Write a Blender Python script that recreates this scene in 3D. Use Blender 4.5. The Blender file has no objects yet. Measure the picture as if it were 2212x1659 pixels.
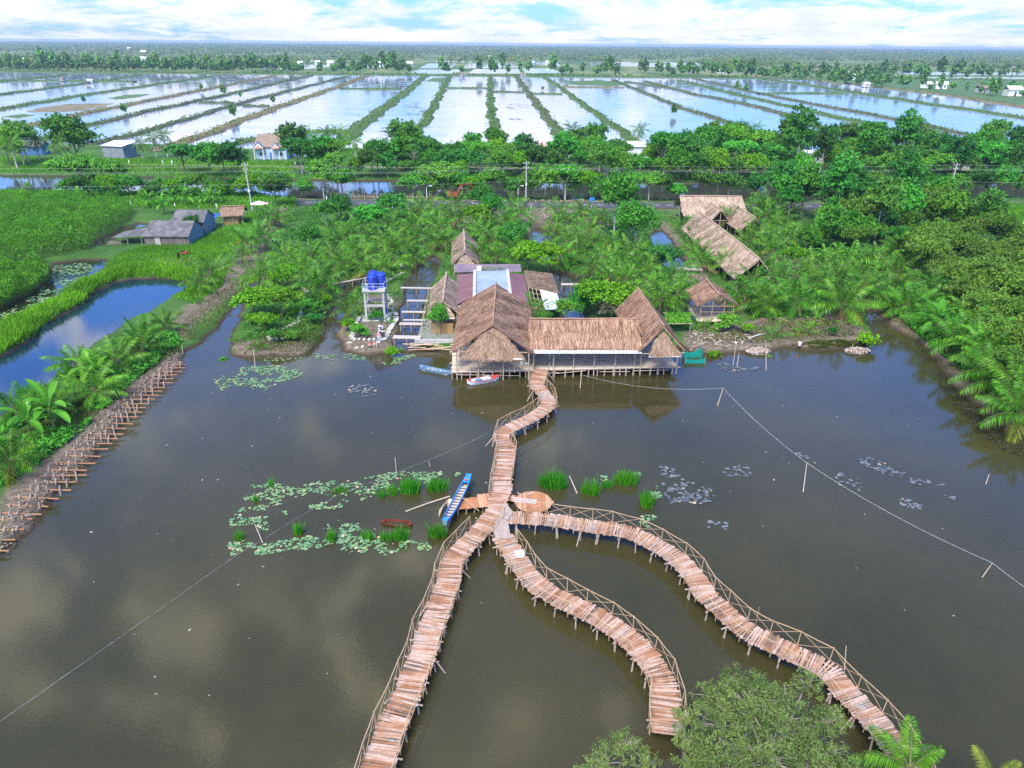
import bpy, math, random
import numpy as np
from mathutils import Vector, Matrix, Euler
R = math.radians
sc = bpy.context.scene
COL = sc.collection
rnd = random.Random(7)
rng = np.random.default_rng(7)

# ------------------------------------------------------------------ camera
W0, H0, F0 = 2212.0, 1659.0, 1534.0
HC, PITCH, ROLL = 34.0, 25.63, 0.5
cam = bpy.data.cameras.new('camera'); cam_o = bpy.data.objects.new('camera', cam); COL.objects.link(cam_o)
CM = (Euler((R(90-PITCH), 0, 0)).to_matrix() @ Matrix.Rotation(R(ROLL), 3, 'Z'))
cam_o.matrix_world = Matrix.Translation((0, 0, HC)) @ CM.to_4x4()
cam.sensor_fit = 'HORIZONTAL'; cam.sensor_width = 36; cam.lens = 36*F0/W0
cam.clip_start = 0.5; cam.clip_end = 30000
sc.camera = cam_o

def P(u, v, z=0.0):
    """a point of the place: where the line of sight of photo point (u, v) meets height z"""
    d = CM @ Vector(((u-W0/2)/F0, -(v-H0/2)/F0, -1))
    t = (z-HC)/d.z
    return Vector((d.x*t, d.y*t, z))

# ------------------------------------------------------------------ tagging
def tag(o, label=None, cat=None, group=None, kind=None):
    if label: o['label'] = label
    if cat: o['category'] = cat
    if group: o['group'] = group
    if kind: o['kind'] = kind
    return o
def empty(name, loc, rz=0.0):
    o = bpy.data.objects.new(name, None); COL.objects.link(o)
    o.location = loc; o.rotation_euler = (0, 0, rz); o.empty_display_size = 0.1
    return o
def children(o): return CH.get(o.name, [])
CH = {}
def par(c, p):
    c.parent = p; CH.setdefault(p.name, []).append(c)
def copy_tree(o, parent=None):
    c = o.copy(); COL.objects.link(c)
    if parent is not None: par(c, parent)
    for ch in list(children(o)): copy_tree(ch, c)
    return c
ORD = ['first','second','third','fourth','fifth','sixth','seventh','eighth','ninth','tenth','eleventh','twelfth','thirteenth',
 'fourteenth','fifteenth','sixteenth','seventeenth','eighteenth','nineteenth','twentieth']
def ordn(i):
    if i < 20: return ORD[i]
    n = i+1
    tens = {2:'twenty',3:'thirty',4:'forty',5:'fifty',6:'sixty',7:'seventy',8:'eighty',9:'ninety'}[n//10]
    return tens.replace('y','ieth') if n % 10 == 0 else tens+'-'+ORD[n%10-1]

# ------------------------------------------------------------------ materials
def newmat(name):
    m = bpy.data.materials.new(name); m.use_nodes = True
    nt = m.node_tree; nt.nodes.clear()
    return m, nt
def N(nt, t, **kw):
    n = nt.nodes.new(t)
    for k, v in kw.items():
        if k in n.inputs: n.inputs[k].default_value = v
        else: setattr(n, k, v)
    return n
def c4(c): return (c[0], c[1], c[2], 1.0)
def ramp(nt, fac, stops):
    r = nt.nodes.new('ShaderNodeValToRGB'); e = r.color_ramp.elements
    while len(e) < len(stops): e.new(0.5)
    for i, (p, c) in enumerate(stops):
        e[i].position = p; e[i].color = c4(c)
    if fac is not None: nt.links.new(fac, r.inputs[0])
    return r
MATS = {}
def mat(name, cols, rough=0.8, scale=2.0, bump=0.0, bscale=20.0, island=0.0, spec=0.3, obj=0.0, metal=0.0, stretch=(1,1,1)):
    """solid material: colours spread by noise and/or by piece; obj = value jitter from object to object"""
    m, nt = newmat(name); L = nt.links.new
    tc = N(nt, 'ShaderNodeTexCoord')
    mp = N(nt, 'ShaderNodeMapping'); mp.inputs['Scale'].default_value = stretch
    L(tc.outputs['Object'], mp.inputs[0])
    no = N(nt, 'ShaderNodeTexNoise', Scale=scale, Detail=6.0, Roughness=0.65); L(mp.outputs[0], no.inputs['Vector'])
    fac = no.outputs['Fac']
    cr = N(nt, 'ShaderNodeMapRange'); cr.inputs[1].default_value = 0.28; cr.inputs[2].default_value = 0.72
    L(fac, cr.inputs[0]); fac = cr.outputs[0]
    if island > 0:
        g = N(nt, 'ShaderNodeNewGeometry')
        mx = N(nt, 'ShaderNodeMix'); mx.data_type = 'FLOAT'; mx.inputs[0].default_value = island
        L(fac, mx.inputs[2]); L(g.outputs['Random Per Island'], mx.inputs[3]); fac = mx.outputs[0]
    n = len(cols)
    cr = ramp(nt, fac, [(0.08+0.84*i/max(1, n-1), c) for i, c in enumerate(cols)])
    col = cr.outputs[0]
    if obj > 0:
        oi = N(nt, 'ShaderNodeObjectInfo')
        mr = N(nt, 'ShaderNodeMapRange'); mr.inputs[3].default_value = 1-obj; mr.inputs[4].default_value = 1+obj
        L(oi.outputs['Random'], mr.inputs[0])
        hs = N(nt, 'ShaderNodeHueSaturation'); L(mr.outputs[0], hs.inputs['Value']); L(col, hs.inputs['Color']); col = hs.outputs[0]
    b = N(nt, 'ShaderNodeBsdfPrincipled', Roughness=rough, Metallic=metal)
    b.inputs['Specular IOR Level'].default_value = spec
    L(col, b.inputs['Base Color'])
    if bump > 0:
        n2 = N(nt, 'ShaderNodeTexNoise', Scale=bscale, Detail=4.0); L(mp.outputs[0], n2.inputs['Vector'])
        bp = N(nt, 'ShaderNodeBump', Strength=bump, Distance=0.05); L(n2.outputs['Fac'], bp.inputs['Height'])
        L(bp.outputs[0], b.inputs['Normal'])
    o = N(nt, 'ShaderNodeOutputMaterial'); L(b.outputs[0], o.inputs[0])
    MATS[name] = m; return m
def leafmat(name, c1, c2, trans=0.3, rough=0.5, hue=0.025, val=0.25, patch=0.0):
    m, nt = newmat(name); L = nt.links.new
    g = N(nt, 'ShaderNodeNewGeometry')
    fac = g.outputs['Random Per Island']
    if patch > 0:
        tc = N(nt, 'ShaderNodeTexCoord')
        no = N(nt, 'ShaderNodeTexNoise', Scale=patch, Detail=3.0); L(tc.outputs['Object'], no.inputs['Vector'])
        mr0 = N(nt, 'ShaderNodeMapRange'); mr0.inputs[1].default_value = 0.3; mr0.inputs[2].default_value = 0.7
        L(no.outputs['Fac'], mr0.inputs[0])
        mx0 = N(nt, 'ShaderNodeMix'); mx0.data_type = 'FLOAT'; mx0.inputs[0].default_value = 0.6
        L(fac, mx0.inputs[2]); L(mr0.outputs[0], mx0.inputs[3]); fac = mx0.outputs[0]
    cr = ramp(nt, fac, [(0.0, c1), (0.85, c2), (1.0, tuple(min(1, x*1.35) for x in c2))])
    oi = N(nt, 'ShaderNodeObjectInfo')
    h = N(nt, 'ShaderNodeMapRange'); h.inputs[3].default_value = 0.5-hue*1.1; h.inputs[4].default_value = 0.5+hue*0.35
    L(oi.outputs['Random'], h.inputs[0])
    wn = N(nt, 'ShaderNodeTexWhiteNoise'); wn.noise_dimensions = '1D'; L(oi.outputs['Random'], wn.inputs['W'])
    v = N(nt, 'ShaderNodeMapRange'); v.inputs[3].default_value = 1-val; v.inputs[4].default_value = 1+val
    L(wn.outputs['Value'], v.inputs[0])
    hs = N(nt, 'ShaderNodeHueSaturation'); L(h.outputs[0], hs.inputs['Hue']); L(v.outputs[0], hs.inputs['Value']); L(cr.outputs[0], hs.inputs['Color'])
    b = N(nt, 'ShaderNodeBsdfPrincipled', Roughness=rough); b.inputs['Specular IOR Level'].default_value = 0.15
    L(hs.outputs[0], b.inputs['Base Color'])
    t = N(nt, 'ShaderNodeBsdfTranslucent'); L(hs.outputs[0], t.inputs['Color'])
    mx = N(nt, 'ShaderNodeMixShader', Fac=trans); L(b.outputs[0], mx.inputs[1]); L(t.outputs[0], mx.inputs[2])
    o = N(nt, 'ShaderNodeOutputMaterial'); L(mx.outputs[0], o.inputs[0])
    MATS[name] = m; return m

# ------------------------------------------------------------------ mesh building
def mesh_np(name, V, Fq, mats, mi=None, smooth=False):
    """V (n,3) array, Fq list/array of equal-length faces"""
    me = bpy.data.meshes.new(name)
    V = np.asarray(V, dtype=np.float32); Fq = np.asarray(Fq, dtype=np.int32)
    k = Fq.shape[1]
    me.vertices.add(len(V)); me.vertices.foreach_set('co', V.ravel())
    me.loops.add(Fq.size); me.loops.foreach_set('vertex_index', Fq.ravel())
    me.polygons.add(len(Fq)); me.polygons.foreach_set('loop_start', np.arange(0, Fq.size, k, dtype=np.int32))
    me.polygons.foreach_set('loop_total', np.full(len(Fq), k, dtype=np.int32))
    for m in (mats if isinstance(mats, (list, tuple)) else [mats]): me.materials.append(m)
    if mi is not None: me.polygons.foreach_set('material_index', np.asarray(mi, dtype=np.int32))
    me.polygons.foreach_set('use_smooth', np.full(len(Fq), smooth))
    me.update(calc_edges=True)
    return me
def link(name, me, parent=None, loc=(0, 0, 0), rz=0.0):
    o = bpy.data.objects.new(name, me); COL.objects.link(o)
    o.location = loc; o.rotation_euler = (0, 0, rz)
    if parent is not None: par(o, parent)
    return o

class MB:
    def __init__(s): s.v = []; s.f = []; s.m = []
    def add(s, vs, fs, m=0):
        b = len(s.v); s.v += [tuple(x) for x in vs]
        for f in fs: s.f.append(tuple(i+b for i in f)); s.m.append(m)
    def box(s, c, size, rot=None, m=0, taper=1.0):
        hx, hy, hz = size[0]/2, size[1]/2, size[2]/2
        vs = [Vector((x*hx*(taper if z > 0 else 1), y*hy*(taper if z > 0 else 1), z*hz)) for z in (-1, 1) for x, y in ((-1,-1),(1,-1),(1,1),(-1,1))]
        if rot is not None:
            M = rot if isinstance(rot, Matrix) else Matrix.Rotation(rot, 3, 'Z')
            vs = [M @ x for x in vs]
        c = Vector(c)
        s.add([x+c for x in vs], [(3,2,1,0),(4,5,6,7),(0,1,5,4),(1,2,6,5),(2,3,7,6),(3,0,4,7)], m)
    def beam(s, a, b, w, h, m=0):
        a = Vector(a); b = Vector(b); d = b-a; L = d.length
        x = d.normalized(); up = Vector((0,0,1))
        if abs(x.z) > 0.95: up = Vector((0,1,0))
        y = up.cross(x).normalized(); z = x.cross(y)
        M = Matrix((x, y, z)).transposed()
        s.box((a+b)/2, (L, w, h), M, m)
    def tube(s, pts, r, n=6, m=0, cap=True):
        pts = [Vector(p) for p in pts]
        rs = r if isinstance(r, (list, tuple)) else [r]*len(pts)
        b = len(s.v); px = None
        for i, p in enumerate(pts):
            t = (pts[min(i+1, len(pts)-1)]-pts[max(i-1, 0)])
            t = t.normalized() if t.length > 1e-9 else Vector((0,0,1))
            if px is None:
                px = t.orthogonal().normalized()
            px = (px-t*px.dot(t)); px = px.normalized() if px.length > 1e-6 else t.orthogonal().normalized()
            py = t.cross(px)
            for k in range(n):
                a = 2*math.pi*k/n
                s.v.append(tuple(p+(px*math.cos(a)+py*math.sin(a))*rs[i]))
        for i in range(len(pts)-1):
            for k in range(n):
                k2 = (k+1) % n
                s.f.append((b+i*n+k, b+i*n+k2, b+(i+1)*n+k2, b+(i+1)*n+k)); s.m.append(m)
        if cap:
            s.f.append(tuple(b+k for k in reversed(range(n)))); s.m.append(m)
            e = b+(len(pts)-1)*n
            s.f.append(tuple(e+k for k in range(n))); s.m.append(m)
    def lathe(s, c, prof, n=20, m=0):
        b = len(s.v); c = Vector(c)
        for r, z in prof:
            for k in range(n):
                a = 2*math.pi*k/n; s.v.append((c.x+r*math.cos(a), c.y+r*math.sin(a), c.z+z))
        for i in range(len(prof)-1):
            for k in range(n):
                k2 = (k+1) % n
                s.f.append((b+i*n+k, b+i*n+k2, b+(i+1)*n+k2, b+(i+1)*n+k)); s.m.append(m)
        s.f.append(tuple(b+(len(prof)-1)*n+k for k in range(n))); s.m.append(m)
    def slab(s, q, th, m=0):
        """4-gon with thickness below it"""
        q = [Vector(x) for x in q]
        nrm = (q[1]-q[0]).cross(q[3]-q[0]).normalized()
        if nrm.z < 0: nrm = -nrm
        lo = [x-nrm*th for x in q]
        s.add(q+lo, [(0,1,2,3),(7,6,5,4),(0,4,5,1),(1,5,6,2),(2,6,7,3),(3,7,4,0)], m)
    def corr(s, A, B, C, D, pitch=0.18, amp=0.03, m=0):
        """corrugated sheet, A-B along the bottom, D-C along the top, ribs run from bottom to top"""
        A, B, C, D = map(Vector, (A, B, C, D))
        n = max(2, int((B-A).length/pitch*2)); nr = (B-A).cross(D-A).normalized()
        if nr.z < 0: nr = -nr
        b = len(s.v)
        for i in range(n+1):
            t = i/n; o = nr*(amp if i % 2 else -amp)
            s.v.append(tuple(A.lerp(B, t)+o)); s.v.append(tuple(D.lerp(C, t)+o))
        for i in range(n):
            s.f.append((b+2*i, b+2*i+2, b+2*i+3, b+2*i+1)); s.m.append(m)
    def build(s, name, mats, parent=None, loc=(0,0,0), rz=0.0, smooth=False, label=None):
        me = bpy.data.meshes.new(name)
        me.from_pydata(s.v, [], s.f)
        for x in (mats if isinstance(mats, (list, tuple)) else [mats]): me.materials.append(x)
        me.polygons.foreach_set('material_index', s.m)
        if smooth: me.polygons.foreach_set('use_smooth', [True]*len(s.f))
        me.update()
        o = link(name, me, parent, loc, rz)
        if label: o['label'] = label
        return o

def quads(C, T, B):
    """leaf quads: centres C, half-length vectors T, half-width vectors B (diamond-ish leaf)"""
    n = len(C)
    V = np.stack([C-T, C-0.1*T+B, C+T, C-0.1*T-B], 1).reshape(-1, 3)
    Fq = np.arange(n*4).reshape(-1, 4)
    return V, Fq
def unit(a): return a/np.maximum(np.linalg.norm(a, axis=1, keepdims=True), 1e-9)
def leaf_cloud(r, C, out, size, aspect=0.45, up=0.5, spread=0.9):
    """random leaves at C, normals biased to `out` and up"""
    n = len(C)
    nr = unit(out*0.6+np.array([0,0,up])+r.normal(size=(n,3))*spread)
    t = r.normal(size=(n,3)); t = unit(t-nr*(t*nr).sum(1, keepdims=True))
    b = np.cross(nr, t)
    s = size*(0.6+0.8*r.random((n,1)))
    return quads(C, t*s, b*s*aspect)

# ------------------------------------------------------------------ world, sun
SUN_EL, SUN_AZ = 58.0, 200.0     # azimuth of the sun as a compass bearing, camera looks at 0
def make_world():
    w = bpy.data.worlds.new("World"); sc.world = w; w.use_nodes = True
    nt = w.node_tree; nt.nodes.clear(); L = nt.links.new
    tc = N(nt, 'ShaderNodeTexCoord')
    sky = N(nt, 'ShaderNodeTexSky'); sky.sky_type = 'NISHITA'; sky.sun_disc = False
    sky.sun_elevation = R(SUN_EL); sky.sun_rotation = R(SUN_AZ); sky.air_density = 1.0; sky.dust_density = 0.3; sky.ozone_density = 3.0
    def M(op, a, b=None, clamp=False):
        n = N(nt, 'ShaderNodeMath', operation=op); n.use_clamp = clamp
        for i, x in enumerate((a, b)):
            if x is None: continue
            if isinstance(x, (int, float)): n.inputs[i].default_value = x
            else: L(x, n.inputs[i])
        return n.outputs[0]
    sp = N(nt, 'ShaderNodeSeparateXYZ'); L(tc.outputs['Generated'], sp.inputs[0])
    X, Y, Z = sp.outputs
    z = M('MAXIMUM', Z, 0.0)
    cb = N(nt, 'ShaderNodeCombineXYZ'); L(M('MULTIPLY', X, 6.5), cb.inputs[0]); L(M('MULTIPLY', Y, 6.5), cb.inputs[1]); L(M('MULTIPLY', M('SQRT', M('ADD', z, 0.004)), 11.0), cb.inputs[2])
    n1 = N(nt, 'ShaderNodeTexNoise', Scale=1.0, Detail=10.0, Roughness=0.66, Distortion=0.3); L(cb.outputs[0], n1.inputs['Vector'])
    n2 = N(nt, 'ShaderNodeTexNoise', Scale=1.6, Detail=7.0, Roughness=0.62); 
    ad = N(nt, 'ShaderNodeVectorMath', operation='ADD'); ad.inputs[1].default_value = (3.1, 0.35, 1.7); L(cb.outputs[0], ad.inputs[0])
    L(ad.outputs[0], n2.inputs['Vector'])
    # cover: thick towards the horizon ahead, thinning to broken cloud higher up and to the right
    def curve(stops):
        r = ramp(nt, z, [(p, (v, v, v)) for p, v in stops]); return r.outputs[0]
    el = curve(COVER)
    gain = M('MULTIPLY', curve(GAIN), 10.0)
    right = M('MULTIPLY', M('MULTIPLY', M('MAXIMUM', M('SUBTRACT', X, 0.14), 0.0), RIGHT_CLEAR), N01(nt, z, 0.05, 0.085))
    left = M('MULTIPLY', M('MULTIPLY', N01(nt, X, -0.40, -0.50), M('MULTIPLY', N01(nt, z, 0.22, 0.30), N01(nt, z, 0.47, 0.41))), -0.115)
    back = M('MULTIPLY', N01(nt, Y, 0.0, -0.25), -0.12)  # extra cloud behind the camera, out of view, added for neutral fill light
    thr = M('ADD', M('ADD', el, right), M('ADD', left, back))
    d = M('SUBTRACT', n1.outputs['Fac'], thr)
    cov = N(nt, 'ShaderNodeMapRange'); cov.interpolation_type = 'SMOOTHSTEP'
    cov.inputs[1].default_value = -0.02; cov.inputs[2].default_value = 0.13; L(d, cov.inputs[0])
    sh = N(nt, 'ShaderNodeMapRange'); sh.inputs[1].default_value = 0.36; sh.inputs[2].default_value = 0.6; L(n2.outputs['Fac'], sh.inputs[0])
    cr = ramp(nt, sh.outputs[0], [(0.0, CLOUD_DARK), (1.0, CLOUD_LIGHT)])
    sk = N(nt, 'ShaderNodeMix'); sk.data_type = 'RGBA'; sk.blend_type = 'MULTIPLY'; sk.inputs[0].default_value = 1.0
    sg = N(nt, 'ShaderNodeVectorMath', operation='SCALE'); L(sky.outputs[0], sg.inputs[0]); L(curve(SKYG), sg.inputs['Scale'])
    L(sg.outputs[0], sk.inputs[6]); sk.inputs[7].default_value = SKY_TINT
    mul = N(nt, 'ShaderNodeMix'); mul.data_type = 'RGBA'; mul.blend_type = 'MIX'
    L(cov.outputs[0], mul.inputs[0]); L(sk.outputs[2], mul.inputs[6])
    sc_ = N(nt, 'ShaderNodeVectorMath', operation='SCALE'); L(gain, sc_.inputs['Scale']); wt_ = ramp(nt, z, [(0.2, (1,1,1)), (0.55, (1.0,0.95,0.82))]); wm_ = N(nt, 'ShaderNodeVectorMath', operation='MULTIPLY'); L(cr.outputs[0], wm_.inputs[0]); L(wt_.outputs[0], wm_.inputs[1]); L(wm_.outputs[0], sc_.inputs[0])
    L(sc_.outputs[0], mul.inputs[7])
    bg = N(nt, 'ShaderNodeBackground', Strength=SKY_STR); L(mul.outputs[2], bg.inputs[0])
    o = N(nt, 'ShaderNodeOutputWorld'); L(bg.outputs[0], o.inputs[0])
    w.cycles.sampling_method = 'MANUAL'; w.cycles.sample_map_resolution = 512
def N01(nt, s, a, b):
    m = N(nt, 'ShaderNodeMapRange'); m.inputs[1].default_value = a; m.inputs[2].default_value = b; nt.links.new(s, m.inputs[0]); return m.outputs[0]
SKY_STR = 0.12
COVER = [(0.0, 0.38), (0.09, 0.41), (0.20, 0.54), (0.47, 0.57), (0.60, 0.50), (1.0, 0.46)]
GAIN = [(0.0, 0.36), (0.05, 0.395), (0.14, 0.62), (0.30, 0.66), (0.6, 0.82), (1.0, 1.15)]
SKYG = [(0.0, 0.42), (0.07, 0.50), (0.2, 1.1), (0.42, 1.05), (0.6, 0.7), (1.0, 0.8)]
RIGHT_CLEAR = 1.3
CLOUD_DARK, CLOUD_LIGHT = (0.74, 0.82, 0.95), (1.0, 1.0, 1.0)
SKY_TINT = (0.50, 0.86, 1.5, 1)
make_world()
sun = bpy.data.lights.new('sun', 'SUN'); sun.energy = 2.1; sun.angle = R(22); sun.color = (1.0, 0.96, 0.9)
so = bpy.data.objects.new('sun', sun); COL.objects.link(so)
az = R(SUN_AZ); sd = Vector((math.sin(az)*math.cos(R(SUN_EL)), math.cos(az)*math.cos(R(SUN_EL)), math.sin(R(SUN_EL))))
so.rotation_euler = sd.to_track_quat('Z', 'Y').to_euler(); so.location = (0, 0, 120)
sc.view_settings.view_transform = 'Standard'; sc.view_settings.look = 'None'; sc.view_settings.gamma = 1; sc.view_settings.exposure = 1.33
sc.cycles.max_bounces = 5; sc.cycles.diffuse_bounces = 2; sc.cycles.glossy_bounces = 2; sc.cycles.transmission_bounces = 2
sc.cycles.volume_bounces = 0; sc.cycles.caustics_reflective = False; sc.cycles.caustics_refractive = False
sc.cycles.use_denoising = False; sc.cycles.sample_clamp_indirect = 4
# ================================================================== GROUND AND WATER
def px2(poly, z=0.0): return np.array([tuple(P(u, v, z))[:2] for u, v in poly])
def sdpoly(X, Y, poly):
    """signed distance, positive inside"""
    d2 = np.full(X.shape, 1e18); ins = np.zeros(X.shape, bool); n = len(poly)
    for i in range(n):
        x1, y1 = poly[i]; x2, y2 = poly[(i+1) % n]
        ex, ey = x2-x1, y2-y1
        t = np.clip(((X-x1)*ex+(Y-y1)*ey)/max(ex*ex+ey*ey, 1e-12), 0, 1)
        d2 = np.minimum(d2, (X-x1-t*ex)**2+(Y-y1-t*ey)**2)
        if y1 != y2: ins ^= ((y1 > Y) != (y2 > Y)) & (X < ex*(Y-y1)/(y2-y1)+x1)
    return np.where(ins, 1, -1)*np.sqrt(d2)
def vnoise(X, Y, s, seed):
    """smooth value noise 0..1"""
    r = np.random.default_rng(seed); T = r.random((256, 256))
    x = X/s+1000; y = Y/s+1000; xi = np.floor(x).astype(int); yi = np.floor(y).astype(int)
    fx = x-xi; fy = y-yi; fx = fx*fx*(3-2*fx); fy = fy*fy*(3-2*fy)
    g = lambda a, b: T[a % 256, b % 256]
    return (g(xi,yi)*(1-fx)+g(xi+1,yi)*fx)*(1-fy)+(g(xi,yi+1)*(1-fx)+g(xi+1,yi+1)*fx)*fy

MAIN = [(-20,1235),(20,1200),(75,1125),(125,1075),(185,1012),(235,960),(290,885),(330,850),(362,815),(400,786),(392,762),(437,736),(470,712),(497,675),(515,640),(560,600),
 (566,602),(530,650),(508,700),(500,735),(503,766),(537,775),(580,772),(621,775),(672,767),(697,738),(712,690),(733,640),(745,640),
 (734,690),(726,730),(738,762),(790,772),(850,765),(862,752),(860,738),(868,725),(863,700),(872,650),(885,600),(930,555),(952,560),(940,600),(925,620),(905,690),(903,740),
 (940,758),(985,767),(1140,768),(1300,757),(1470,752),(1490,764),(1560,766),(1600,762),(1640,762),(1700,750),(1760,757),(1850,752),(1888,742),(1880,700),(1872,678),(1888,672),
 (1930,708),(1990,742),(2030,792),(2080,850),(2150,905),(2230,965)]
WORLD_TAIL = [(60.0, 44.0), (66.0, 30.0), (70.0, 0.0), (-60.0, 0.0), (-48.0, 30.0)]
main_w = np.vstack([px2(MAIN), np.array(WORLD_TAIL)])
blue_w = px2([(406,611),(370,606),(336,602),(290,603),(252,609),(208,630),(188,655),(134,682),(91,709),(81,726),(44,749),(0,773),(-200,880),(-260,990),(-60,950),(0,893),(60,862),(100,832),(144,798),(201,741),(260,706),(319,676),(363,650),(403,622)])
lily_w = px2([(232,562),(180,563),(114,570),(111,604),(60,640),(0,668),(-160,745),(-170,800),(0,704),(94,660),(175,613),(215,583)])
shed_w = px2([(326,486),(300,496),(268,508),(235,524),(212,533),(222,518),(262,496),(300,482)])
gd1 = px2([(1190,497),(1152,492),(1143,520),(1160,560),(1195,566),(1188,530)])
gd2 = px2([(1192,588),(1250,596),(1258,690),(1228,704),(1208,660)])
gd3 = px2([(1402,507),(1430,497),(1462,545),(1485,578),(1440,583),(1422,545)])
gd4 = px2([(1478,690),(1492,640),(1530,640),(1560,668),(1560,690),(1530,700)])
gd5 = px2([(735,612),(790,596),(795,615),(742,640)])
canal_w = np.array([(-400,177.0),(-90,176),(-62,176.5),(-55,171),(-20,172),(60,173),(120,179),(180,184),(400,190),(400,212),(180,208),(120,203),(60,198),(0,199),(-60,197),(-100,200),(-400,204)])
far_w = np.array([(-1200,262.0),(-200,264),(-150,262),(-120,268),(-90,256),(-60,262),(-30,257),(0,252),(30,254),(60,260),(75,275),(95,262),(140,270),(180,262),(240,268),(1200,270),(1200,890),(-1200,890)])
waters = [main_w, blue_w, lily_w, shed_w, gd1, gd2, gd3, gd4, gd5, canal_w, far_w]

def water_sd(X, Y):
    s = np.full(X.shape, -1e9)
    for w in waters:
        x0, y0 = w.min(0)-6; x1, y1 = w.max(0)+6
        m = (X > x0) & (X < x1) & (Y > y0) & (Y < y1)
        if m.any(): s[m] = np.maximum(s[m], sdpoly(X[m], Y[m], w))
    return s
def is_land(x, y, margin=0.4):
    return water_sd(np.array([x], float), np.array([y], float))[0] < -margin
def build_ground():
    st = 0.62
    xs = np.arange(-205, 225, st); ys = np.arange(20, 275, st)
    X, Y = np.meshgrid(xs, ys); sh = X.shape
    X = X+rng.normal(size=sh)*0.12; Y = Y+rng.normal(size=sh)*0.12
    keep = np.abs(X) < Y*0.92+32
    s = np.full(sh, -50.0); s[keep] = water_sd(X[keep], Y[keep])
    wob = (vnoise(X, Y, 1.7, 1)-0.5)*0.9+(vnoise(X, Y, 5.0, 2)-0.5)*0.9
    d = -s+wob*np.clip(-s+1.2, 0, 1)
    k = np.clip(d/1.6, -1, 1)
    Z = np.where(k > 0, 0.62*(1-(1-k)**2), 0.9*k)+np.clip(d, 0, 1)*(vnoise(X, Y, 3.1, 3)-0.5)*0.28+np.clip(d, 0, 1)*(vnoise(X, Y, 0.9, 5)-0.5)*0.12
    # level strips under the two roads
    for yr, hw in ((165.0, 4.5), (217.0, 3.0)):
        q = np.clip(1.6-np.abs(Y-yr-np.clip(X-60, 0, 999)*0.06)/hw, 0, 1); Z = Z*(1-q)+0.6*q
    global GZ; GZ = (xs, ys, Z)
    idx = np.arange(X.size).reshape(sh)
    q = np.stack([idx[:-1,:-1], idx[:-1,1:], idx[1:,1:], idx[1:,:-1]], -1).reshape(-1, 4)
    zz = Z.ravel(); ok = (zz[q].max(1) > -0.45) & keep.ravel()[q].all(1)
    q = q[ok]; used = np.unique(q); mp = np.full(X.size, -1); mp[used] = np.arange(len(used))
    V = np.stack([X.ravel(), Y.ravel(), zz], 1)[used]
    me = mesh_np('ground', V, mp[q], ground_mat(), smooth=True)
    # how bare the soil is: trodden strips and the raw mud of the banks
    soil = np.zeros(len(V)); vx, vy = V[:,0], V[:,1]
    for poly, a, w in SOIL:
        soil = np.maximum(soil, a*np.clip(sdpoly(vx, vy, px2(poly, 0.5))/w+0.6, 0, 1))
    soil = np.maximum(soil, 0.75*np.clip(1-np.abs(vy-165-np.clip(vx-60,0,999)*0.06)/6.5, 0, 1)**0.5*(vnoise(vx, vy, 6, 9) > 0.25))
    soil = np.maximum(soil, 0.8*np.clip(1-np.abs(vy-212)/7, 0, 1)*(vnoise(vx, vy, 14, 10) > 0.4))
    at = me.attributes.new('soil', 'FLOAT', 'POINT'); at.data.foreach_set('value', soil.astype(np.float32))
    o = link('ground', me); o['kind'] = 'structure'
def gz(x, y):
    xs, ys, Z = GZ
    i = min(max(int((x-xs[0])/(xs[1]-xs[0])), 0), len(xs)-1); j = min(max(int((y-ys[0])/(ys[1]-ys[0])), 0), len(ys)-1)
    return float(Z[j, i])
SOIL = [  # bare patches: outline, how bare, edge width
 ([(420,700),(500,640),(560,560),(610,480),(640,440),(600,440),(560,500),(500,580),(430,640),(370,690),(390,740)], 0.8, 2.0),
 ([(0,1230),(150,1080),(300,900),(400,790),(395,755),(300,800),(200,900),(60,1020),(0,1080)], 0.95, 1.5),
 ([(500,735),(503,775),(690,772),(700,740),(600,740)], 0.95, 1.0),
 ([(728,700),(730,775),(870,775),(880,700),(860,640),(790,640)], 0.9, 1.5),
 ([(1480,765),(1890,765),(1890,730),(1800,680),(1650,690),(1560,705),(1480,720)], 1.0, 1.5),
 ([(1870,660),(1960,730),(2100,890),(2230,980),(2230,930),(2100,830),(2010,720),(1900,650)], 0.95, 1.5),
 ([(1405,480),(1440,480),(1500,560),(1540,620),(1600,680),(1520,640),(1440,560)], 0.9, 2.0),
 ([(340,560),(420,550),(430,590),(340,585)], 0.7, 2.0),
 ([(880,440),(1320,440),(1320,500),(1250,510),(900,490)], 0.75, 3.0),
 ([(1600,540),(1800,560),(1800,620),(1620,640)], 0.6, 3.0),
 ([(0,680),(60,640),(150,615),(180,625),(90,690),(0,735)], 0.5, 1.5)]

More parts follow.
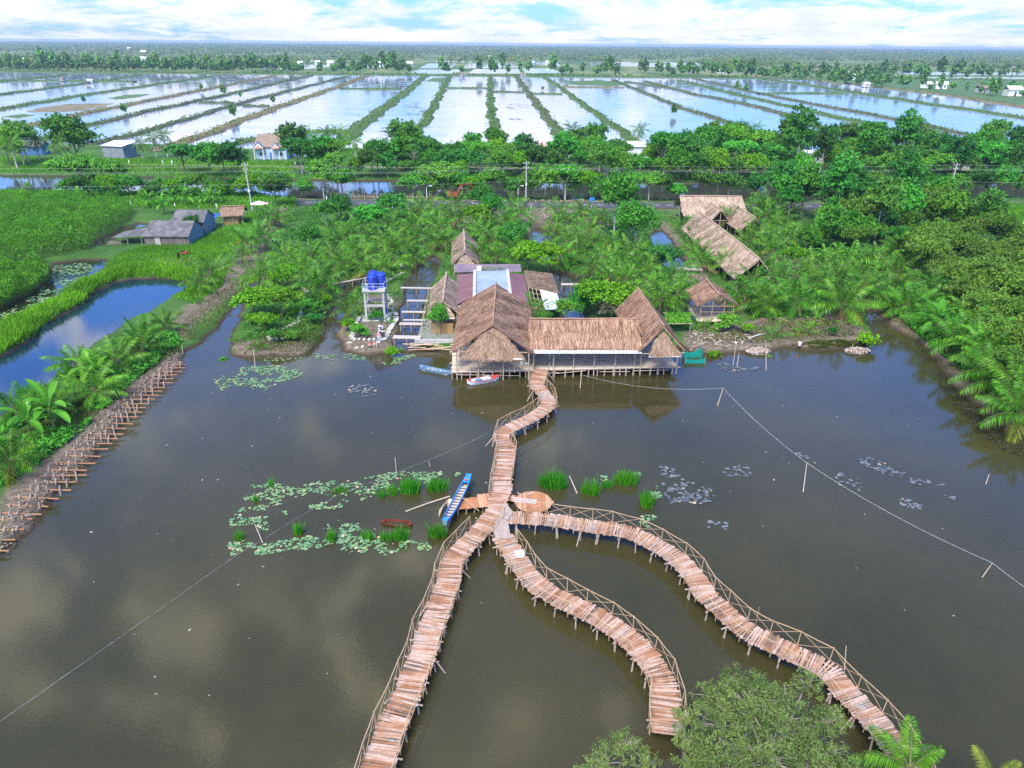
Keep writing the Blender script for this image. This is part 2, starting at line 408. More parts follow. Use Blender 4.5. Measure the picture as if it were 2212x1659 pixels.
def ground_mat():
    m, nt = newmat('ground'); L = nt.links.new
    tc = N(nt, 'ShaderNodeTexCoord')
    n1 = N(nt, 'ShaderNodeTexNoise', Scale=0.16, Detail=8.0, Roughness=0.7); L(tc.outputs['Object'], n1.inputs['Vector'])
    n2 = N(nt, 'ShaderNodeTexNoise', Scale=1.6, Detail=8.0, Roughness=0.7); L(tc.outputs['Object'], n2.inputs['Vector'])
    grass = ramp(nt, n1.outputs['Fac'], [(0.3, (0.030,0.070,0.012)), (0.5, (0.045,0.125,0.018)), (0.7, (0.085,0.165,0.03))])
    soil = ramp(nt, n2.outputs['Fac'], [(0.3, (0.075,0.058,0.042)), (0.52, (0.17,0.135,0.10)), (0.68, (0.25,0.205,0.16))])
    at = N(nt, 'ShaderNodeAttribute', attribute_name='soil')
    ma = N(nt, 'ShaderNodeMath', operation='MULTIPLY_ADD'); L(n2.outputs['Fac'], ma.inputs[0]); ma.inputs[1].default_value = 2.2; ma.inputs[2].default_value = -1.35
    ad = N(nt, 'ShaderNodeMath', operation='MULTIPLY_ADD'); L(at.outputs['Fac'], ad.inputs[0]); ad.inputs[1].default_value = 1.5; L(ma.outputs[0], ad.inputs[2]); ad.use_clamp = True
    # wet mud by the waterline
    ge = N(nt, 'ShaderNodeNewGeometry'); sp = N(nt, 'ShaderNodeSeparateXYZ'); L(ge.outputs['Position'], sp.inputs[0])
    wet = N(nt, 'ShaderNodeMapRange'); wet.inputs[1].default_value = 0.12; wet.inputs[2].default_value = 0.4; wet.inputs[3].default_value = 1; wet.inputs[4].default_value = 0; L(sp.outputs[2], wet.inputs[0])
    mx = N(nt, 'ShaderNodeMix'); mx.data_type = 'RGBA'; L(ad.outputs[0], mx.inputs[0]); L(grass.outputs[0], mx.inputs[6]); L(soil.outputs[0], mx.inputs[7])
    m2 = N(nt, 'ShaderNodeMix'); m2.data_type = 'RGBA'; L(wet.outputs[0], m2.inputs[0]); L(mx.outputs[2], m2.inputs[6]); m2.inputs[7].default_value = (0.06,0.045,0.03,1)
    b = N(nt, 'ShaderNodeBsdfPrincipled', Roughness=0.9); b.inputs['Specular IOR Level'].default_value = 0.2; L(m2.outputs[2], b.inputs['Base Color'])
    n3 = N(nt, 'ShaderNodeTexNoise', Scale=5.0, Detail=6.0, Roughness=0.75); L(tc.outputs['Object'], n3.inputs['Vector'])
    bp = N(nt, 'ShaderNodeBump', Strength=0.8, Distance=0.25); L(n3.outputs['Fac'], bp.inputs['Height']); L(bp.outputs[0], b.inputs['Normal'])
    o = N(nt, 'ShaderNodeOutputMaterial'); L(b.outputs[0], o.inputs[0]); return m
def water_mat(name, c1, c2, ior=1.4, rough=0.04, bs=2.2, bump=0.03, streak=None):
    m, nt = newmat(name); L = nt.links.new
    tc = N(nt, 'ShaderNodeTexCoord')
    n1 = N(nt, 'ShaderNodeTexNoise', Scale=0.05, Detail=5.0, Roughness=0.6); L(tc.outputs['Object'], n1.inputs['Vector'])
    cr = ramp(nt, n1.outputs['Fac'], [(0.35, c1), (0.65, c2)])
    b = N(nt, 'ShaderNodeBsdfPrincipled', Roughness=rough, IOR=ior); L(cr.outputs[0], b.inputs['Base Color'])
    n2 = N(nt, 'ShaderNodeTexNoise', Scale=bs, Detail=3.0); L(tc.outputs['Object'], n2.inputs['Vector'])
    n4 = N(nt, 'ShaderNodeTexNoise', Scale=0.06, Detail=3.0); L(tc.outputs['Object'], n4.inputs['Vector'])
    rr = N(nt, 'ShaderNodeMapRange'); rr.inputs[1].default_value = 0.42; rr.inputs[2].default_value = 0.62; rr.inputs[3].default_value = rough; rr.inputs[4].default_value = rough*2.6
    L(n4.outputs['Fac'], rr.inputs[0]); L(rr.outputs[0], b.inputs['Roughness'])
    bp = N(nt, 'ShaderNodeBump', Strength=bump, Distance=0.1); L(n2.outputs['Fac'], bp.inputs['Height']); L(bp.outputs[0], b.inputs['Normal'])
    o = N(nt, 'ShaderNodeOutputMaterial'); L(b.outputs[0], o.inputs[0]); return m
def sheet(name, pts, z, m, kind='structure'):
    me = bpy.data.meshes.new(name); me.from_pydata([(x, y, z) for x, y in pts], [], [tuple(range(len(pts)))]); me.materials.append(m); me.update()
    o = link(name, me); o['kind'] = kind
    if me.polygons[0].normal.z < 0: me.flip_normals()
    return o
build_ground()
sheet('pond_water', [(-130,-40),(130,-40),(130,150),(-130,150)], 0.0, water_mat('pond_water', (0.033,0.031,0.011), (0.051,0.045,0.016), ior=1.46, rough=0.05, bs=4.0, bump=0.025))
def grow(poly, d):
    c = poly.mean(0); return [tuple(p+(p-c)/np.linalg.norm(p-c)*d) for p in poly]
sheet('side_pond_water', grow(blue_w, 0.7), 0.02, water_mat('side_pond_water', (0.006,0.016,0.035), (0.008,0.02,0.04), ior=1.7, rough=0.02))
sheet('lily_ditch_water', grow(lily_w, 0.5), 0.02, water_mat('lily_ditch_water', (0.014,0.018,0.010), (0.02,0.022,0.012)))
sheet('canal_water', [(-420,150.004),(420,150.004),(420,235),(-420,235)], 0.0, water_mat('canal_water', (0.03,0.035,0.03), (0.05,0.05,0.04), ior=1.5))
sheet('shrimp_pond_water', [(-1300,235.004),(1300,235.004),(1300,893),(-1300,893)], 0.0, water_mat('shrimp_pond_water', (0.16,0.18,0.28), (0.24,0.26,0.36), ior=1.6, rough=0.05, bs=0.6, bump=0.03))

# far country: one sheet to the horizon
LEAFBITS = 1
def far_mat():
    m, nt = newmat('far_ground'); L = nt.links.new
    tc = N(nt, 'ShaderNodeTexCoord')
    mp = N(nt, 'ShaderNodeMapping'); mp.inputs['Scale'].default_value = (1.0, 0.35, 1.0); L(tc.outputs['Object'], mp.inputs[0])
    n1 = N(nt, 'ShaderNodeTexNoise', Scale=0.012, Detail=9.0, Roughness=0.7); L(mp.outputs[0], n1.inputs['Vector'])
    cr = ramp(nt, n1.outputs['Fac'], [(0.32, (0.03,0.06,0.018)), (0.47, (0.07,0.13,0.035)), (0.56, (0.16,0.19,0.07)), (0.66, (0.25,0.21,0.13))])
    b = N(nt, 'ShaderNodeBsdfPrincipled', Roughness=0.95); b.inputs['Specular IOR Level'].default_value = 0.1; L(cr.outputs[0], b.inputs['Base Color'])
    o = N(nt, 'ShaderNodeOutputMaterial'); L(b.outputs[0], o.inputs[0]); return m
FM = far_mat()
sheet('far_ground', [(-16000,884),(16000,884),(16000,15000),(-16000,15000)], 0.45, FM)
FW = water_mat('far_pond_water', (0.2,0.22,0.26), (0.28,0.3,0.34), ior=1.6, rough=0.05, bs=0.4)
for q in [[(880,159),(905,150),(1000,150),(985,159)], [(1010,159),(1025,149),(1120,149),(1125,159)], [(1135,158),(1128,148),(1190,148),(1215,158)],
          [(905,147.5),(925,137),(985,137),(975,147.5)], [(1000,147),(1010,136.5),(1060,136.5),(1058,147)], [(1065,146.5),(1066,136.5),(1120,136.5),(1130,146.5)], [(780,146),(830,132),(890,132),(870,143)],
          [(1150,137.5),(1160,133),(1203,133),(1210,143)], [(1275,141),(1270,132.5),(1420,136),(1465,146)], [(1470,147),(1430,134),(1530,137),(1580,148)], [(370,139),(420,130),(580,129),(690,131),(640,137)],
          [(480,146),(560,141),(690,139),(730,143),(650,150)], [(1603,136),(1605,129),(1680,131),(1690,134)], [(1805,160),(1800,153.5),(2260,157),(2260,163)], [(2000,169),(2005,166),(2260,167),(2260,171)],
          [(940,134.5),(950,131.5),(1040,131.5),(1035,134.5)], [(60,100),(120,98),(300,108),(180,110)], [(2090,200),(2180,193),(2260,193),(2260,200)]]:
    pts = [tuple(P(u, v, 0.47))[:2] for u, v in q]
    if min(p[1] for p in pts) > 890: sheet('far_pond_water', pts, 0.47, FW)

# dikes between the ponds: low earth banks with a ragged grassy top
DM_G = mat('dike_grass', [(0.025,0.06,0.012), (0.05,0.11,0.02), (0.10,0.14,0.04)], 0.95, scale=0.25, bump=0.6, bscale=2.0)
DM_B = mat('dike_straw', [(0.05,0.07,0.02), (0.14,0.12,0.05), (0.20,0.15,0.08)], 0.95, scale=0.22, bump=0.6, bscale=2.0)
DM_D = mat('dike_mud', [(0.025,0.045,0.012), (0.06,0.085,0.03), (0.12,0.11,0.07)], 0.95, scale=0.25, bump=0.6, bscale=2.0)
DIKES = []
def dike(px, w, m, h=0.9, raw=False):
    pts = px if raw else [tuple(P(u, v, 0.0))[:2] for u, v in px]
    pts = [Vector((x, y)) for x, y in pts]
    if not raw and len(px) > 3 and 248 < pts[0].y < 345 and w > 3.3:   # meet the shore
        d = (pts[0]-pts[1]).normalized(); pts.insert(0, pts[0]+d*max(0, (pts[0].y-246)/max(.2, -d.y)))
    out = []
    for a, b in zip(pts[:-1], pts[1:]):
        n = max(2, int((b-a).length/2.6))
        out += [a.lerp(b, i/n) for i in range(n)]
    out.append(pts[-1])
    V = []; prof = [(-0.62, -0.3), (-0.5, 0.25), (-0.34, 0.75), (0, 1.0), (0.34, 0.8), (0.5, 0.25), (0.62, -0.3)]
    r = random.Random(len(DIKES)*11+3)
    wob = [r.uniform(-1, 1)+1.3*math.sin(i_*.21+len(DIKES))+.8*math.sin(i_*.53+len(DIKES)*2) for i_ in range(len(out)+4)]
    for i, p in enumerate(out):
        t = (out[min(i+1, len(out)-1)]-out[max(i-1, 0)]).normalized(); nrm = Vector((-t.y, t.x))
        o = (wob[i]+wob[i+1]+wob[i+2])*0.22
        for a, z in prof:
            q = p+nrm*(a*w*(1+0.22*r.uniform(-1, 1))+o)
            V.append((q.x, q.y, z*h*(1+(0.3*r.uniform(-1, 1) if z > 0 else 0))))
    k = len(prof); Fq = []
    for i in range(len(out)-1):
        for j in range(k-1):
            Fq.append((i*k+j, (i+1)*k+j, (i+1)*k+j+1, i*k+j+1))
    o = link('dike', mesh_np('dike', V, Fq, m, smooth=True)); o['kind'] = 'structure'
    DIKES.append((out, w, h))
    return o
for px, w, m in [
 ([(716,322),(820,241),(869,205),(920,163)], 7.0, DM_G), ([(868,340),(905,280),(926,249),(950,205),(972,163)], 4.6, DM_G),
 ([(1072,300),(1062,250),(1059,208),(1059,163)], 4.4, DM_G), ([(1236,325),(1205,285),(1158,222),(1130,185),(1113,163)], 4.6, DM_D),
 ([(1366,301),(1300,254),(1248,218),(1205,185),(1173,166)], 4.2, DM_G), ([(1640,293),(1560,261),(1469,232),(1390,200),(1322,173)], 3.6, DM_D),
 ([(1925,331),(1810,288),(1704,249),(1600,223),(1503,205),(1393,176)], 5.0, DM_D), ([(2000,300),(1880,270),(1771,245),(1670,222),(1580,202),(1469,175)], 5.5, DM_G),
 ([(2100,294),(1939,259),(1738,222),(1637,202),(1499,170)], 3.0, DM_D), ([(2330,275),(2212,255),(2006,225),(1855,202),(1704,178),(1587,164)], 5.5, DM_G),
 ([(2330,255),(2212,232),(2040,205),(1889,188),(1738,170)], 6.0, DM_B), ([(1637,203),(1740,202),(1822,203)], 3.2, DM_G),
 ([(392,310),(480,277),(571,242),(660,212),(743,183),(796,163)], 6.0, DM_B), ([(196,314),(336,279),(420,253),(514,225),(600,203),(672,185),(748,166)], 3.6, DM_D),
 ([(80,303),(190,273),(302,245),(504,202),(600,180),(676,163)], 3.8, DM_D), ([(-60,298),(0,286),(168,249),(302,222),(437,195),(592,164)], 5.0, DM_B),
 ([(-60,247),(0,237),(168,208),(336,183),(457,166)], 5.5, DM_G), ([(-60,212),(0,205),(168,183),(306,163)], 4.0, DM_G), ([(-60,183),(0,178),(138,163)], 3.5, DM_G),
 ([(734,192),(800,193),(868,193)], 3.0, DM_G), ([(966,191),(1052,191)], 3.0, DM_G), ([(1066,199),(1132,200)], 2.4, DM_D), ([(1148,203),(1215,204)], 3.0, DM_G),
 ([(1218,188),(1349,190)], 2.6, DM_B), ([(1352,177),(1390,183),(1440,190)], 2.2, DM_D), ([(540,305),(610,288),(690,286),(760,287)], 3.4, DM_G), ([(508,305),(560,306)], 2.6, DM_D),
 ([(770,331),(800,332),(840,334)], 1.8, DM_D), ([(792,352),(808,340),(818,333)], 2.6, DM_G), ([(430,222),(505,223)], 2.2, DM_D), ([(527,229),(581,230)], 2.2, DM_D),
 ([(113,307),(145,307)], 1.6, DM_D)]:
    dike(px, w, m)
dike([(-1300, 886), (-500, 884), (0, 886), (500, 884), (1300, 886)], 14, DM_G, raw=True)
dike([(-600, 700), (-340, 690)], 9, DM_G, raw=True)
# marsh flats in the ponds
def flat(name, px, m, z=0.12, j=.12):
    a = px2(px); c = a.mean(0); V = [(c[0], c[1], z)]; r = random.Random(len(px)*7)
    ring = []
    for i in range(len(a)):
        p, q = a[i], a[(i+1) % len(a)]
        for k in range(5):
            t = k/5; e = p*(1-t)+q*t; ring.append(c+(e-c)*(1+r.uniform(-j, j)))
    V += [(c[0]+(e[0]-c[0])*0.9, c[1]+(e[1]-c[1])*0.9, z*0.8) for e in ring]+[(e[0], e[1], -0.1) for e in ring]
    n = len(ring); Fq = [(0, 1+i, 1+(i+1) % n) for i in range(n)]
    me = bpy.data.meshes.new(name); me.from_pydata(V, [], Fq+[(1+i, 1+n+i, 1+n+(i+1) % n, 1+(i+1) % n) for i in range(n)]); me.materials.append(m); me.update()
    o = link(name, me); o['kind'] = 'structure'
MF = mat('marsh', [(0.07,0.08,0.03), (0.17,0.14,0.08), (0.24,0.19,0.13)], 0.95, scale=0.15)
MG = mat('marsh_green', [(0.03,0.08,0.02), (0.06,0.13,0.03), (0.1,0.15,0.05)], 0.95, scale=0.2)
flat('marsh', [(40,243),(95,230),(150,224),(255,223),(225,232),(170,240),(90,244)], MF)
flat('marsh', [(0,252),(50,246),(80,249),(40,256)], MG)
flat('marsh', [(230,213),(270,205),(330,203),(300,210),(250,216)], MG)
flat('marsh', [(1469,298),(1500,293),(1555,296),(1545,306),(1500,310)], MF); flat('marsh', [(1490,322),(1520,318),(1560,320),(1545,328),(1500,330)], MF); flat('marsh', [(1560,300),(1600,296),(1595,305)], MF)
flat('marsh', [(1210,176),(1290,173),(1370,179),(1330,186),(1230,184)], MG); flat('marsh', [(915,176),(935,168),(965,168),(958,177)], MG); flat('marsh', [(1840,180),(1960,195),(2080,212),(2060,200),(1950,183),(1860,172)], MG)

flat('meadow', [(1520,164),(1740,172),(1890,190),(2040,207),(2300,238),(2300,176),(1990,173),(1800,165),(1600,161)], MG, .2, .015)
# roads
ASPH = mat('asphalt', [(0.05,0.055,0.065), (0.085,0.09,0.10)], 0.9, scale=0.6)
DIRT = mat('dirt_road', [(0.16,0.13,0.10), (0.26,0.21,0.17)], 0.95, scale=0.4)
def road(name, f, x0, x1, w, z, m):
    V = []; n = 60
    for i in range(n+1):
        x = x0+(x1-x0)*i/n; y = f(x); V += [(x, y-w/2, z), (x, y+w/2, z)]
    o = link(name, mesh_np(name, V, [(2*i, 2*i+2, 2*i+3, 2*i+1) for i in range(n)], m)); o['kind'] = 'structure'
RY = lambda x: 165.0+max(0, x-60)*0.06
road('road', RY, -200, 220, 6.0, 0.72, ASPH)
road('far_bank_road', lambda x: 217.0+max(0, x-60)*0.06, -220, 230, 3.2, 0.70, DIRT)
mb = MB()
for i in range(-60, 70):
    x = i*3.2; mb.add([(x, RY(x)-0.07, 0.724), (x+1.5, RY(x+1.5)-0.07, 0.724), (x+1.5, RY(x+1.5)+0.07, 0.724), (x, RY(x)+0.07, 0.724)], [(0,1,2,3)])
o = mb.build('road_marking', mat('road_paint', [(0.6,0.55,0.4)], 0.8)); o['kind'] = 'structure'
# ================================================================== PLANTS
LM_PALM = leafmat('palm_leaf', (0.023, 0.117, 0.009), (0.099, 0.318, 0.018), 0.25, 0.36, 0.016, 0.28)
LM_DRY = leafmat('dry_frond', (0.16,0.14,0.04), (0.30,0.22,0.11), 0.2, 0.7, 0.01, 0.2)
LM_YEL = leafmat('yellow_frond', (0.12,0.20,0.02), (0.25,0.30,0.03), 0.3, 0.5, 0.01, 0.2)
LM_MID = leafmat('leaf_mid', (0.030, 0.173, 0.018), (0.101, 0.400, 0.035), 0.3, 0.55, 0.03, 0.30, patch=0.45)
LM_DARK = leafmat('leaf_dark', (0.020, 0.118, 0.018), (0.067, 0.276, 0.032), 0.25, 0.5, 0.028, 0.3, patch=0.45)
LM_YG = leafmat('leaf_yellow_green', (0.061, 0.234, 0.010), (0.184, 0.467, 0.018), 0.35, 0.5, 0.012, 0.15, patch=0.5)
LM_MANG = leafmat('mangrove_leaf', (0.045, 0.140, 0.016), (0.157, 0.317, 0.035), 0.25, 0.6, 0.015, 0.2, patch=0.4)
LM_GREY = leafmat('grey_leaf', (0.10,0.12,0.07), (0.22,0.23,0.16), 0.2, 0.7, 0.01, 0.1)
LM_BAN = leafmat('banana_leaf', (0.05,0.23,0.015), (0.12,0.38,0.03), 0.35, 0.35, 0.012, 0.12)
LM_GRASS = leafmat('grass_blade', (0.058, 0.212, 0.008), (0.155, 0.424, 0.014), 0.3, 0.6, 0.01, 0.1, patch=0.15)
LM_REED = leafmat('reed', (0.03,0.20,0.008), (0.075,0.36,0.015), 0.3, 0.5, 0.01, 0.12)
LM_DULL = leafmat('dull_grass', (0.058, 0.095, 0.014), (0.151, 0.180, 0.034), 0.25, 0.7, 0.01, 0.1, patch=0.1)
LM_FAR = leafmat('far_leaf', (0.044, 0.101, 0.020), (0.175, 0.244, 0.046), 0.15, 0.8, 0.01, 0.1, patch=0.006)
BARK = mat('bark', [(0.10,0.08,0.06), (0.2,0.16,0.12)], 0.9, scale=3, bump=0.5)
BARK_W = mat('pale_bark', [(0.38,0.34,0.30), (0.58,0.54,0.48)], 0.9, scale=3, bump=0.4)
STEMG = mat('green_stem', [(0.09,0.14,0.03), (0.17,0.2,0.06)], 0.7, scale=4)

def palm_crown(seed, L=3.7, n=17, lo=-12, hi=86, dry=1, pairs=30, yellow=0):
    r = np.random.default_rng(seed); VV = []; FF = []; MI = []; b = 0
    mb = MB()
    for i in range(n):
        f = (i+0.5)/n; a = i*2.39996+r.normal()*0.25
        e = R(hi+(lo-hi)*f**0.85)+r.normal()*0.08; Lf = L*(0.78+0.3*math.sin(math.pi*min(1, f*1.05)))*(0.9+0.2*r.random())
        droop = R(54+30*r.random())*(0.55+0.6*f); m = 1 if (dry and i >= n-dry) else (2 if yellow and i >= n-dry-yellow else 0)
        if m == 1: e -= 0.5; droop *= 1.2
        ns = 14; p = np.array([0.1*math.cos(a), 0.1*math.sin(a), 0.0]); pts = [p]; ds = []
        for k in range(ns):
            s = (k+0.5)/ns; el = e-droop*s**1.4
            d = np.array([math.cos(a)*math.cos(el), math.sin(a)*math.cos(el), math.sin(el)]); ds.append(d)
            p = p+d*Lf/ns; pts.append(p)
        ds.append(ds[-1]); pts = np.array(pts); ds = np.array(ds)
        mb.tube([tuple(x) for x in pts[::2]], [0.045*(1-0.85*k/7) for k in range(8)], 4, m=3 if m == 0 else m)
        side = np.array([-math.sin(a), math.cos(a), 0])
        s = np.linspace(0.16, 0.995, pairs); x = s*ns; k = np.minimum(x.astype(int), ns-1); fr = (x-k)[:, None]
        pc = pts[k]*(1-fr)+pts[k+1]*fr; dd = ds[k]
        ln = Lf*0.235*np.sin(np.pi*np.clip(s*0.86+0.10, 0, 1))**0.65+0.12
        up = np.cross(dd, side); up *= np.sign(up[:, 2:3]+1e-9)
        for sg in (-1, 1):
            fwd = 0.35+0.55*s[:, None]
            dirv = unit(side*sg+dd*fwd-up*(0.25+0.25*r.random((pairs, 1)))+np.array([0, 0, -0.25])*(0.6+f)+r.normal(size=(pairs, 3))*0.09)
            w = dd*(0.030*L/3.7*30/pairs if pairs < 30 else 0.03*L/3.7)+0*dirv
            ll = (ln*(0.85+0.3*r.random(pairs)))[:, None]
            mid = pc+dirv*ll*0.5; tip = pc+dirv*ll+np.array([0, 0, -0.16])*ll
            V = np.stack([pc-w, mid-w*1.3, tip, mid+w*1.3], 1).reshape(-1, 3)
            VV.append(V); FF.append(np.arange(len(V)).reshape(-1, 4)+b); MI.append(np.full(pairs, m)); b += len(V)
    V = np.vstack(VV+[np.array(mb.v)]); Fq = np.vstack(FF)
    # rachis tubes have quads and end caps of 4: all quads
    tf = np.array([f for f in mb.f if len(f) == 4])+b
    tm = np.array([mm for f, mm in zip(mb.f, mb.m) if len(f) == 4])
    return mesh_np('palm_crown', V, np.vstack([Fq, tf]), [LM_PALM, LM_DRY, LM_YEL, STEMG], np.concatenate(MI+[tm]))
def trunk_mesh(h, r0, r1, seed, lean=0.12, m=None, limbs=0, lh=0.5, spread=1.5, n=7):
    r = random.Random(seed); mb = MB()
    dx, dy = r.uniform(-lean, lean)*h, r.uniform(-lean, lean)*h
    pts = [(dx*(t**1.6), dy*(t**1.6), -0.25+(h+0.25)*t) for t in (0, .12, .3, .5, .75, 1)]
    mb.tube(pts, [r0*1.35, r0, r0*.9+r1*.1, r0*.6+r1*.4, r0*.3+r1*.7, r1], n)
    for i in range(limbs):
        t = lh+(0.95-lh)*i/max(1, limbs-1); a = i*2.4+r.random()
        b0 = Vector((dx*t**1.6, dy*t**1.6, h*t)); e = b0+Vector((math.cos(a)*spread, math.sin(a)*spread, spread*r.uniform(.5, 1.1)))
        md = b0.lerp(e, .5)+Vector((0, 0, -.1*spread))
        mb.tube([b0, md, e], [r1*1.1, r1*.7, r1*.3], 5)
    me = bpy.data.meshes.new('trunk'); me.from_pydata(mb.v, [], mb.f); me.materials.append(m or BARK); me.polygons.foreach_set('use_smooth', [True]*len(mb.f)); me.update()
    return me
def crown_mesh(seed, Rx, H, z0, nclump, per, leaf, m, flat=0.75, rough=0.28, hollow=0.35, aspect=0.5, lobes=None, twigs=0):
    """crown of many small leaf faces gathered in clumps; z0 underside, H height of the crown"""
    r = np.random.default_rng(seed)
    C = []
    lob = lobes or 5
    lc = np.stack([np.cos(np.arange(lob)*2.4+seed)*Rx*0.45, np.sin(np.arange(lob)*2.4+seed)*Rx*0.45, z0+H*(0.35+0.45*r.random(lob))], 1)
    lc[0] = (r.normal()*0.2, r.normal()*0.2, z0+H*0.68); lr = Rx*(0.5+0.22*r.random(lob))
    tot = []
    for i in range(nclump):
        j = r.integers(lob); d = unit(r.normal(size=(1, 3)))[0]
        if d[2] < -0.3: d[2] *= -0.6
        rr = lr[j]*(hollow+(1.06-hollow)*r.random()**0.45)
        c = lc[j]+d*rr*np.array([1, 1, flat*H/(Rx*1.5)])
        tot.append((c, d))
    P_ = []; O_ = []
    for c, d in tot:
        n = int(per*(0.6+0.8*r.random())); s = Rx*rough*(0.35+0.5*r.random())
        off = r.normal(size=(n, 3))*s*np.array([0.62, 0.62, 0.40]); P_.append(c+off); O_.append(np.tile(d, (n, 1)))
    Pp = np.vstack(P_); O = np.vstack(O_); k = Pp[:, 2] > z0-0.4*H*0.3
    V, Fq = leaf_cloud(r, Pp[k], O[k], leaf, aspect)
    if twigs:
        mb = MB(); rr = random.Random(seed)
        for c, d in rr.sample(tot, min(twigs, len(tot))):
            j = np.argmin(((lc-c)**2).sum(1)); a = Vector(lc[j]); e = Vector(c)+Vector(d)*0.3
            mb.tube([a.lerp(e, 0.35), a.lerp(e, 0.7)+Vector((rr.uniform(-.1, .1), rr.uniform(-.1, .1), .05)), e], [0.035, 0.022, 0.01], 4, m=1)
        tf = [f for f in mb.f if len(f) == 4]
        Fq = np.vstack([Fq, np.array(tf)+len(V)]); mi = np.concatenate([np.zeros(len(Fq)-len(tf), int), np.ones(len(tf), int)]); V = np.vstack([V, np.array(mb.v)])
        return mesh_np('crown', V, Fq, [m, BARK_W], mi)
    return mesh_np('crown', V, Fq, m)
PROTO = {}
VIEWS = [(-87, -72, 198), (4.5, 19.5, 216), (37.5, 44.5, 216)]
def proto(kind, key, trunk, crown, zc=0.0, tn='trunk', cn='crown'):
    PROTO[key] = (kind, trunk, crown, zc, tn, cn)
def plant(key, x, y, s=1.0, z=None, cl=None):
    kind, tr, cr, zc, tn, cn = PROTO[key]
    if cl is not None and 196 < y < 246 and any(a*y/236 < x < b*y/236 and y > m for a, b, m in VIEWS): return None   # gardens kept open in front of the houses
    o = empty(kind, (x, y, (gz(x, y) if z is None else z)), rnd.uniform(0, 6.28)); o.scale = (s*rnd.uniform(.93, 1.07), s*rnd.uniform(.93, 1.07), s*(rnd.uniform(.9, 1.1) if 'palm' in key or 'sap' in key else rnd.uniform(.82, 1.3)))
    if tr: link(tn, tr, o)
    c = link(cn, cr, o); c.location = (0, 0, zc)
    if cl is not None: cl.append(o)
    return o
CMI = cam_o.matrix_world.inverted()
def proj(p):
    q = CMI @ Vector(p); return (W0/2+F0*q.x/-q.z, H0/2-F0*q.y/-q.z)
def name_cluster(cl, text, cat, group, one=None):
    """labels in left-to-right order; {o} = ordinal"""
    cl.sort(key=lambda o: proj(o.location)[0])
    for i, o in enumerate(cl):
        t = one if (one and len(cl) == 1) else text.replace('{o}', ordn(i)).replace('first from the left', 'leftmost')
        tag(o, t, cat, group)
def rows_cluster(cl, text, cat, group, per=14):
    cl.sort(key=lambda o: o.location.y); n = max(1, math.ceil(len(cl)/per)); k = math.ceil(len(cl)/n)
    rn = ['front']+ORD[1:]
    for i in range(n):
        name_cluster(cl[i*k:(i+1)*k], text.replace('{r}', rn[i]), cat, group)
def at(u, v, h): return P(u, v, 0.6+h)

# --- kinds
for i in range(5):
    proto('coconut_palm', 'palm%d' % i, trunk_mesh(2.0, .2, .13, i, .1), palm_crown(20+i, n=14+i % 2, pairs=16, dry=(1, 0, 2, 1, 1)[i], yellow=(1 if i in (2, 4) else 0)), 1.9)
for i in range(3):
    proto('coconut_palm', 'palmnear%d' % i, trunk_mesh(1.5, .2, .13, i+9, .1), palm_crown(40+i, n=17, dry=1+i % 2, pairs=44, yellow=i % 2), 1.4)
for i in range(3):
    proto('coconut_palm', 'palmtall%d' % i, trunk_mesh(5.5+i, .2, .11, 30+i, .06, BARK_W), palm_crown(60+i, L=3.6, n=18, lo=-55, hi=80, dry=1, pairs=22), 5.5+i-.1)
for i in range(3):
    proto('coconut_sapling', 'sap%d' % i, None, palm_crown(70+i, L=2.1, n=8, lo=15, hi=82, dry=0, pairs=20), 0.1)
for i in range(6):
    proto('broadleaf_tree', 'broad%d' % i, trunk_mesh(4.2, .16, .09, 100+i, .1, BARK if i % 2 else BARK_W, 5, .45, 1.6), crown_mesh(100+i, 3.3, 4.6, 2.2, 120, 24, .30, (LM_MID, LM_DARK, LM_MID)[i % 3]))
for i in range(4):
    proto('tall_tree', 'tall%d' % i, trunk_mesh(7.5, .17, .07, 120+i, .06, BARK_W if i % 2 else BARK, 6, .4, 1.5), crown_mesh(120+i, 2.9, 7.2, 2.8, 150, 24, .30, (LM_MID, LM_DARK)[i % 2], flat=0.9, lobes=7))
for i in range(4):
    proto('mangrove_tree', 'mang%d' % i, trunk_mesh(2.4, .1, .05, 140+i, .15, BARK, 4, .3, 1.1), crown_mesh(140+i, 2.5, 3.8, 0.9, 150, 30, .17, LM_MANG, aspect=.45, lobes=6, twigs=14))
for i in range(3):
    proto('small_tree', 'small%d' % i, trunk_mesh(2.2, .1, .05, 160+i, .15, BARK, 5, .35, 1.1), crown_mesh(160+i, 2.3, 2.8, 1.1, 100, 28, .19, LM_YG, lobes=5, rough=.24))
for i in range(3):
    proto('broadleaf_tree', 'dark%d' % i, trunk_mesh(3, .14, .07, 170+i, .1, BARK, 4, .4, 1.3), crown_mesh(170+i, 3.0, 4.2, 1.3, 130, 34, .20, LM_DARK, lobes=6))
for i in range(4):
    proto('broadleaf_tree', 'low%d' % i, trunk_mesh(3, .12, .06, 240+i, .1, BARK, 4, .3, 1.2), crown_mesh(240+i, 2.9+.4*(i % 2), 5.2+.7*(i % 3), .5, 135, 26, .26, (LM_MID, LM_YG, LM_DARK, LM_MID)[i], lobes=5+i % 3, rough=.26))
for i in range(2):
    proto('broadleaf_tree', 'bright%d' % i, trunk_mesh(3, .12, .06, 180+i, .1, BARK_W, 5, .35, 1.3), crown_mesh(180+i, 2.5, 4.4, 1.4, 120, 30, .20, LM_MID, lobes=6))
for i in range(3):
    proto('umbrella_tree', 'umb%d' % i, trunk_mesh(5.0, .2, .1, 190+i, .05, BARK_W, 7, .62, 2.2), crown_mesh(190+i, 4.0, 3.4, 4.6, 110, 22, .28, LM_MID, flat=.7, hollow=.5, rough=.22))
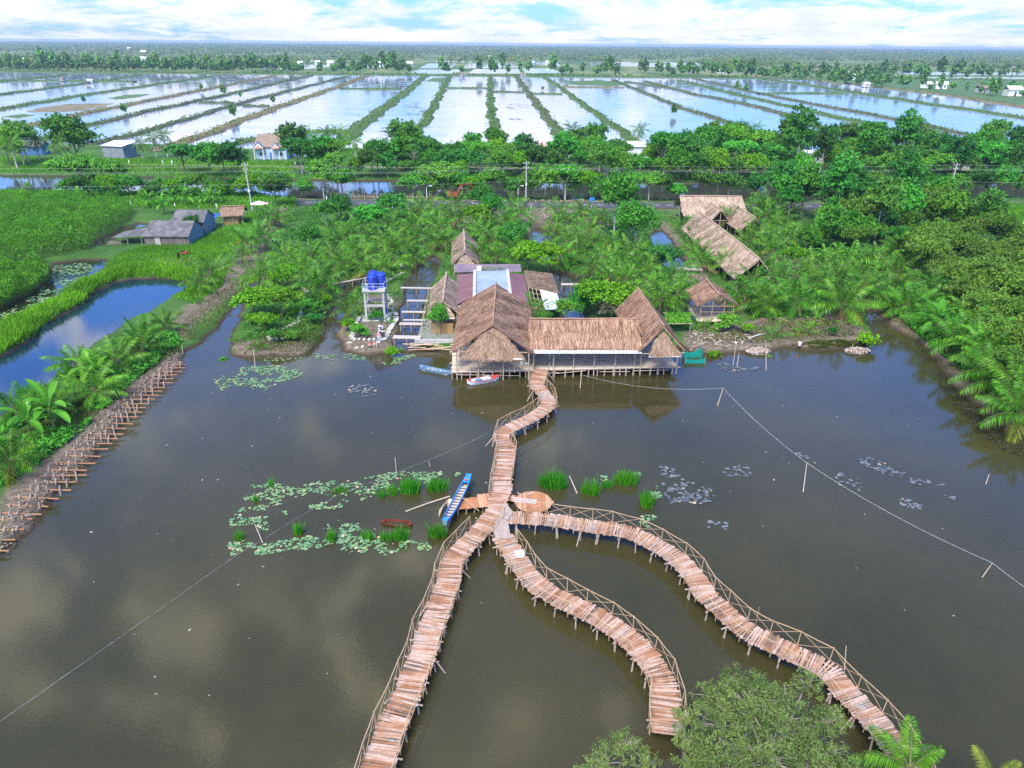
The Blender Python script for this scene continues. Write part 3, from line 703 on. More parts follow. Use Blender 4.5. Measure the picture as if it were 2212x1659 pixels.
for i in range(4):
    proto('shrub', 'shrub%d' % i, None, crown_mesh(200+i, 1.0, 1.3, 0.1, 40, 26, .14, (LM_MID, LM_YG, LM_DARK, LM_MANG)[i], lobes=4), cn='foliage')
proto('dry_shrub', 'greybush', trunk_mesh(1.2, .06, .03, 7, .1, BARK_W, 5, .2, .8), crown_mesh(211, 1.7, 2.6, 0.4, 90, 40, .11, LM_GREY, twigs=20))
def banana_mesh(seed, n=11, L=2.1):
    r = random.Random(seed); V = []; Fq = []; mi = []
    for i in range(n):
        a = i*2.4+r.uniform(-.3, .3); f = i/(n-1); e = R(78-75*f)+r.uniform(-.1, .1); droop = R(40+55*f)*r.uniform(.7, 1.2); Lf = L*r.uniform(.8, 1.15)
        ns = 8; p = Vector((0, 0, 1.3+.25*(1-f))); base = len(V); side = Vector((-math.sin(a), math.cos(a), 0))
        for k in range(ns+1):
            s = k/ns; el = e-droop*s**1.3; d = Vector((math.cos(a)*math.cos(el), math.sin(a)*math.cos(el), math.sin(el)))
            w = (0.03 if s < .2 else 0.30*math.sin(math.pi*min(1, (s-.2)/.8*.93+.07))**.6); up = d.cross(side); up = up if up.z > 0 else -up
            V += [p-side*w+up*w*.35, p, p+side*w+up*w*.35]; p = p+d*Lf/ns
        for k in range(ns):
            b = base+k*3; Fq += [(b, b+3, b+4, b+1), (b+1, b+4, b+5, b+2)]; mi += [0, 0]
    return mesh_np('leaves', [tuple(v) for v in V], Fq, [LM_BAN], mi)
for i in range(3):
    proto('banana_plant', 'ban%d' % i, trunk_mesh(1.5, .11, .07, 220+i, .04, STEMG), banana_mesh(i), 0, 'stem', 'leaves')

# --- coconut palms of the left bank, crown centres read off the photo
C = []
for i, (u, v, h, s) in enumerate([(25,862,2.2,1.0),(20,985,1.7,1.05),(118,860,1.7,.95),(200,836,1.7,1.1),(161,775,1.9,.95),(250,768,2.1,1.1),(296,712,2.2,1.0),(305,742,1.7,1.0),(352,690,1.8,.85)]):
    p = at(u, v, h); plant('palmnear%d' % (i % 3), p.x, p.y, s*.88, cl=C)
name_cluster(C, 'bushy coconut palm, {o} from the left, in the row above the wooden bank stakes', 'palm tree', 'coconut palms above the bank stakes')
C = []
for i, (u, v, s) in enumerate([(454,590,1.05),(430,612,.8),(534,527,1.0),(554,505,1.0),(568,475,.9),(520,548,.8),(590,465,.9)]):
    p = at(u, v, 1.7); plant('palm%d' % (i % 5), p.x, p.y, s, cl=C)
name_cluster(C, 'coconut palm, {o} from the left, along the bare earth track by the small pond', 'palm tree', 'coconut palms along the earth track')
# --- palm garden left of the buildings
Z5 = lambda x, y: (734.5+x*.336, 362.9+y*.336)
C = []
G1 = [(60,420),(270,480),(230,560),(340,380),(20,480),(100,520),(30,610),(200,640),(330,500),(150,660),(280,640),(430,490),(520,430),(490,560),(440,650),(400,430),(580,340),(620,470),(690,470),(590,520),(130,400),(330,590),(540,360),(470,380),(660,390),(120,590)]
for i, (x, y) in enumerate(G1):
    p = at(*Z5(x+rnd.uniform(-8, 8), y), 1.8)
    if is_land(p.x, p.y, .2): plant('palm%d' % (i % 5), p.x, p.y, rnd.uniform(.85, 1.1), cl=C)
Z4 = lambda x, y: (x*.336, 362.9+y*.336)
for i, (x, y) in enumerate([(1840,580),(1700,720),(2000,560),(2050,640),(1990,760),(2080,760),(2150,400),(2180,490),(2140,580),(1930,640),(2100,690),(1700,460),(1760,330)]):
    p = at(*Z4(x, y), 1.8)
    if is_land(p.x, p.y, .2): plant('palm%d' % (i % 5), p.x, p.y, rnd.uniform(.85, 1.1), cl=C)
rows_cluster(C, 'coconut palm, {o} from left, {r} row behind the water tower', 'palm tree', 'coconut palms of the garden behind the water tower', 8)
C = []
for i, (x, y) in enumerate([(540,250),(740,240),(745,330),(500,300),(640,300)]):
    p = at(*Z5(x, y), 1.8); plant('palm%d' % (i % 5), p.x, p.y, rnd.uniform(.9, 1.1), cl=C)
name_cluster(C, 'coconut palm, {o} from the left, beside the road near the excavator', 'palm tree', 'coconut palms near the excavator')
C = []
for i, (x, y) in enumerate([(930,420),(870,400),(980,480),(900,570),(1000,570),(1110,240),(1150,300),(1100,370),(1060,330),(960,360),(1160,480),(1130,540)]):
    p = at(*Z5(x, y), 1.8)
    if is_land(p.x, p.y, .2): plant('palm%d' % (i % 5), p.x, p.y, rnd.uniform(.9, 1.1), cl=C)
rows_cluster(C, 'coconut palm, {o} from the left, {r} row behind the purple-roofed house', 'palm tree', 'coconut palms behind the purple-roofed house', 6)
C = []
for i, (x, y) in enumerate([(1400,290),(1370,370),(1480,430),(1450,350),(1560,270),(1660,320),(1560,560),(1520,490),(1480,600),(1620,650),(1700,570),(1800,620),(1750,680),(1880,570),(1950,640),(2030,560),(1640,470),(1720,470),(1850,500),(1600,400),(1420,560)]):
    p = at(*Z5(x, y), 1.8)
    if is_land(p.x, p.y, .2): plant('palm%d' % (i % 5), p.x, p.y, rnd.uniform(.85, 1.1), cl=C)
rows_cluster(C, 'coconut palm, {o} from the left, {r} row between the two garden ditches', 'palm tree', 'coconut palms between the garden ditches', 7)
C = []
for i, (x, y) in enumerate([(2160,690),(2090,770),(1830,720),(2060,860),(1990,780),(2170,800),(1960,700)]):
    p = at(*Z5(x, y), 1.9)
    if is_land(p.x, p.y, .2): plant('palm%d' % (i % 5), p.x, p.y, rnd.uniform(.9, 1.15), cl=C)
name_cluster(C, 'coconut palm, {o} from the left, behind the right-hand gable of the pavilion', 'palm tree', 'coconut palms behind the right gable')
p = at(1154, 685, 1.4); o = plant('palm0', p.x, p.y, .95); tag(o, 'bright coconut palm squeezed between the two big thatched roofs', 'palm tree')
p = at(757, 660, 1.6); o = plant('palm1', p.x, p.y, .85); tag(o, 'lone coconut palm left of the water tower by the ditch', 'palm tree')
# --- right side
Z6 = lambda x, y: (1469+x*.336, 362.9+y*.336)
C = []
for i, (x, y) in enumerate([(90,430),(130,530),(30,360),(60,500),(290,620),(150,600)]):
    p = at(*Z6(x, y), 1.8); plant('palm%d' % (i % 5), p.x, p.y, .85, cl=C)
name_cluster(C, 'coconut palm, {o} from the left, along the muddy side of the long thatched hall', 'palm tree', 'coconut palms beside the long hall')
p = at(*Z6(310,315), 2.4); o = plant('palm2', p.x, p.y, 1.0); tag(o, 'dark coconut palm between the two small thatched gables', 'palm tree')
C = []
for i, (x, y) in enumerate([(530,640),(440,470),(560,460),(480,240),(560,300),(690,260),(640,380),(600,540),(500,400),(690,450),(580,210),(640,310)]):
    p = at(*Z6(x, y), 2.0); plant('palm%d' % (i % 5), p.x, p.y, rnd.uniform(.95, 1.15), cl=C)
rows_cluster(C, 'coconut palm, {o} from left, {r} row beyond the long hall', 'palm tree', 'coconut palms right of the long hall', 6)
C = []
for i, (x, y) in enumerate([(470,730),(640,730),(540,830),(420,830),(1180,710),(880,740),(1000,770),(1290,580),(1090,620),(1400,670),(1380,790),(880,630),(1200,620),(1050,700),(760,720),(1180,790),(950,680)]):
    p = at(*Z6(x, y), 2.0)
    if is_land(p.x, p.y, .3): plant('palm%d' % (i % 5), p.x, p.y, rnd.uniform(1.0, 1.2), cl=C)
rows_cluster(C, 'coconut palm, {o} from left, {r} row behind the right mud bank', 'palm tree', 'coconut palms of the grove behind the right mud bank', 6)
C = []
for i, (x, y, s) in enumerate([(750,850,1.25),(1045,885,1.3),(545,870,1.0)]):
    p = at(*Z6(x, y), 1.8); plant('palmnear%d' % (i % 3), p.x, p.y, s, cl=C)
name_cluster(C, 'large coconut palm, {o} from the left, at the front of the right mud bank', 'palm tree', 'front coconut palms of the right mud bank')
C = []
for i, (x, y, s) in enumerate([(1590,790,1.3),(1700,800,1.1),(1570,850,1.0),(1880,950,1.1),(1830,1010,1.1),(2000,1000,1.1),(1920,1080,1.15),(2060,1230,1.2),(2170,1250,1.1),(1650,960,1.0),(1760,1050,1.05),(1820,1120,1.05),(1960,1190,1.1),(2010,1310,1.15),(2090,1370,1.1),(2060,1140,1.05),(2215,1560,1.1),(1470,870,1.0),(1400,860,.9),(2150,1410,1.15),(2230,1500,1.1),(2240,1330,1.1),(1720,940,.9),(1420,500,1.0),(1500,620,1.0)]):
    p = at(*Z6(x, y), 1.8)
    if is_land(p.x, p.y, .2): plant('palmnear%d' % (i % 3), p.x, p.y, s, cl=C)
rows_cluster(C, 'coconut palm, {o} from left, {r} row along the right-hand bank of the pond', 'palm tree', 'coconut palms of the right-hand bank', 8)
C = []
for i, (x, y, s) in enumerate([(600,1080,1.0),(800,1050,.95),(150,1030,1.2),(750,490,1.0)]):
    p = at(*Z6(x, y), .2); plant('sap%d' % (i % 3), p.x, p.y, s, cl=C)
name_cluster(C, 'small stemless coconut sapling, {o} from the left, on the right mud bank', 'palm sapling', 'coconut saplings on the right mud bank')
p = P(*Z6(745, 1085), .6); o = plant('sap1', p.x, p.y, .5); tag(o, 'low sapling with yellowed leaves on the right mud bank', 'palm sapling')
for c in children(o): c.data = palm_crown(90, L=2.4, n=7, lo=5, hi=60, dry=0, yellow=7, pairs=16)
C = []
for u, v in [(428,655),(520,735),(560,752)]:
    p = P(u, v, .6); plant('sap%d' % (len(C) % 3), p.x, p.y, .8, cl=C)
name_cluster(C, 'small yellowish coconut sapling, {o} from the left, on the left bare bank', 'palm sapling', 'coconut saplings on the left bank')
# --- bananas
C = []
for u, v, s in [(195,800,1.15),(112,902,1.35),(60,915,1.1),(215,812,1.0)]:
    p = at(u, v, 1.4); plant('ban%d' % (len(C) % 3), p.x, p.y, s, cl=C)
name_cluster(C, 'bright banana plant, {o} from the left, among the palms above the bank stakes', 'banana plant', 'banana plants above the bank stakes')
C = []
for x, y, s in [(1640,1020,1.4),(1860,1190,1.5),(1900,1150,1.2)]:
    p = at(*Z6(x, y), 1.4); plant('ban%d' % (len(C) % 3), p.x, p.y, s, cl=C)
name_cluster(C, 'bright banana plant, {o} from the left, on the right-hand bank of the pond', 'banana plant', 'banana plants on the right-hand bank')
C = []
for u, v in [(318,433),(352,447),(400,430),(440,426),(455,430),(470,425),(370,428),(60,405),(170,425),(156,520)]:
    p = at(u, v, 1.5)
    if is_land(p.x, p.y, .2): plant('ban%d' % (len(C) % 3), p.x, p.y, 1.1, cl=C)
name_cluster(C, 'banana plant, {o} from the left, near the road left of the utility pole', 'banana plant', 'banana plants along the road')
C = []
for x, y in [(860,450),(930,560),(1010,545)]:
    p = at(*Z6(x, y), 1.5); plant('ban%d' % (len(C) % 3), p.x, p.y, 1.2, cl=C)
name_cluster(C, 'banana plant, {o} from the left, in the grove right of the long hall', 'banana plant', 'banana plants in the right grove')

# --- single garden trees
def tree(key, u, v, h, s, label, cat='tree'):
    p = at(u, v, h); return tag(plant(key, p.x, p.y, s), label, cat)
tree('dark0', 592, 412, 3.6, 1.25, 'big leafy tree beside the road by the left utility pole')
tree('bright0', 663, 515, 3.0, .95, 'bright green tree standing at the end of the earth track')
tree('small0', 618, 596, 2.2, 1.0, 'yellow-green tree with pale new leaves beside the stepping stone island')
tree('small1', 545, 650, 2.2, 1.15, 'yellow-green spreading tree at the left end of the island')
tree('small2', 606, 655, 2.2, 1.1, 'yellow-green tree in the middle of the island')
tree('small0', 572, 690, 1.6, .75, 'low yellow-green tree near the tip of the island')
tree('bright1', 703, 455, 3.2, 1.0, 'light green tree right of the earth track near the road')
tree('dark1', 735, 445, 3.0, 1.0, 'dark leafy tree behind the garden palms near the road')
tree('broad1', 850, 447, 3.0, .95, 'round leafy tree in the garden left of the excavator')
tree('broad3', 800, 475, 3.0, .9, 'round leafy tree in the left garden behind the palms')
tree('bright0', 1040, 430, 3.4, 1.05, 'tall bright tree in the garden right of the excavator')
tree('bright1', 1062, 462, 3.0, .9, 'bright leafy tree behind the small back hut')
tree('small0', 1032, 480, 2.2, 1.2, 'yellow-green tree in the garden behind the small back hut')
tree('dark2', 1108, 513, 3.0, .85, 'dark mango tree beside the narrow garden ditch')
tree('small1', 1140, 556, 2.4, 1.15, 'dense bright green tree overhanging the purple roof')
tree('small2', 1186, 562, 2.4, 1.1, 'dense bright green tree beside the ditch right of the roof')
tree('bright0', 1330, 455, 4.6, 1.75, 'very tall pale green tree in the right half of the garden')
tree('bright1', 1372, 505, 4.0, 1.4, 'tall pale green tree leaning beside the tallest garden tree')
tree('dark0', 1434, 558, 2.8, .8, 'round tree beside the ditch near the long hall')
tree('small0', 1290, 648, 2.4, 1.25, 'leafy green tree behind the long thatched wing')
tree('dark1', 1258, 645, 2.2, .75, 'small dark tree between the ditch and the thatched wing')
tree('small1', 1345, 650, 2.4, 1.1, 'leafy green tree left of the right-hand gable')
tree('greybush', 1322, 663, 1.8, 1.15, 'dry grey leafless-looking bush behind the thatched wing', 'bush')
tree('bright0', 1222, 675, 1.6, .55, 'small shrubby tree beside the white metal roof')
tree('small0', 1715, 558, 2.4, .95, 'bright yellow-green tree at the far end of the long hall')
tree('small1', 1760, 515, 2.2, 1.0, 'yellow-green bushy tree in the grove right of the hall')
tree('bright1', 1740, 535, 2.2, .8, 'leafy green tree in the grove right of the hall')
tree('shrub0', 1568, 703, .8, 1.7, 'round blue-green bush on the right mud bank', 'bush')
tree('shrub1', 1615, 716, .4, .75, 'small bright green bush on the bare mud bank', 'bush')
tree('shrub1', 1548, 752, .4, .8, 'bright grassy bush at the water edge by the green net', 'bush')
tree('shrub1', 1877, 733, .5, 1.3, 'bright green bush at the tip of the right mud bank', 'bush')
tree('shrub0', 1665, 752, .4, .7, 'small leafy bush by the shell heap', 'bush')
tree('shrub2', 1800, 722, .4, .7, 'small dark bush under the largest front palm', 'bush')
tree('shrub0', 778, 713, .8, 1.3, 'bright bush in front of the water tower legs', 'bush')
tree('shrub0', 812, 682, .7, 1.0, 'leafy bush under the water tower', 'bush')
tree('shrub1', 748, 705, .5, 1.0, 'bright bush on the left edge of the tower island', 'bush')
tree('shrub1', 850, 752, .4, .9, 'bright grassy bush at the water edge of the tower island', 'bush')
tree('shrub2', 378, 508, .8, 1.2, 'green bush in front of the grey shed wall', 'bush')
tree('dark2', 412, 488, 1.8, .5, 'small tree growing against the grey shed gable', 'tree')
tree('shrub0', 480, 757, .5, .8, 'tuft of green weeds in the water left of the island', 'bush')
tree('bright0', 948, 690, 2.0, .55, 'thin young tree in front of the left thatched hut')
C = []
for x, y in [(2050,930),(2100,880),(2020,1000),(1960,900),(2100,1010),(1900,960),(2060,800),(1700,1010),(1640,1000),(1760,1120),(1880,1110)]:
    p = P(*Z4(x, y), .6)
    if is_land(p.x, p.y, .2): plant('shrub%d' % (len(C) % 3), p.x, p.y, rnd.uniform(.8, 1.3), cl=C)
name_cluster(C, 'low green bush, {o} from the left, on the stepping stone island', 'bush', 'bushes on the stepping stone island')

# --- trees along the canal bank beside the road
C = []
for u, v, s in [(945,368,1.25),(1215,365,1.1),(1300,372,1.25),(1392,372,.9)]:
    x = (u-W0/2)/F0*180; plant('umb%d' % (len(C) % 3), x*.96, 172.0, s, cl=C)
name_cluster(C, 'pale trunked spreading tree, {o} from the left, on the canal bank beside the road', 'tree', 'pale trunked trees beside the road')
C = []
x = -50
while x < 135:
    if all(abs(x-o) > 1.5 for o in (-17, 12, 22, 31)) and not (-38 < x < -30): plant('broad%d' % rnd.randrange(6) if rnd.random() < .6 else 'low%d' % rnd.randrange(4), x, 171.5+max(0, x-60)*.1+rnd.uniform(-.6, 1.2), rnd.uniform(.7, 1.15), cl=C)
    x += rnd.uniform(3.6, 6.5)
for i in range(34):
    u = 150+i*15+rnd.uniform(-5, 5); p = P(u, 424+rnd.uniform(-4, 5), .6)
    if is_land(p.x, p.y, .1): plant('low%d' % rnd.randrange(4), p.x, p.y, rnd.uniform(.42, .8), cl=C)
rows_cluster(C, 'leafy tree, {o} from left, {r} row on the near canal bank', 'tree', 'trees on the near canal bank', 15)
def belt_kind(yy):
    q = rnd.random()
    if yy < 203: return ('low%d' % rnd.randrange(4)) if q < .75 else 'broad%d' % rnd.randrange(6)
    return 'low%d' % rnd.randrange(4) if q < .3 else ('tall%d' % rnd.randrange(4) if q < .55 else ('umb%d' % rnd.randrange(3) if q < .62 else 'broad%d' % rnd.randrange(6)))
C = []
for yy in (200.0, 206.5, 228.0, 239.0):
    x = -64 if yy < 220 else -38
    while x < 175:
        if rnd.random() < .86: plant(belt_kind(yy), x, yy+max(0, x-60)*.1+rnd.uniform(-2, 2), rnd.uniform(.75, 1.35)*(1.15 if yy > 203 else 1.0), cl=C)
        x += rnd.uniform(3.6, 6.2) if yy < 220 else rnd.uniform(5.5, 10)
for yy in (212.0, 221.5):
    x = -32
    while x < 150: plant('low%d' % rnd.randrange(4) if rnd.random() < .7 else 'broad%d' % rnd.randrange(6), x, yy+max(0, x-60)*.1+rnd.uniform(-2.5, 2.5), rnd.uniform(.8, 1.3), cl=C); x += rnd.uniform(5.5, 10)
rows_cluster(C, 'leafy tree, {o} from left, {r} row beyond the canal', 'tree', 'trees on the far canal bank', 24)
C = []
for u, v, s in [(175,385,1.1),(170,345,1.3),(205,370,1.0),(300,352,1.1),(345,350,1.15),(395,345,1.0),(330,372,1.0),(290,378,.8),(450,350,1.0),(480,345,.9),(505,352,.8),(250,385,.7),(15,330,1.0),(55,325,1.0),(640,330,1.1),(690,340,1.15),(620,352,1.0)]:
    p = at(u, v, 3.6)
    if is_land(p.x, p.y, .3): plant('broad%d' % rnd.randrange(6) if rnd.random() < .5 else 'low%d' % rnd.randrange(4), p.x, p.y, s*1.4, cl=C)
rows_cluster(C, 'leafy tree, {o} from left, {r} row left of the villa beyond the canal', 'tree', 'trees on the far bank left of the villa', 9)
C = []
for u, v in [(75,303),(40,312),(25,318),(300,300),(330,298),(355,298),(120,310),(730,288),(705,290),(765,300),(893,295),(1235,292),(1180,350),(1373,282),(1630,285),(1680,290),(1770,300),(1870,298),(1965,287),(1985,285),(2010,300),(2195,285),(2170,290),(610,330),(660,300)]:
    p = at(u, v, 6.0); plant('palmtall%d' % (len(C) % 3), p.x, p.y if is_land(p.x, p.y, .1) else min(p.y, 255), rnd.uniform(.9, 1.15), cl=C)
rows_cluster(C, 'tall coconut palm, {o} from left, {r} row at near edge of the shrimp ponds', 'palm tree', 'tall coconut palms by the shrimp ponds', 13)
C = []
for i in range(34):
    u = 1420+i*24+rnd.uniform(-8, 8); p = P(u, 345+rnd.uniform(-14, 8)-(10 if u > 1900 else 0), .6)
    if 222 < p.y < 262 and is_land(p.x, p.y, .3): plant('broad%d' % rnd.randrange(6) if rnd.random() < .5 else 'low%d' % rnd.randrange(4), p.x, p.y, rnd.uniform(.8, 1.2), cl=C)
rows_cluster(C, 'leafy tree, {o} from left, {r} row between far road and right shrimp ponds', 'tree', 'trees at the right edge of the shrimp ponds', 14)
# --- wood on the right, in front of the road
C = []
for i in range(400):
    u, v = rnd.uniform(1640, 2130), rnd.uniform(448, 545); p = P(u, v, .6)
    if p.x < 47+(150-p.y)*.25 or p.y > 158 or (u > 2040 and v < 480): continue
    if u < 1790 and v > 478: continue
    if all((o.location.x-p.x)**2+(o.location.y-p.y)**2 > 14 for o in C): plant('tall%d' % rnd.randrange(4) if rnd.random() < .65 else 'low%d' % rnd.randrange(4), p.x, p.y, rnd.uniform(.7, 1.2)*(1.0 if u < 1950 else .7), cl=C)
rows_cluster(C, 'tall leafy tree, {o} from left, {r} row of the right wood', 'tree', 'tall trees of the wood on the right', 12)
C = []
for i in range(500):
    u, v = rnd.uniform(1950, 2330), rnd.uniform(540, 850); p = P(u, v, .6)
    if v > 590 and u < 1975+(v-590)*.8: continue
    if not is_land(p.x, p.y, .5): continue
    if all((o.location.x-p.x)**2+(o.location.y-p.y)**2 > 9.5 for o in C): plant('mang%d' % rnd.randrange(4), p.x, p.y, rnd.uniform(.7, 1.4), cl=C)
rows_cluster(C, 'olive green bushy mangrove, {o} from left, {r} row of the right-hand thicket', 'tree', 'mangroves of the right-hand thicket', 12)
C = []
for x, y, s in [(1120,400,1.3),(1300,360,1.3),(1130,490,.9),(1590,370,1.2),(1780,360,1.2),(1870,370,1.2),(1640,300,1.2),(1480,440,.8),(1280,420,.7)]:
    p = at(*Z6(x, y), 2.4); plant('mang%d' % (len(C) % 4), p.x, p.y, s*1.15, cl=C)
name_cluster(C, 'pale olive tree, {o} from the left, at the front edge of the right wood', 'tree', 'pale trees at the edge of the right wood')
# --- far trees, single meshes: a few pixels each
def far_tree(seed, H, Rr):
    r = np.random.default_rng(seed); n = 90
    d = r.normal(size=(n, 3)); d = unit(d)*r.random((n, 1))**.4
    Pp = d*np.array([Rr, Rr, H*.36])+np.array([0, 0, H*.6]); V, Fq = leaf_cloud(r, Pp, d, 1.15*Rr/2.5, .55)
    return mesh_np('far_tree', V, Fq, LM_FARTREE)
LM_FARTREE = leafmat('far_tree_leaf', (0.034, 0.124, 0.018), (0.101, 0.289, 0.035), .2, .7, .015, .25)
FT = [far_tree(i, 9+2*(i % 4), 2.6+.5*(i % 3)) for i in range(8)]
def ftree(x, y, cl, s=1.0):
    o = link('far_tree', rnd.choice(FT), None, (x, y, .4), rnd.uniform(0, 6.28)); s *= rnd.uniform(.75, 1.2); o.scale = (s, s, s*rnd.uniform(.8, 1.25)); cl.append(o)
C = []
u = -20
while u < 2230:
    dens = .95 if (u < 700 or 1330 < u < 1560 or 760 < u < 900) else .5
    if rnd.random() < dens and not (905 < u < 965):
        p = P(u, 163, .4); y = 893+rnd.uniform(0, 45); ftree((u-W0/2)/F0*y*1.04, y, C, 1.35)
    u += rnd.uniform(5, 11) if u < 700 else rnd.uniform(6, 13)
rows_cluster(C, 'small far tree, {o} from left, {r} row at far edge of the ponds', 'tree', 'trees along the far edge of the shrimp ponds', 40)
C = []
for i in range(60):
    t = rnd.random(); p = P(1600+620*t, 166+46*t+rnd.uniform(-5, 3), .2)
    y = max(p.y, 300); ftree(p.x, y, C, .95 if t < .7 else .8)
rows_cluster(C, 'far roadside tree, {o} from the left, {r} row right of the shrimp ponds', 'tree', 'trees right of the shrimp ponds', 20)
C = []
for u, v in [(182,222),(436,196),(520,212),(505,255),(591,224),(484,207),(270,246),(1455,248),(1590,200),(1610,201)]:
    p = P(u, v, .5); ftree(p.x, p.y, C, .5)
name_cluster(C, 'lone small tree, {o} from the left, on a dike between the shrimp ponds', 'tree', 'lone trees on the dikes')
# ------------------------------------------------------------------ stuff
def pts_in(poly, n, r, z=.5, margin=.3):
    a = px2(poly, z); lo, hi = a.min(0), a.max(0); out = np.zeros((0, 2)); g = 0
    while len(out) < n and g < 40:
        q = lo+(hi-lo)*r.random((n*2, 2)); k = sdpoly(q[:,0], q[:,1], a) > 0; q = q[k]
        if len(q): q = q[water_sd(q[:,0], q[:,1]) < -margin] if margin is not None else q
        out = np.vstack([out, q]); g += 1
    return out[:n]
def zat(q):
    xs, ys, Z = GZ
    i = np.clip(((q[:,0]-xs[0])/(xs[1]-xs[0])).astype(int), 0, len(xs)-1); j = np.clip(((q[:,1]-ys[0])/(ys[1]-ys[0])).astype(int), 0, len(ys)-1)
    return Z[j, i]
def blades(q, z, h, w, r, lean=.35):
    n = len(q); base = np.column_stack([q, z-.03]); a = r.random(n)*6.283; hh = h*(.55+.8*r.random(n))
    side = np.column_stack([np.cos(a), np.sin(a), np.zeros(n)])*(w*(.7+.6*r.random(n)))[:,None]
    tip = base+np.column_stack([r.normal(size=n)*lean*hh, r.normal(size=n)*lean*hh, hh]); mid = (base+tip)/2+np.column_stack([np.zeros((n,2)), .12*hh])
    V = np.stack([base-side, base+side, mid+side*.8, tip], 1)
    V[:,3] = tip; V2 = np.stack([base-side, base+side, mid+side*.7, mid-side*.7], 1).reshape(-1,3); V3 = np.stack([mid-side*.7, mid+side*.7, tip+side*.1, tip-side*.1], 1).reshape(-1,3)
    V = np.vstack([V2, V3]); return V, np.arange(len(V)).reshape(-1,4)
def grass(name, polys, n, h, w, m, seed, margin=.15, label=None):
    r = np.random.default_rng(seed); q = np.vstack([pts_in(p, int(n*f), r, .5, margin) for p, f in polys]); V, Fq = blades(q, zat(q) if margin is not None else np.zeros(len(q)), h, w, r)
    o = link(name, mesh_np(name, V, Fq, m)); o['kind'] = 'stuff'; return o
POND_RIM = [([(0,705),(94,660),(175,612),(260,582),(340,575),(420,590),(410,612),(336,602),(252,607),(188,653),(91,708),(0,772),(-150,850),(-150,790)], 1.0)]
LAWN = [([(225,560),(330,528),(420,520),(500,490),(545,460),(560,480),(500,540),(440,590),(330,600),(230,590)], 1.0), ([(370,640),(440,610),(500,560),(480,620),(420,660)], .25)]
grass('reed_grass', POND_RIM, 16000, .85, .05, LM_GRASS, 1)
grass('lawn_grass', LAWN, 22000, .28, .05, LM_GRASS, 2)
grass('bank_grass', [([(480,690),(560,560),(520,600),(400,690),(370,740),(430,735)], .15), ([(20,1050),(150,950),(300,820),(395,755),(350,740),(200,850),(0,960)], .6), ([(1640,762),(1760,760),(1880,755),(1870,735),(1700,742)], .9), ([(1500,740),(1640,700),(1800,690),(1860,730),(1640,745)], .35), ([(1880,680),(2000,760),(2200,950),(2230,930),(2060,760),(1900,650)], .4), ([(500,770),(690,770),(700,690),(640,690)], .3)], 9000, .3, .04, LM_DULL, 3)
grass('verge_grass', [([(0,395),(640,395),(640,450),(0,450)], 1.0), ([(0,340),(640,352),(640,392),(0,392)], 1.0), ([(2050,445),(2230,442),(2230,520),(2080,500)], .5), ([(640,320),(2230,330),(2230,400),(640,396)], .9)], 15000, .6, .09, LM_GRASS, 4)
def undergrowth(name, polys, n, leaf, m, seed, hmax=1.1):
    r = np.random.default_rng(seed); q = np.vstack([pts_in(p, int(n*f), r, .5, .5) for p, f in polys])
    k = vnoise(q[:,0], q[:,1], 2.2, seed) > .42; q = q[k]; hh = hmax*vnoise(q[:,0], q[:,1], 1.8, seed+1)*r.random(len(q))
    Pp = np.column_stack([q, zat(q)+hh]); V, Fq = leaf_cloud(r, Pp, np.zeros((len(q), 3)), leaf, .45, up=1.0)
    o = link(name, mesh_np(name, V, Fq, m)); o['kind'] = 'stuff'
GARDEN = [([(620,450),(1120,455),(1120,560),(980,570),(880,700),(720,700),(560,760),(520,720),(590,580)], 1.0), ([(1200,450),(1420,460),(1480,640),(1480,690),(1200,690),(1190,560)], .7), ([(1640,500),(1800,480),(1960,560),(1960,680),(1600,690),(1560,640)], .8)]
undergrowth('undergrowth', GARDEN, 26000, .22, LM_DARK, 21, .8)
undergrowth('weeds', [([(620,450),(1500,455),(1480,690),(560,760)], 1.0), ([(1560,640),(1960,560),(1960,700),(1600,720)], .5)], 6000, .2, LM_YG, 31, .7)
undergrowth('bank_undergrowth', [([(0,1060),(150,960),(300,820),(395,740),(340,690),(100,840),(0,900)], 1.0), ([(1880,640),(2100,820),(2230,930),(2230,800),(2000,640)], 1.2), ([(0,395),(640,395),(640,442),(0,442)], 1.0), ([(640,325),(2230,330),(2230,400),(640,396)], 2.0)], 14000, .25, LM_MID, 41, 1.0)
def thicket(name, poly, n, H, m, seed, leaf=.2):
    r = np.random.default_rng(seed); a = px2(poly, .5); lo, hi = a.min(0), a.max(0); q = lo+(hi-lo)*r.random((n*3, 2)); d = sdpoly(q[:,0], q[:,1], a); k = d > 0; q = q[k][:n]; d = d[k][:n]
    top = H*(.55+.6*vnoise(q[:,0], q[:,1], 1.6, seed))*np.clip(.55+d*.3, 0, 1); hh = top*(1-.75*r.random(len(q))**2.2)
    Pp = np.column_stack([q, .5+hh]); V, Fq = leaf_cloud(r, Pp, np.zeros((len(q), 3)), leaf, .27, up=.5)
    ns = n//30; V2, F2 = blades(q[:ns], np.full(ns, .5), H*.7, .03, r, .08)
    F2 = F2+len(V); o = link(name, mesh_np(name, np.vstack([V, V2]), np.vstack([Fq, F2]), [m, LM_DULL], np.concatenate([np.zeros(len(Fq), int), np.ones(len(F2), int)]))); o['kind'] = 'stuff'
LM_THICK = leafmat('thicket_leaf', (0.037, 0.163, 0.010), (0.136, 0.396, 0.020), .3, .55, .01, .1, patch=.35)
thicket('thicket', [(-160,605),(0,592),(100,560),(190,543),(222,513),(282,476),(292,458),(200,446),(0,448),(-160,452)], 105000, 4.3, LM_THICK, 51, .17)
thicket('thicket', [(-220,700),(0,668),(58,640),(108,608),(112,588),(90,583),(0,600),(-220,630)], 60000, 3.3, LM_THICK, 52, .15)
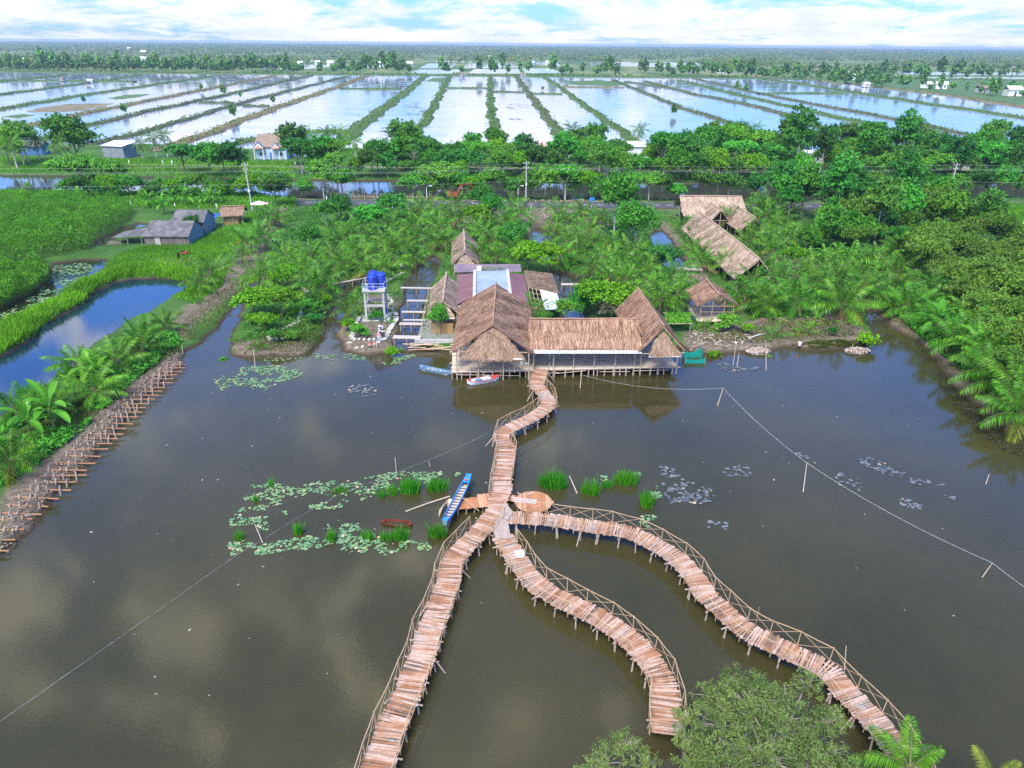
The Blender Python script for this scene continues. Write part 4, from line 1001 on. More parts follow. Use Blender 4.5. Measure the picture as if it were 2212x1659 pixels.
# fringe on the dikes
def dike_fringe():
    r = np.random.default_rng(61); Pp = []
    for out, w, h in DIKES:
        for i in range(len(out)-1):
            p = out[i]; dist = max(60, p.y); n = int(np.clip(1500/dist, .5, 6)+r.random())
            if p.y > 880 and r.random() < .3: n += 2
            for k in range(n):
                Pp.append((p.x+r.normal()*w*.30, p.y+r.uniform(-1.5, 1.5), h*.8+r.random()*.7))
    Pp = np.array(Pp); V, Fq = leaf_cloud(r, Pp, np.zeros((len(Pp), 3)), .55, .5, up=.8); o = link('dike_scrub', mesh_np('dike_scrub', V, Fq, LM_DIKE)); o['kind'] = 'stuff'
LM_DIKE = leafmat('dike_leaf', (0.034, 0.096, 0.011), (0.118, 0.207, 0.027), .25, .7, .01, .1, patch=.02)
dike_fringe()
# far wood to the horizon
def forest():
    r = np.random.default_rng(71); n = 27000
    y = 960+(9000-960)*r.random(n)**1.7; x = (r.random(n)*2-1)*y*.78
    k = (vnoise(x, y*.45, 90, 72) > .42) | (y > 2300); k &= ~((np.abs(x+20) < 330) & (y < 1500)); k &= ~((x > 200) & (y < 1350) & (r.random(n) < .8)); x, y = x[k], y[k]; n = len(x)
    m = 9; H = (6+7*r.random(n))*np.where(y > 3500, 1.25, 1); Rr = (2.5+3.0*r.random(n))*np.clip(y/2200, 1, 3.2)
    d = unit(r.normal(size=(n*m, 3)))*r.random((n*m, 1))**.5
    c = np.repeat(np.column_stack([x, y, H*.55]), m, 0)+d*np.repeat(np.column_stack([Rr, Rr, H*.42]), m, 0)
    nr = unit(d+np.array([0, -.3, .6])+r.normal(size=d.shape)*.6); t = r.normal(size=d.shape); t = unit(t-nr*(t*nr).sum(1, keepdims=True)); b = np.cross(nr, t)
    s = np.repeat(Rr*.55, m)[:, None]; V, Fq = quads(c, t*s, b*s*.6)
    o = link('forest', mesh_np('forest', V, Fq, LM_FAR)); o['kind'] = 'stuff'
forest()
def far_scrub():
    r = np.random.default_rng(73); n = 2600; x = (r.random(n)*2-1)*760; y = 889+34*r.random(n)**1.6; k = vnoise(x, y, 22, 74) > .42; x, y = x[k], y[k]; n = len(x)
    Pp = np.column_stack([x, y, .6+3.2*r.random(n)*vnoise(x, y, 9, 75)]); V, Fq = leaf_cloud(r, Pp, np.zeros((n, 3)), 1.5, .6, .8); o = link('far_scrub', mesh_np('far_scrub', V, Fq, LM_FARTREE)); o['kind'] = 'stuff'
far_scrub()
# ================================================================== BUILT THINGS
TH_BROWN = mat('thatch_brown', [(0.075,0.040,0.026), (0.215,0.118,0.078), (0.34,0.205,0.138), (0.47,0.33,0.225)], 0.95, scale=0.9, island=.75)
TH_TAN = mat('thatch_tan', [(0.12,0.085,0.062), (0.29,0.205,0.155), (0.40,0.295,0.22), (0.55,0.43,0.31)], 0.95, scale=0.8, island=.75)
TH_STRAW = mat('thatch_straw', [(0.09,0.056,0.038), (0.24,0.155,0.103), (0.40,0.285,0.195)], 0.95, scale=1.0, island=.7)
POLE = mat('pole_wood', [(0.26,0.20,0.14), (0.42,0.34,0.26), (0.55,0.46,0.36)], 0.85, scale=3, island=.5)
POLE_TAN = mat('rail_wood', [(0.28,0.19,0.11), (0.42,0.29,0.175), (0.54,0.40,0.26)], 0.8, scale=3, island=.5)
STAKE = mat('stake_wood', [(0.22,0.17,0.14), (0.36,0.29,0.245), (0.50,0.42,0.36)], 0.9, scale=5, island=.4, bump=.4)
BROWN_POLE = mat('brown_pole', [(0.28,0.13,0.06), (0.42,0.21,0.11)], 0.8, scale=3, island=.5)
DECK = mat('deck_boards', [(0.36,0.285,0.21), (0.52,0.425,0.33), (0.64,0.54,0.43), (0.72,0.615,0.50)], 0.8, scale=1.2, island=.6, stretch=(1,1,1))
PLANK = mat('walkway_planks', [(0.085,0.08,0.075), (0.20,0.125,0.085), (0.30,0.135,0.065), (0.40,0.25,0.175), (0.46,0.35,0.295), (0.35,0.185,0.11), (0.25,0.215,0.19), (0.50,0.40,0.35)], 0.8, scale=0.5, island=.5)
PLANK_R = mat('platform_planks', [(0.30,0.13,0.06), (0.42,0.19,0.09), (0.50,0.30,0.19)], 0.75, scale=.6, island=.7)
PLANK_W = mat('pale_planks', [(0.34,0.30,0.28), (0.52,0.47,0.44)], 0.8, scale=.6, island=.6)
TIN_W = mat('white_tin', [(0.66,0.68,0.70), (0.78,0.79,0.80)], 0.45, scale=.8)
TIN_B = mat('pale_blue_sheet', [(0.20,0.26,0.40), (0.30,0.36,0.50)], 0.6, scale=.35)
TIN_P = mat('purple_tin', [(0.125,0.062,0.078), (0.18,0.095,0.11)], 0.6, scale=.4)
TIN_P2 = mat('faded_purple_tin', [(0.14,0.11,0.14), (0.24,0.18,0.21)], 0.6, scale=.5)
CEM = mat('concrete', [(0.34,0.335,0.325), (0.50,0.49,0.48)], 0.85, scale=1.2, bump=.2)
CEM_D = mat('mossy_concrete', [(0.10,0.12,0.09), (0.26,0.27,0.24)], 0.9, scale=2.0)
SHADE_IN = mat('dark_inside', [(0.03,0.025,0.02), (0.05,0.045,0.04)], 0.9)  # near-black colour standing in for the shade inside the halls
BLUE_T = mat('blue_plastic', [(0.008,0.04,0.34), (0.02,0.065,0.45)], 0.5, scale=3, spec=.4)
GREYSHEET = mat('grey_fibre_cement', [(0.07,0.07,0.075), (0.135,0.135,0.14), (0.21,0.20,0.20)], 0.9, scale=.8)
BLUEGREY = mat('blue_grey_sheet', [(0.17,0.20,0.23), (0.26,0.29,0.32)], 0.8, scale=.6)
OLDWOOD = mat('old_wood', [(0.12,0.10,0.085), (0.22,0.19,0.165)], 0.95, scale=2, island=.5)
TARP = mat('blue_tarp', [(0.01,0.09,0.48), (0.02,0.14,0.60)], 0.5, scale=1)
ORANGE = mat('orange_paint', [(0.22,0.06,0.025), (0.32,0.10,0.04)], 0.5)
BLACK = mat('black_rubber', [(0.015,0.015,0.015), (0.03,0.03,0.03)], 0.8)
WHITE = mat('white_paint', [(0.70,0.71,0.73), (0.80,0.80,0.80)], 0.7, scale=.5)
BLUEW = mat('pale_blue_wall', [(0.40,0.52,0.68), (0.48,0.60,0.74)], 0.8, scale=.5)
BLUED = mat('blue_trim', [(0.06,0.14,0.32), (0.08,0.18,0.40)], 0.6)
TILE_BR = mat('brown_tiles', [(0.18,0.13,0.10), (0.28,0.21,0.16)], 0.8, scale=1.5)
TILE_R = mat('red_roof', [(0.50,0.08,0.05), (0.60,0.12,0.08)], 0.7, scale=.6)
SALMON = mat('salmon_trim', [(0.62,0.28,0.20), (0.68,0.34,0.25)], 0.7)
GLASS_D = mat('window_glass', [(0.03,0.05,0.09), (0.05,0.08,0.13)], 0.1, spec=.6)
REDP = mat('red_paint', [(0.50,0.045,0.03), (0.62,0.08,0.06)], 0.45, scale=2)
BLUEP = mat('blue_paint', [(0.02,0.19,0.55), (0.04,0.27,0.66)], 0.5, scale=3)
BLUEP2 = mat('faded_blue_paint', [(0.10,0.20,0.32), (0.18,0.30,0.44)], 0.6, scale=3)
BOATW = mat('boat_timber', [(0.20,0.16,0.13), (0.42,0.36,0.31), (0.56,0.49,0.43)], 0.8, scale=3, island=.5)
NET = mat('green_net', [(0.0,0.22,0.17), (0.01,0.32,0.25)], 0.8, scale=3)
YEL = mat('yellow_plastic', [(0.75,0.42,0.02)], 0.5)
SHELL = mat('shell', [(0.24,0.18,0.15), (0.42,0.33,0.29), (0.60,0.51,0.47)], 0.8, scale=4, island=.7)
ROPE_W = mat('white_rope', [(0.62,0.62,0.60)], 0.8)
ROPE_B = mat('blue_rope', [(0.012,0.035,0.12)], 0.7)
WIRE = mat('power_wire', [(0.30,0.32,0.33)], 0.6)
SKIN = mat('skin', [(0.36,0.20,0.13)], 0.6)
HAIR = mat('hair', [(0.012,0.01,0.01)], 0.6)
BAMB = mat('split_bamboo', [(0.30,0.17,0.07), (0.46,0.29,0.13)], 0.7, scale=2, island=.7)

def thatch(name, slopes, m, parent, n=900, slen=1.0, sw=0.036, seed=0, ridge=None, over=.3):
    """slopes: list of (A,B,C,D) with eave A-B and ridge D-C; straw laid along the fall of each slope"""
    r = np.random.default_rng(seed); VV = []; FF = []; b = 0
    for A, B, C, D in slopes:
        A, B, C, D = (np.array(x, float) for x in (A, B, C, D))
        nr = np.cross(B-A, D-A); nr /= np.linalg.norm(nr); nr = nr if nr[2] > 0 else -nr
        # body: a gently sagging sheet with thickness
        SL = np.linalg.norm(D-A); EL = np.linalg.norm(B-A); ns_, nt2 = max(4, int(EL/.9)), max(3, int(SL/.8))
        def dent(p): return nr*((vnoise(p[...,0], p[...,1]+p[...,2], 1.9, 11+seed)-.62)*.26)[..., None]
        gs, gt = np.meshgrid(np.linspace(0,1,ns_+1), np.linspace(0,1,nt2+1)); G = (A+(B-A)*gs[...,None])*(1-gt[...,None])+(D+(C-D)*gs[...,None])*gt[...,None]
        G = G+dent(G); k_ = G.size//3; id_ = np.arange(k_).reshape(G.shape[:2]); qf = np.stack([id_[:-1,:-1], id_[:-1,1:], id_[1:,1:], id_[1:,:-1]], -1).reshape(-1,4)
        rim = [(id_[0,i], id_[0,i]+k_, id_[0,i+1]+k_, id_[0,i+1]) for i in range(ns_)]+[(id_[-1,i+1], id_[-1,i+1]+k_, id_[-1,i]+k_, id_[-1,i]) for i in range(ns_)]+[(id_[i+1,0], id_[i+1,0]+k_, id_[i,0]+k_, id_[i,0]) for i in range(nt2)]+[(id_[i,-1], id_[i,-1]+k_, id_[i+1,-1]+k_, id_[i+1,-1]) for i in range(nt2)]
        VV.append(G.reshape(-1,3)); VV.append(G.reshape(-1,3)-nr*.13); FF.append(np.vstack([qf, qf[:, ::-1]+k_, np.array(rim)])+b); b += 2*k_
        ar = np.linalg.norm(B-A)*np.linalg.norm(D-A); k = max(120, int(n*1.5*ar/30))
        s = r.random(k); t = r.random(k)**.9; t[:k//9] = r.random(k//9)*.06; K_ = max(2, round(SL/.75)); hf = slice(k//9, k//9+int(k*.55)); t[hf] = np.minimum(1, (np.floor(t[hf]*K_)+1-.25*r.random(t[hf].shape))/K_)
        top = (A+(B-A)*s[:,None])*(1-t[:,None])+(D+(C-D)*s[:,None])*t[:,None]
        top = top+dent(top)
        fall = unit((A+(B-A)*s[:,None])-(D+(C-D)*s[:,None])); side = np.cross(fall, nr)
        ang = r.normal(size=k)[:,None]*.13; d = unit(fall+side*ang-np.array([0,0,1])*.0)
        L = slen*(.5+.8*r.random(k))[:,None]; L = np.minimum(L, 9)
        # straw may hang over the eave by no more than `over`
        rem = t[:,None]*np.linalg.norm(D-A)+over*(.3+r.random((k,1))); L = np.minimum(L, rem)
        lift = (.015+.05*r.random(k))[:,None]; w = side*(sw*(.6+.8*r.random(k)))[:,None]
        p0 = top+nr*(.01+lift*.3); p1 = top+d*L*.6+nr*lift; p2 = top+d*L+nr*(lift*.8+.03)-np.array([0,0,1])*(.10*np.maximum(0, L-t[:,None]*np.linalg.norm(D-A)))
        V = np.stack([p0-w*.6, p0+w*.6, p1+w, p1-w, p1-w, p1+w, p2+w*.3, p2-w*.3], 1)
        # one strip = six points
        V = np.stack([p0-w*.6, p0+w*.6, p1+w, p1-w, p2+w*.3, p2-w*.3], 1).reshape(-1, 3)
        i = np.arange(k)*6; F1 = np.stack([i, i+1, i+2, i+3], 1); F2 = np.stack([i+3, i+2, i+4, i+5], 1)
        VV.append(V); FF.append(np.vstack([F1, F2])+b); b += len(V)
    o = link(name, mesh_np('thatch', np.vstack(VV), np.vstack(FF), m), parent)
    return o
def ridge_roll(parent, a, b, m, r=.13, seed=0):
    rr = random.Random(seed); a, b = Vector(a), Vector(b); n = max(4, int((b-a).length/.8)); mb = MB()
    mb.tube([a.lerp(b, i/n)+Vector((rr.uniform(-.04,.04), rr.uniform(-.04,.04), rr.uniform(0,.05))) for i in range(n+1)], r, 6)
    return mb.build('ridge_roll', m, parent)
def rel(root, *pts):
    l = root.location; return [Vector(p)-l for p in pts]
def post(parent, x, y, z0, z1, r=.07, m=None, name='post', seed=0):
    rr = random.Random(int(x*91+y*57)+seed); mb = MB(); d = rr.uniform(-.05,.05), rr.uniform(-.05,.05)
    mb.tube([(x, y, z0), (x+d[0], y+d[1], (z0+z1)/2), (x+d[0]*.5, y+d[1]*.5, z1)], [r*1.1, r, r*.85], 6)
    return mb.build(name, m or POLE, parent)
def gable(root, x0, x1, y0, y1, ze, zr, xr=None, axis='y', m=TH_BROWN, n=900, seed=0, over_r=.25, sag=0.0, **kw):
    """two thatched slopes in the local frame of root"""
    if axis == 'y':
        xm = (x0+x1)/2 if xr is None else xr
        a = thatch('roof', [((x0,y0,ze),(x0,y1,ze),(xm,y1+over_r,zr),(xm,y0-over_r*.0,zr)), ((x1,y1,ze),(x1,y0,ze),(xm,y0,zr),(xm,y1+over_r,zr))], m, root, n, seed=seed, **kw)
        k = ridge_roll(a, (xm, y0-.05, zr+.05), (xm, y1+over_r, zr+.05), m, seed=seed)
    else:
        ym = (y0+y1)/2 if xr is None else xr
        a = thatch('roof', [((x0,y0,ze),(x1,y0,ze),(x1,ym,zr),(x0,ym,zr)), ((x1,y1,ze),(x0,y1,ze),(x0,ym,zr),(x1,ym,zr))], m, root, n, seed=seed, **kw)
        k = ridge_roll(a, (x0, ym, zr+.05), (x1, ym, zr+.05), m, seed=seed)
    return a

# ---------------- the big deck on stilts and its three thatched roofs
DZ = 0.95
fl, fr = P(977, 804, DZ), P(1465, 792, DZ)
dk = empty('stilt_platform', (fl.x, fl.y, 0)); tag(dk, 'long grey board platform on wooden stilts under the thatched pavilion', 'platform')
ax = (fr-fl); LX = ax.length; ax.normalize(); ay = Vector((-ax.y, ax.x, 0)); DD = 8.6
mb = MB(); r_ = random.Random(3)
for row in range(6):
    x = 0; d0 = row*DD/6
    nb = 7
    for k in range(nb):
        y0 = d0+k*DD/6/nb; x = -r_.random()*2
        while x < LX:
            ln = r_.uniform(2.2, 4.0); a = max(0 if row else r_.uniform(-.25,.05), x); b = min(LX+(r_.uniform(-.1,.2) if row < 3 else 0), x+ln)
            if b-a > .3: mb.box(ax*((a+b)/2)+ay*(y0+.1)+Vector((0,0,DZ-.03+r_.uniform(-.008,.012))), (b-a-.015, DD/6/nb-.012, .045), math.atan2(ax.y, ax.x)+r_.uniform(-.004,.004))
            x += ln
mb.build('deck', DECK, dk)
for d in (0.12, 2.8, 5.6, 8.3):
    mb = MB(); mb.tube([ax*(-.3)+ay*d+Vector((0,0,DZ-.14)), ax*(LX+.3)+ay*d+Vector((0,0,DZ-.14))], .07, 6); mb.build('joist', POLE, dk)
x = .1; i = 0
while x < LX+.1:
    for d, tag_ in ((.1, 0), (3.0, 1)):
        if d > 1 and i % 2: continue
        b = ax*(x+r_.uniform(-.15,.15))+ay*(d+r_.uniform(-.1,.1)); mb = MB()
        mb.tube([b+Vector((r_.uniform(-.15,.15), r_.uniform(-.12,.05), -.9)), b+Vector((0,0,DZ-.06))], r_.uniform(.06,.1), 6); mb.build('stilt', STAKE, dk)
    i += 1; x += r_.uniform(.7, 1.15)
for a, b in ((.4,4.2),(3.5,7.6),(9.2,12.0),(11.6,15),(16.6,20.1),(20.5,24.6)):
    mb = MB(); mb.tube([ax*a+ay*(-.02)+Vector((0,0,.52+r_.uniform(-.12,.12))), ax*b+ay*.02+Vector((0,0,.5+r_.uniform(-.25,.25)))], .045, 5); mb.build('brace', POLE, dk)

# left, largest roof
MX0, MX1, MY0, MY1, MXR = -6.5, 2.1, 72.0, 87.2, -2.15
pv = empty('thatched_pavilion', (MXR, MY0, 0)); tag(pv, 'largest thatched pavilion roof with wide front gable over the deck', 'pavilion')
o_ = lambda x, y, z: (x-MXR, y-MY0, z)
a = thatch('roof', [(o_(MX0,MY0-.2,3.35),o_(MX0,MY1,3.55),o_(MXR,MY1+.4,6.35),o_(MXR,MY0+.9,6.25)), (o_(MX1,MY1,3.55),o_(MX1,MY0-.2,3.35),o_(MXR,MY0+.9,6.25),o_(MXR,MY1+.4,6.35))], TH_BROWN, pv, 1500, seed=1, slen=1.5, over=.35)
ridge_roll(a, o_(MXR,MY0+.85,6.31), o_(MXR,MY1+.4,6.4), TH_BROWN, .11)
thatch('front_apron', [(o_(MX0+1.0,MY0-.85,3.15),o_(MX1-.9,MY0-.85,3.15),o_(MXR+.3,MY0+1.15,5.95),o_(MXR-.3,MY0+1.15,5.95))], TH_STRAW, pv, 2200, seed=2, slen=.9, over=.45)
mb = MB()
for xa, xb in ((MX0+1.15, MX0+3.1), (MX0+3.6,MX0+4.6), (MX1-2.0, MX1-1.0)):
    mb.corr(o_(xa,MY0-1.05,2.93), o_(xb,MY0-1.05,2.93), o_(xb,MY0-.55,3.12), o_(xa,MY0-.55,3.12))
mb.build('tin_fringe', TIN_W, pv)
mb = MB(); mb.tube([o_(MX0-.4,MY0+.05,3.3), o_(MX1+.4,MY0+.05,3.3)], .06, 6); mb.build('eave_beam', POLE_TAN, pv)
def on_deck(u, v):
    p = P(u, v, DZ); return p
for xz in (755, 890, 1050, 1122, 1213):
    p = P(734.5+xz*.336, 362.9+1300*.336, DZ); post(pv, p.x-MXR, fl.y+.12-MY0, -.8 if xz != 1122 else DZ, 3.3, .075)
for x in (-6.0,-4.2,-2.2,-.3,1.6):
    for y in (75.5, 79.5): post(pv, x-MXR, y-MY0, DZ, 3.5+(1.3 if -4.3 < x < 0 else 0), .07)
# middle wing
WX0, WX1, WY0, WYR = 2.15, 14.35, 72.55, 76.1
wg = empty('thatched_wing', (WX0, WY0, 0)); tag(wg, 'long thatched roof wing with white tin edge between the two gables', 'pavilion')
o_ = lambda x, y, z: (x-WX0, y-WY0, z)
a = thatch('roof', [(o_(WX0-.1,WY0,3.5),o_(WX1,WY0+.25,3.5),o_(WX1,WYR+.2,5.75),o_(WX0-.3,WYR,5.65)), (o_(WX1,79.8,3.5),o_(WX0-.1,79.6,3.5),o_(WX0-.3,WYR,5.65),o_(WX1,WYR+.2,5.75))], TH_BROWN, wg, 1500, seed=4, slen=1.6, over=.15)
ridge_roll(a, o_(WX0-.3,WYR,5.72), o_(WX1,WYR+.2,5.8), TH_BROWN, .11, 5)
mb = MB(); mb.corr(o_(WX0+.25,WY0-.42,3.17), o_(WX1-.05,WY0-.17,3.17), o_(WX1-.05,WY0+.25,3.42), o_(WX0+.25,WY0+.0,3.42), .2, .035); mb.build('tin_fringe', TIN_W, wg)
mb = MB(); mb.tube([o_(WX0,WY0+.1,3.2), o_(WX1,WY0+.35,3.2)], .05, 6); mb.build('eave_beam', POLE_TAN, wg)
for i, xz in enumerate((1242, 1372, 1500, 1635, 1770, 1897)):
    p = P(734.5+xz*.336, 362.9+1295*.336, DZ); y = fl.y+(p.x-fl.x)*ax.y/ax.x+.12
    post(wg, p.x-WX0, y-WY0, -.8, 3.2, .07)
    post(wg, p.x+.25-WX0, y+3.4-WY0, DZ, 5.2, .06); post(wg, p.x+.1-WX0, y+6.3-WY0, DZ, 3.6, .06)
    if i in (0, 1, 2, 4, 5):
        for sg in (-1, 1):
            if i == 0 and sg < 0: continue
            mb = MB(); mb.tube([(p.x-WX0, y-WY0, 2.6), (p.x-WX0+sg*.75, y-WY0, 3.2)], .035, 5); mb.build('knee_brace', POLE, wg)
# right gable
RX0, RX1, RY0, RY1 = 14.0, 19.0, 72.75, 86.0
rg = empty('thatched_gable', (16.7, RY0, 0), R(4)); tag(rg, 'narrow steep thatched gable at the right end of the pavilion', 'pavilion')
a = thatch('roof', [((-2.6,-.1,3.45),(-2.6,13,3.6),(0,13.3,6.25),(0,.6,6.05)), ((2.55,13,3.6),(2.55,-.1,3.45),(0,.6,6.05),(0,13.3,6.25))], TH_BROWN, rg, 1400, seed=6, slen=1.5, over=.3)
ridge_roll(a, (0,.55,6.12), (0,13.3,6.3), TH_BROWN, .11, 7)
thatch('front_apron', [((-1.7,-.75,3.25),(1.75,-.75,3.25),(.2,.8,5.3),(-.2,.8,5.3))], TH_STRAW, rg, 2200, seed=8, slen=.8, over=.3)
mb = MB(); mb.corr((-1.8,-1.0,3.02),(1.85,-1.0,3.02),(1.7,-.45,3.25),(-1.6,-.45,3.25)); mb.build('tin_fringe', TIN_W, rg)
mb = MB(); mb.tube([(-2.6,.1,3.0),(2.6,.1,3.0)], .05, 6); mb.build('eave_beam', POLE, rg)
for xz in (1935, 2055, 2170):
    p = P(734.5+xz*.336, 362.9+1285*.336, DZ); q = Matrix.Rotation(-R(4), 3, 'Z') @ (Vector((p.x, fl.y+(p.x-fl.x)*ax.y/ax.x+.12, 0))-Vector((16.7, RY0, 0)))
    post(rg, q.x, q.y, -.8, 3.3, .075)
for x in (-2.2, 0, 2.1):
    for y in (3.6, 7.2): post(rg, x, y, DZ, 3.4+(2 if x == 0 else 0), .06)

# ---------------- purple-roofed house behind
hs = empty('purple_roofed_house', (-3.0, 94.0, .5)); tag(hs, 'low house with purple metal roofs around a pale blue flat roof', 'house')
mb = MB(); mb.box((0,0,1.2), (9.0,12.2,2.4)); mb.build('wall', CEM, hs)
ctr = (-3.0, 94.0, .5); L3 = lambda p: (p[0]-ctr[0], p[1]-ctr[1], p[2]-ctr[2])
def q3(*uvz): return [L3(P(*t)) for t in uvz]
mb = MB(); A, B, C, D = q3((984.5,659,3.1),(987,593.8,3.1),(1023.6,590.5,3.7),(1022.8,640,3.7)); mb.corr(A, B, C, D, .32, .025)
f1 = mb.build('side_roof', TIN_P, hs)
mb = MB(); A, B, C, D = q3((1145,657,3.1),(1132.8,593.8,3.1),(1098.7,589.7,3.7),(1104.5,640,3.7)); mb.corr(A, B, C, D, .32, .025)
mb.build('side_roof', TIN_P, hs)
mb = MB(); mb.corr(*q3((1029,650,3.62),(1103,650,3.62),(1093,583.8,3.75),(1029.5,586.5,3.75)), .22, .012); mb.build('flat_roof', TIN_B, hs)
for pts in (((1024.6,650,3.7),(1025.5,586,3.7)), ((1103.5,648,3.7),(1096,585,3.7))):
    mb = MB(); a, b = q3(*pts); mb.beam(a, b, .42, .5); mb.build('parapet', CEM, hs)
mb = MB(); A, B, C, D = q3((982,588,3.2),(1127,587,3.2),(1124,570.5,3.6),(981,570.5,3.6)); mb.corr(A, B, C, D, .3, .025); mb.build('rear_roof', TIN_P2, hs)
a, b = q3((1029.5,583,3.4),(1092,583,3.4)); mb = MB(); mb.beam(a, b, .2, .9); mb.build('rear_wall', CEM_D, hs)
a = q3((1035,580,3.7))[0]; mb = MB(); mb.box(a, (.75,.12,.8)); mb.build('roof_hatch', WHITE, hs)

# ---------------- left thatched hut, its fence, back hut, lean-to
def hut(label, cx, cy, wd, dp, ze, zr, m, rz=0, n=1000, seed=0, apron=True, tin=True, base=0.5, posts=True, inside=True):
    h = empty('thatched_hut', (cx, cy, base), rz); tag(h, label, 'hut'); ze -= base; zr -= base
    gable(h, -wd/2, wd/2, -dp/2, dp/2, ze, zr, m=m, n=n, seed=seed, slen=1.2)
    if apron: thatch('front_apron', [((-wd*.36,-dp/2-.5,ze-.15),(wd*.36,-dp/2-.5,ze-.15),(.15,-dp/2+.5,zr-.5),(-.15,-dp/2+.5,zr-.5))], m, h, 1500, seed=seed+1, slen=.7)
    if tin: mb = MB(); mb.corr((-wd*.36,-dp/2-.75,ze-.35),(wd*.36,-dp/2-.75,ze-.35),(wd*.34,-dp/2-.3,ze-.1),(-wd*.34,-dp/2-.3,ze-.1)); mb.build('tin_fringe', TIN_W, h)
    if posts:
        nn = max(2, int(dp/3))
        for i in range(nn+1):
            for s in (-1, 1): post(h, s*(wd/2-.25), -dp/2+.2+(dp-.4)*i/nn, -.3, ze+.1, .06)
    if inside: mb = MB(); mb.box((0, .4, ze*.45), (wd*.8, dp-1.6, ze*.9)); mb.build('wall', BAMB if not tin else OLDWOOD, h)
    return h
hut('narrow thatched hut beside the footbridges left of the pavilion', -9.1, 91.3, 3.9, 11.6, 2.75, 4.65, TH_TAN, R(3), 1300, 11)
hut('small steep thatched hut standing behind the purple-roofed house', -8.0, 115.2, 4.1, 13.2, 2.8, 4.9, TH_TAN, R(4.5), 1000, 13)
lt = empty('lean_to', tuple(P(1165, 640, .5))); tag(lt, 'open lean-to with half-thatched frame and one white metal sheet', 'shed')
l = lt.location; rr3 = lambda u, v, z: tuple(P(u, v, z)-l)
thatch('roof', [(rr3(1203.7,631.4,2.5),rr3(1189.5,591.3,2.5),rr3(1133,584.7,3.3),rr3(1141,621,3.3))], TH_STRAW, lt, 1300, seed=15, slen=.9)
mb = MB(); mb.slab([rr3(1214.5,668,2.4),rr3(1203,634,2.5),rr3(1166,625,3.0),rr3(1177,669,3.0)], .04); mb.build('metal_sheet', TIN_W, lt)
for k in range(4):
    mb = MB(); t = k/3; mb.tube([Vector(rr3(1141+t*25,621+t*5,3.25-t*.2)), Vector(rr3(1150+t*27,665+t*3,3.2-t*.2))], .05, 5); mb.build('rafter', POLE_TAN, lt)
for k in range(5):
    mb = MB(); t = k/4; mb.tube([Vector(rr3(1141+t*9,621+t*44,3.3)), Vector(rr3(1167+t*11,626+t*43,3.05))], .04, 5); mb.build('batten', POLE_TAN, lt)
for u, v in ((1203,632),(1213,667),(1176,669),(1150,664),(1190,593)):
    p = P(u, v, 2.5); post(lt, p.x-l.x, p.y-l.y, -.8, 2.0, .06)
# glass-like grey panel wall and bamboo mat left of the pavilion
wl = empty('bamboo_screen', tuple(P(957, 722, .6))); tag(wl, 'upright split bamboo screen beside the left edge of the pavilion', 'screen')
mb = MB()
for i in range(26): mb.box((-1.25+i*.1, 0, .75+.02*math.sin(i*3.1)), (.085, .04, 1.5), m=0)
mb.build('bamboo_slats', BAMB, wl)
mb = MB()
for z in (.3, 1.3): mb.tube([(-1.35,.05,z),(1.4,.05,z)], .03, 5)
mb.build('cross_rail', POLE, wl)
yp = empty('paved_terrace', tuple(P(945, 737, .55))); tag(yp, 'small concrete terrace with low wall at the foot of the left hut', 'terrace')
mb = MB(); mb.box((.6, 3.2, .05), (6.4, 7.4, .24)); mb.build('slab', CEM_D, yp)
mb = MB(); mb.box((.6, -.7, .25), (6.6, .25, .5)); mb.build('kerb_wall', CEM, yp)

# ---------------- water tower and tanks
wt = empty('water_tower', (-18.2, 89.9, .55), R(2)); tag(wt, 'white concrete water tower frame carrying the blue tanks', 'water tower')
for sx in (-1.2, 1.2):
    for sy in (-1.2, 1.2): mb = MB(); mb.box((sx, sy, 2.0), (.26, .26, 4.6)); mb.build('leg', CEM, wt)
for s in (-1, 1):
    mb = MB(); mb.box((0, s*1.2, 2.15), (2.13, .2, .26)); mb.build('tie_beam', CEM, wt)
    mb = MB(); mb.box((s*1.2, 0, 2.15), (.2, 2.13, .26)); mb.build('tie_beam', CEM, wt)
mb = MB(); mb.box((0, 0, 4.22), (2.95, 2.95, .24)); mb.build('slab', CEM, wt)
mb = MB()
for sx in (-1.4, 0, 1.4):
    for sy in (-1.4, 1.4): mb.tube([(sx, sy, 4.3), (sx, sy, 5.2)], .025, 5)
for s in (-1.4, 1.4):
    for z in (4.8, 5.2): mb.tube([(-1.4, s, z), (1.4, s, z)], .02, 5)
    mb.tube([(s, -1.4, 5.2), (s, 1.4, 5.2)], .02, 5)
mb.build('guard_rail', TIN_W, wt)
mb = MB(); mb.box((0, 0, .1), (3.6, 3.4, .3)); mb.build('footing', CEM, wt)
def tank(x, y, label, s=1.0):
    t = empty('water_tank', (x, y, 4.89)); tag(t, label, 'water tank', 'blue water tanks on the tower'); t.scale = (s, s, s)
    mb = MB(); prof = [(.60, 0)]
    for i in range(1, 9): prof += [(.60, i*.2-.03), (.635, i*.2), (.60, i*.2+.03)]
    prof += [(.60, 1.7), (.52, 1.83), (.30, 1.9), (.0, 1.9)]
    mb.lathe((0,0,0), prof, 24); mb.build('body', BLUE_T, t, smooth=False)
    mb = MB(); mb.lathe((0,0,1.88), [(.26,0),(.26,.10),(.22,.13),(0,.13)], 18); mb.build('lid', BLUE_T, t)
    mb = MB()
    for k in range(6): a = k*math.pi/3; mb.beam((math.cos(a)*.28, math.sin(a)*.28, 1.93), (math.cos(a)*.56, math.sin(a)*.56, 1.83), .1, .06)
    mb.build('lid_rib', BLUE_T, t)
tank(-18.35, 89.1, 'blue plastic water tank nearest the front edge of the tower')
tank(-17.35, 90.1, 'blue plastic water tank at the right side of the tower')
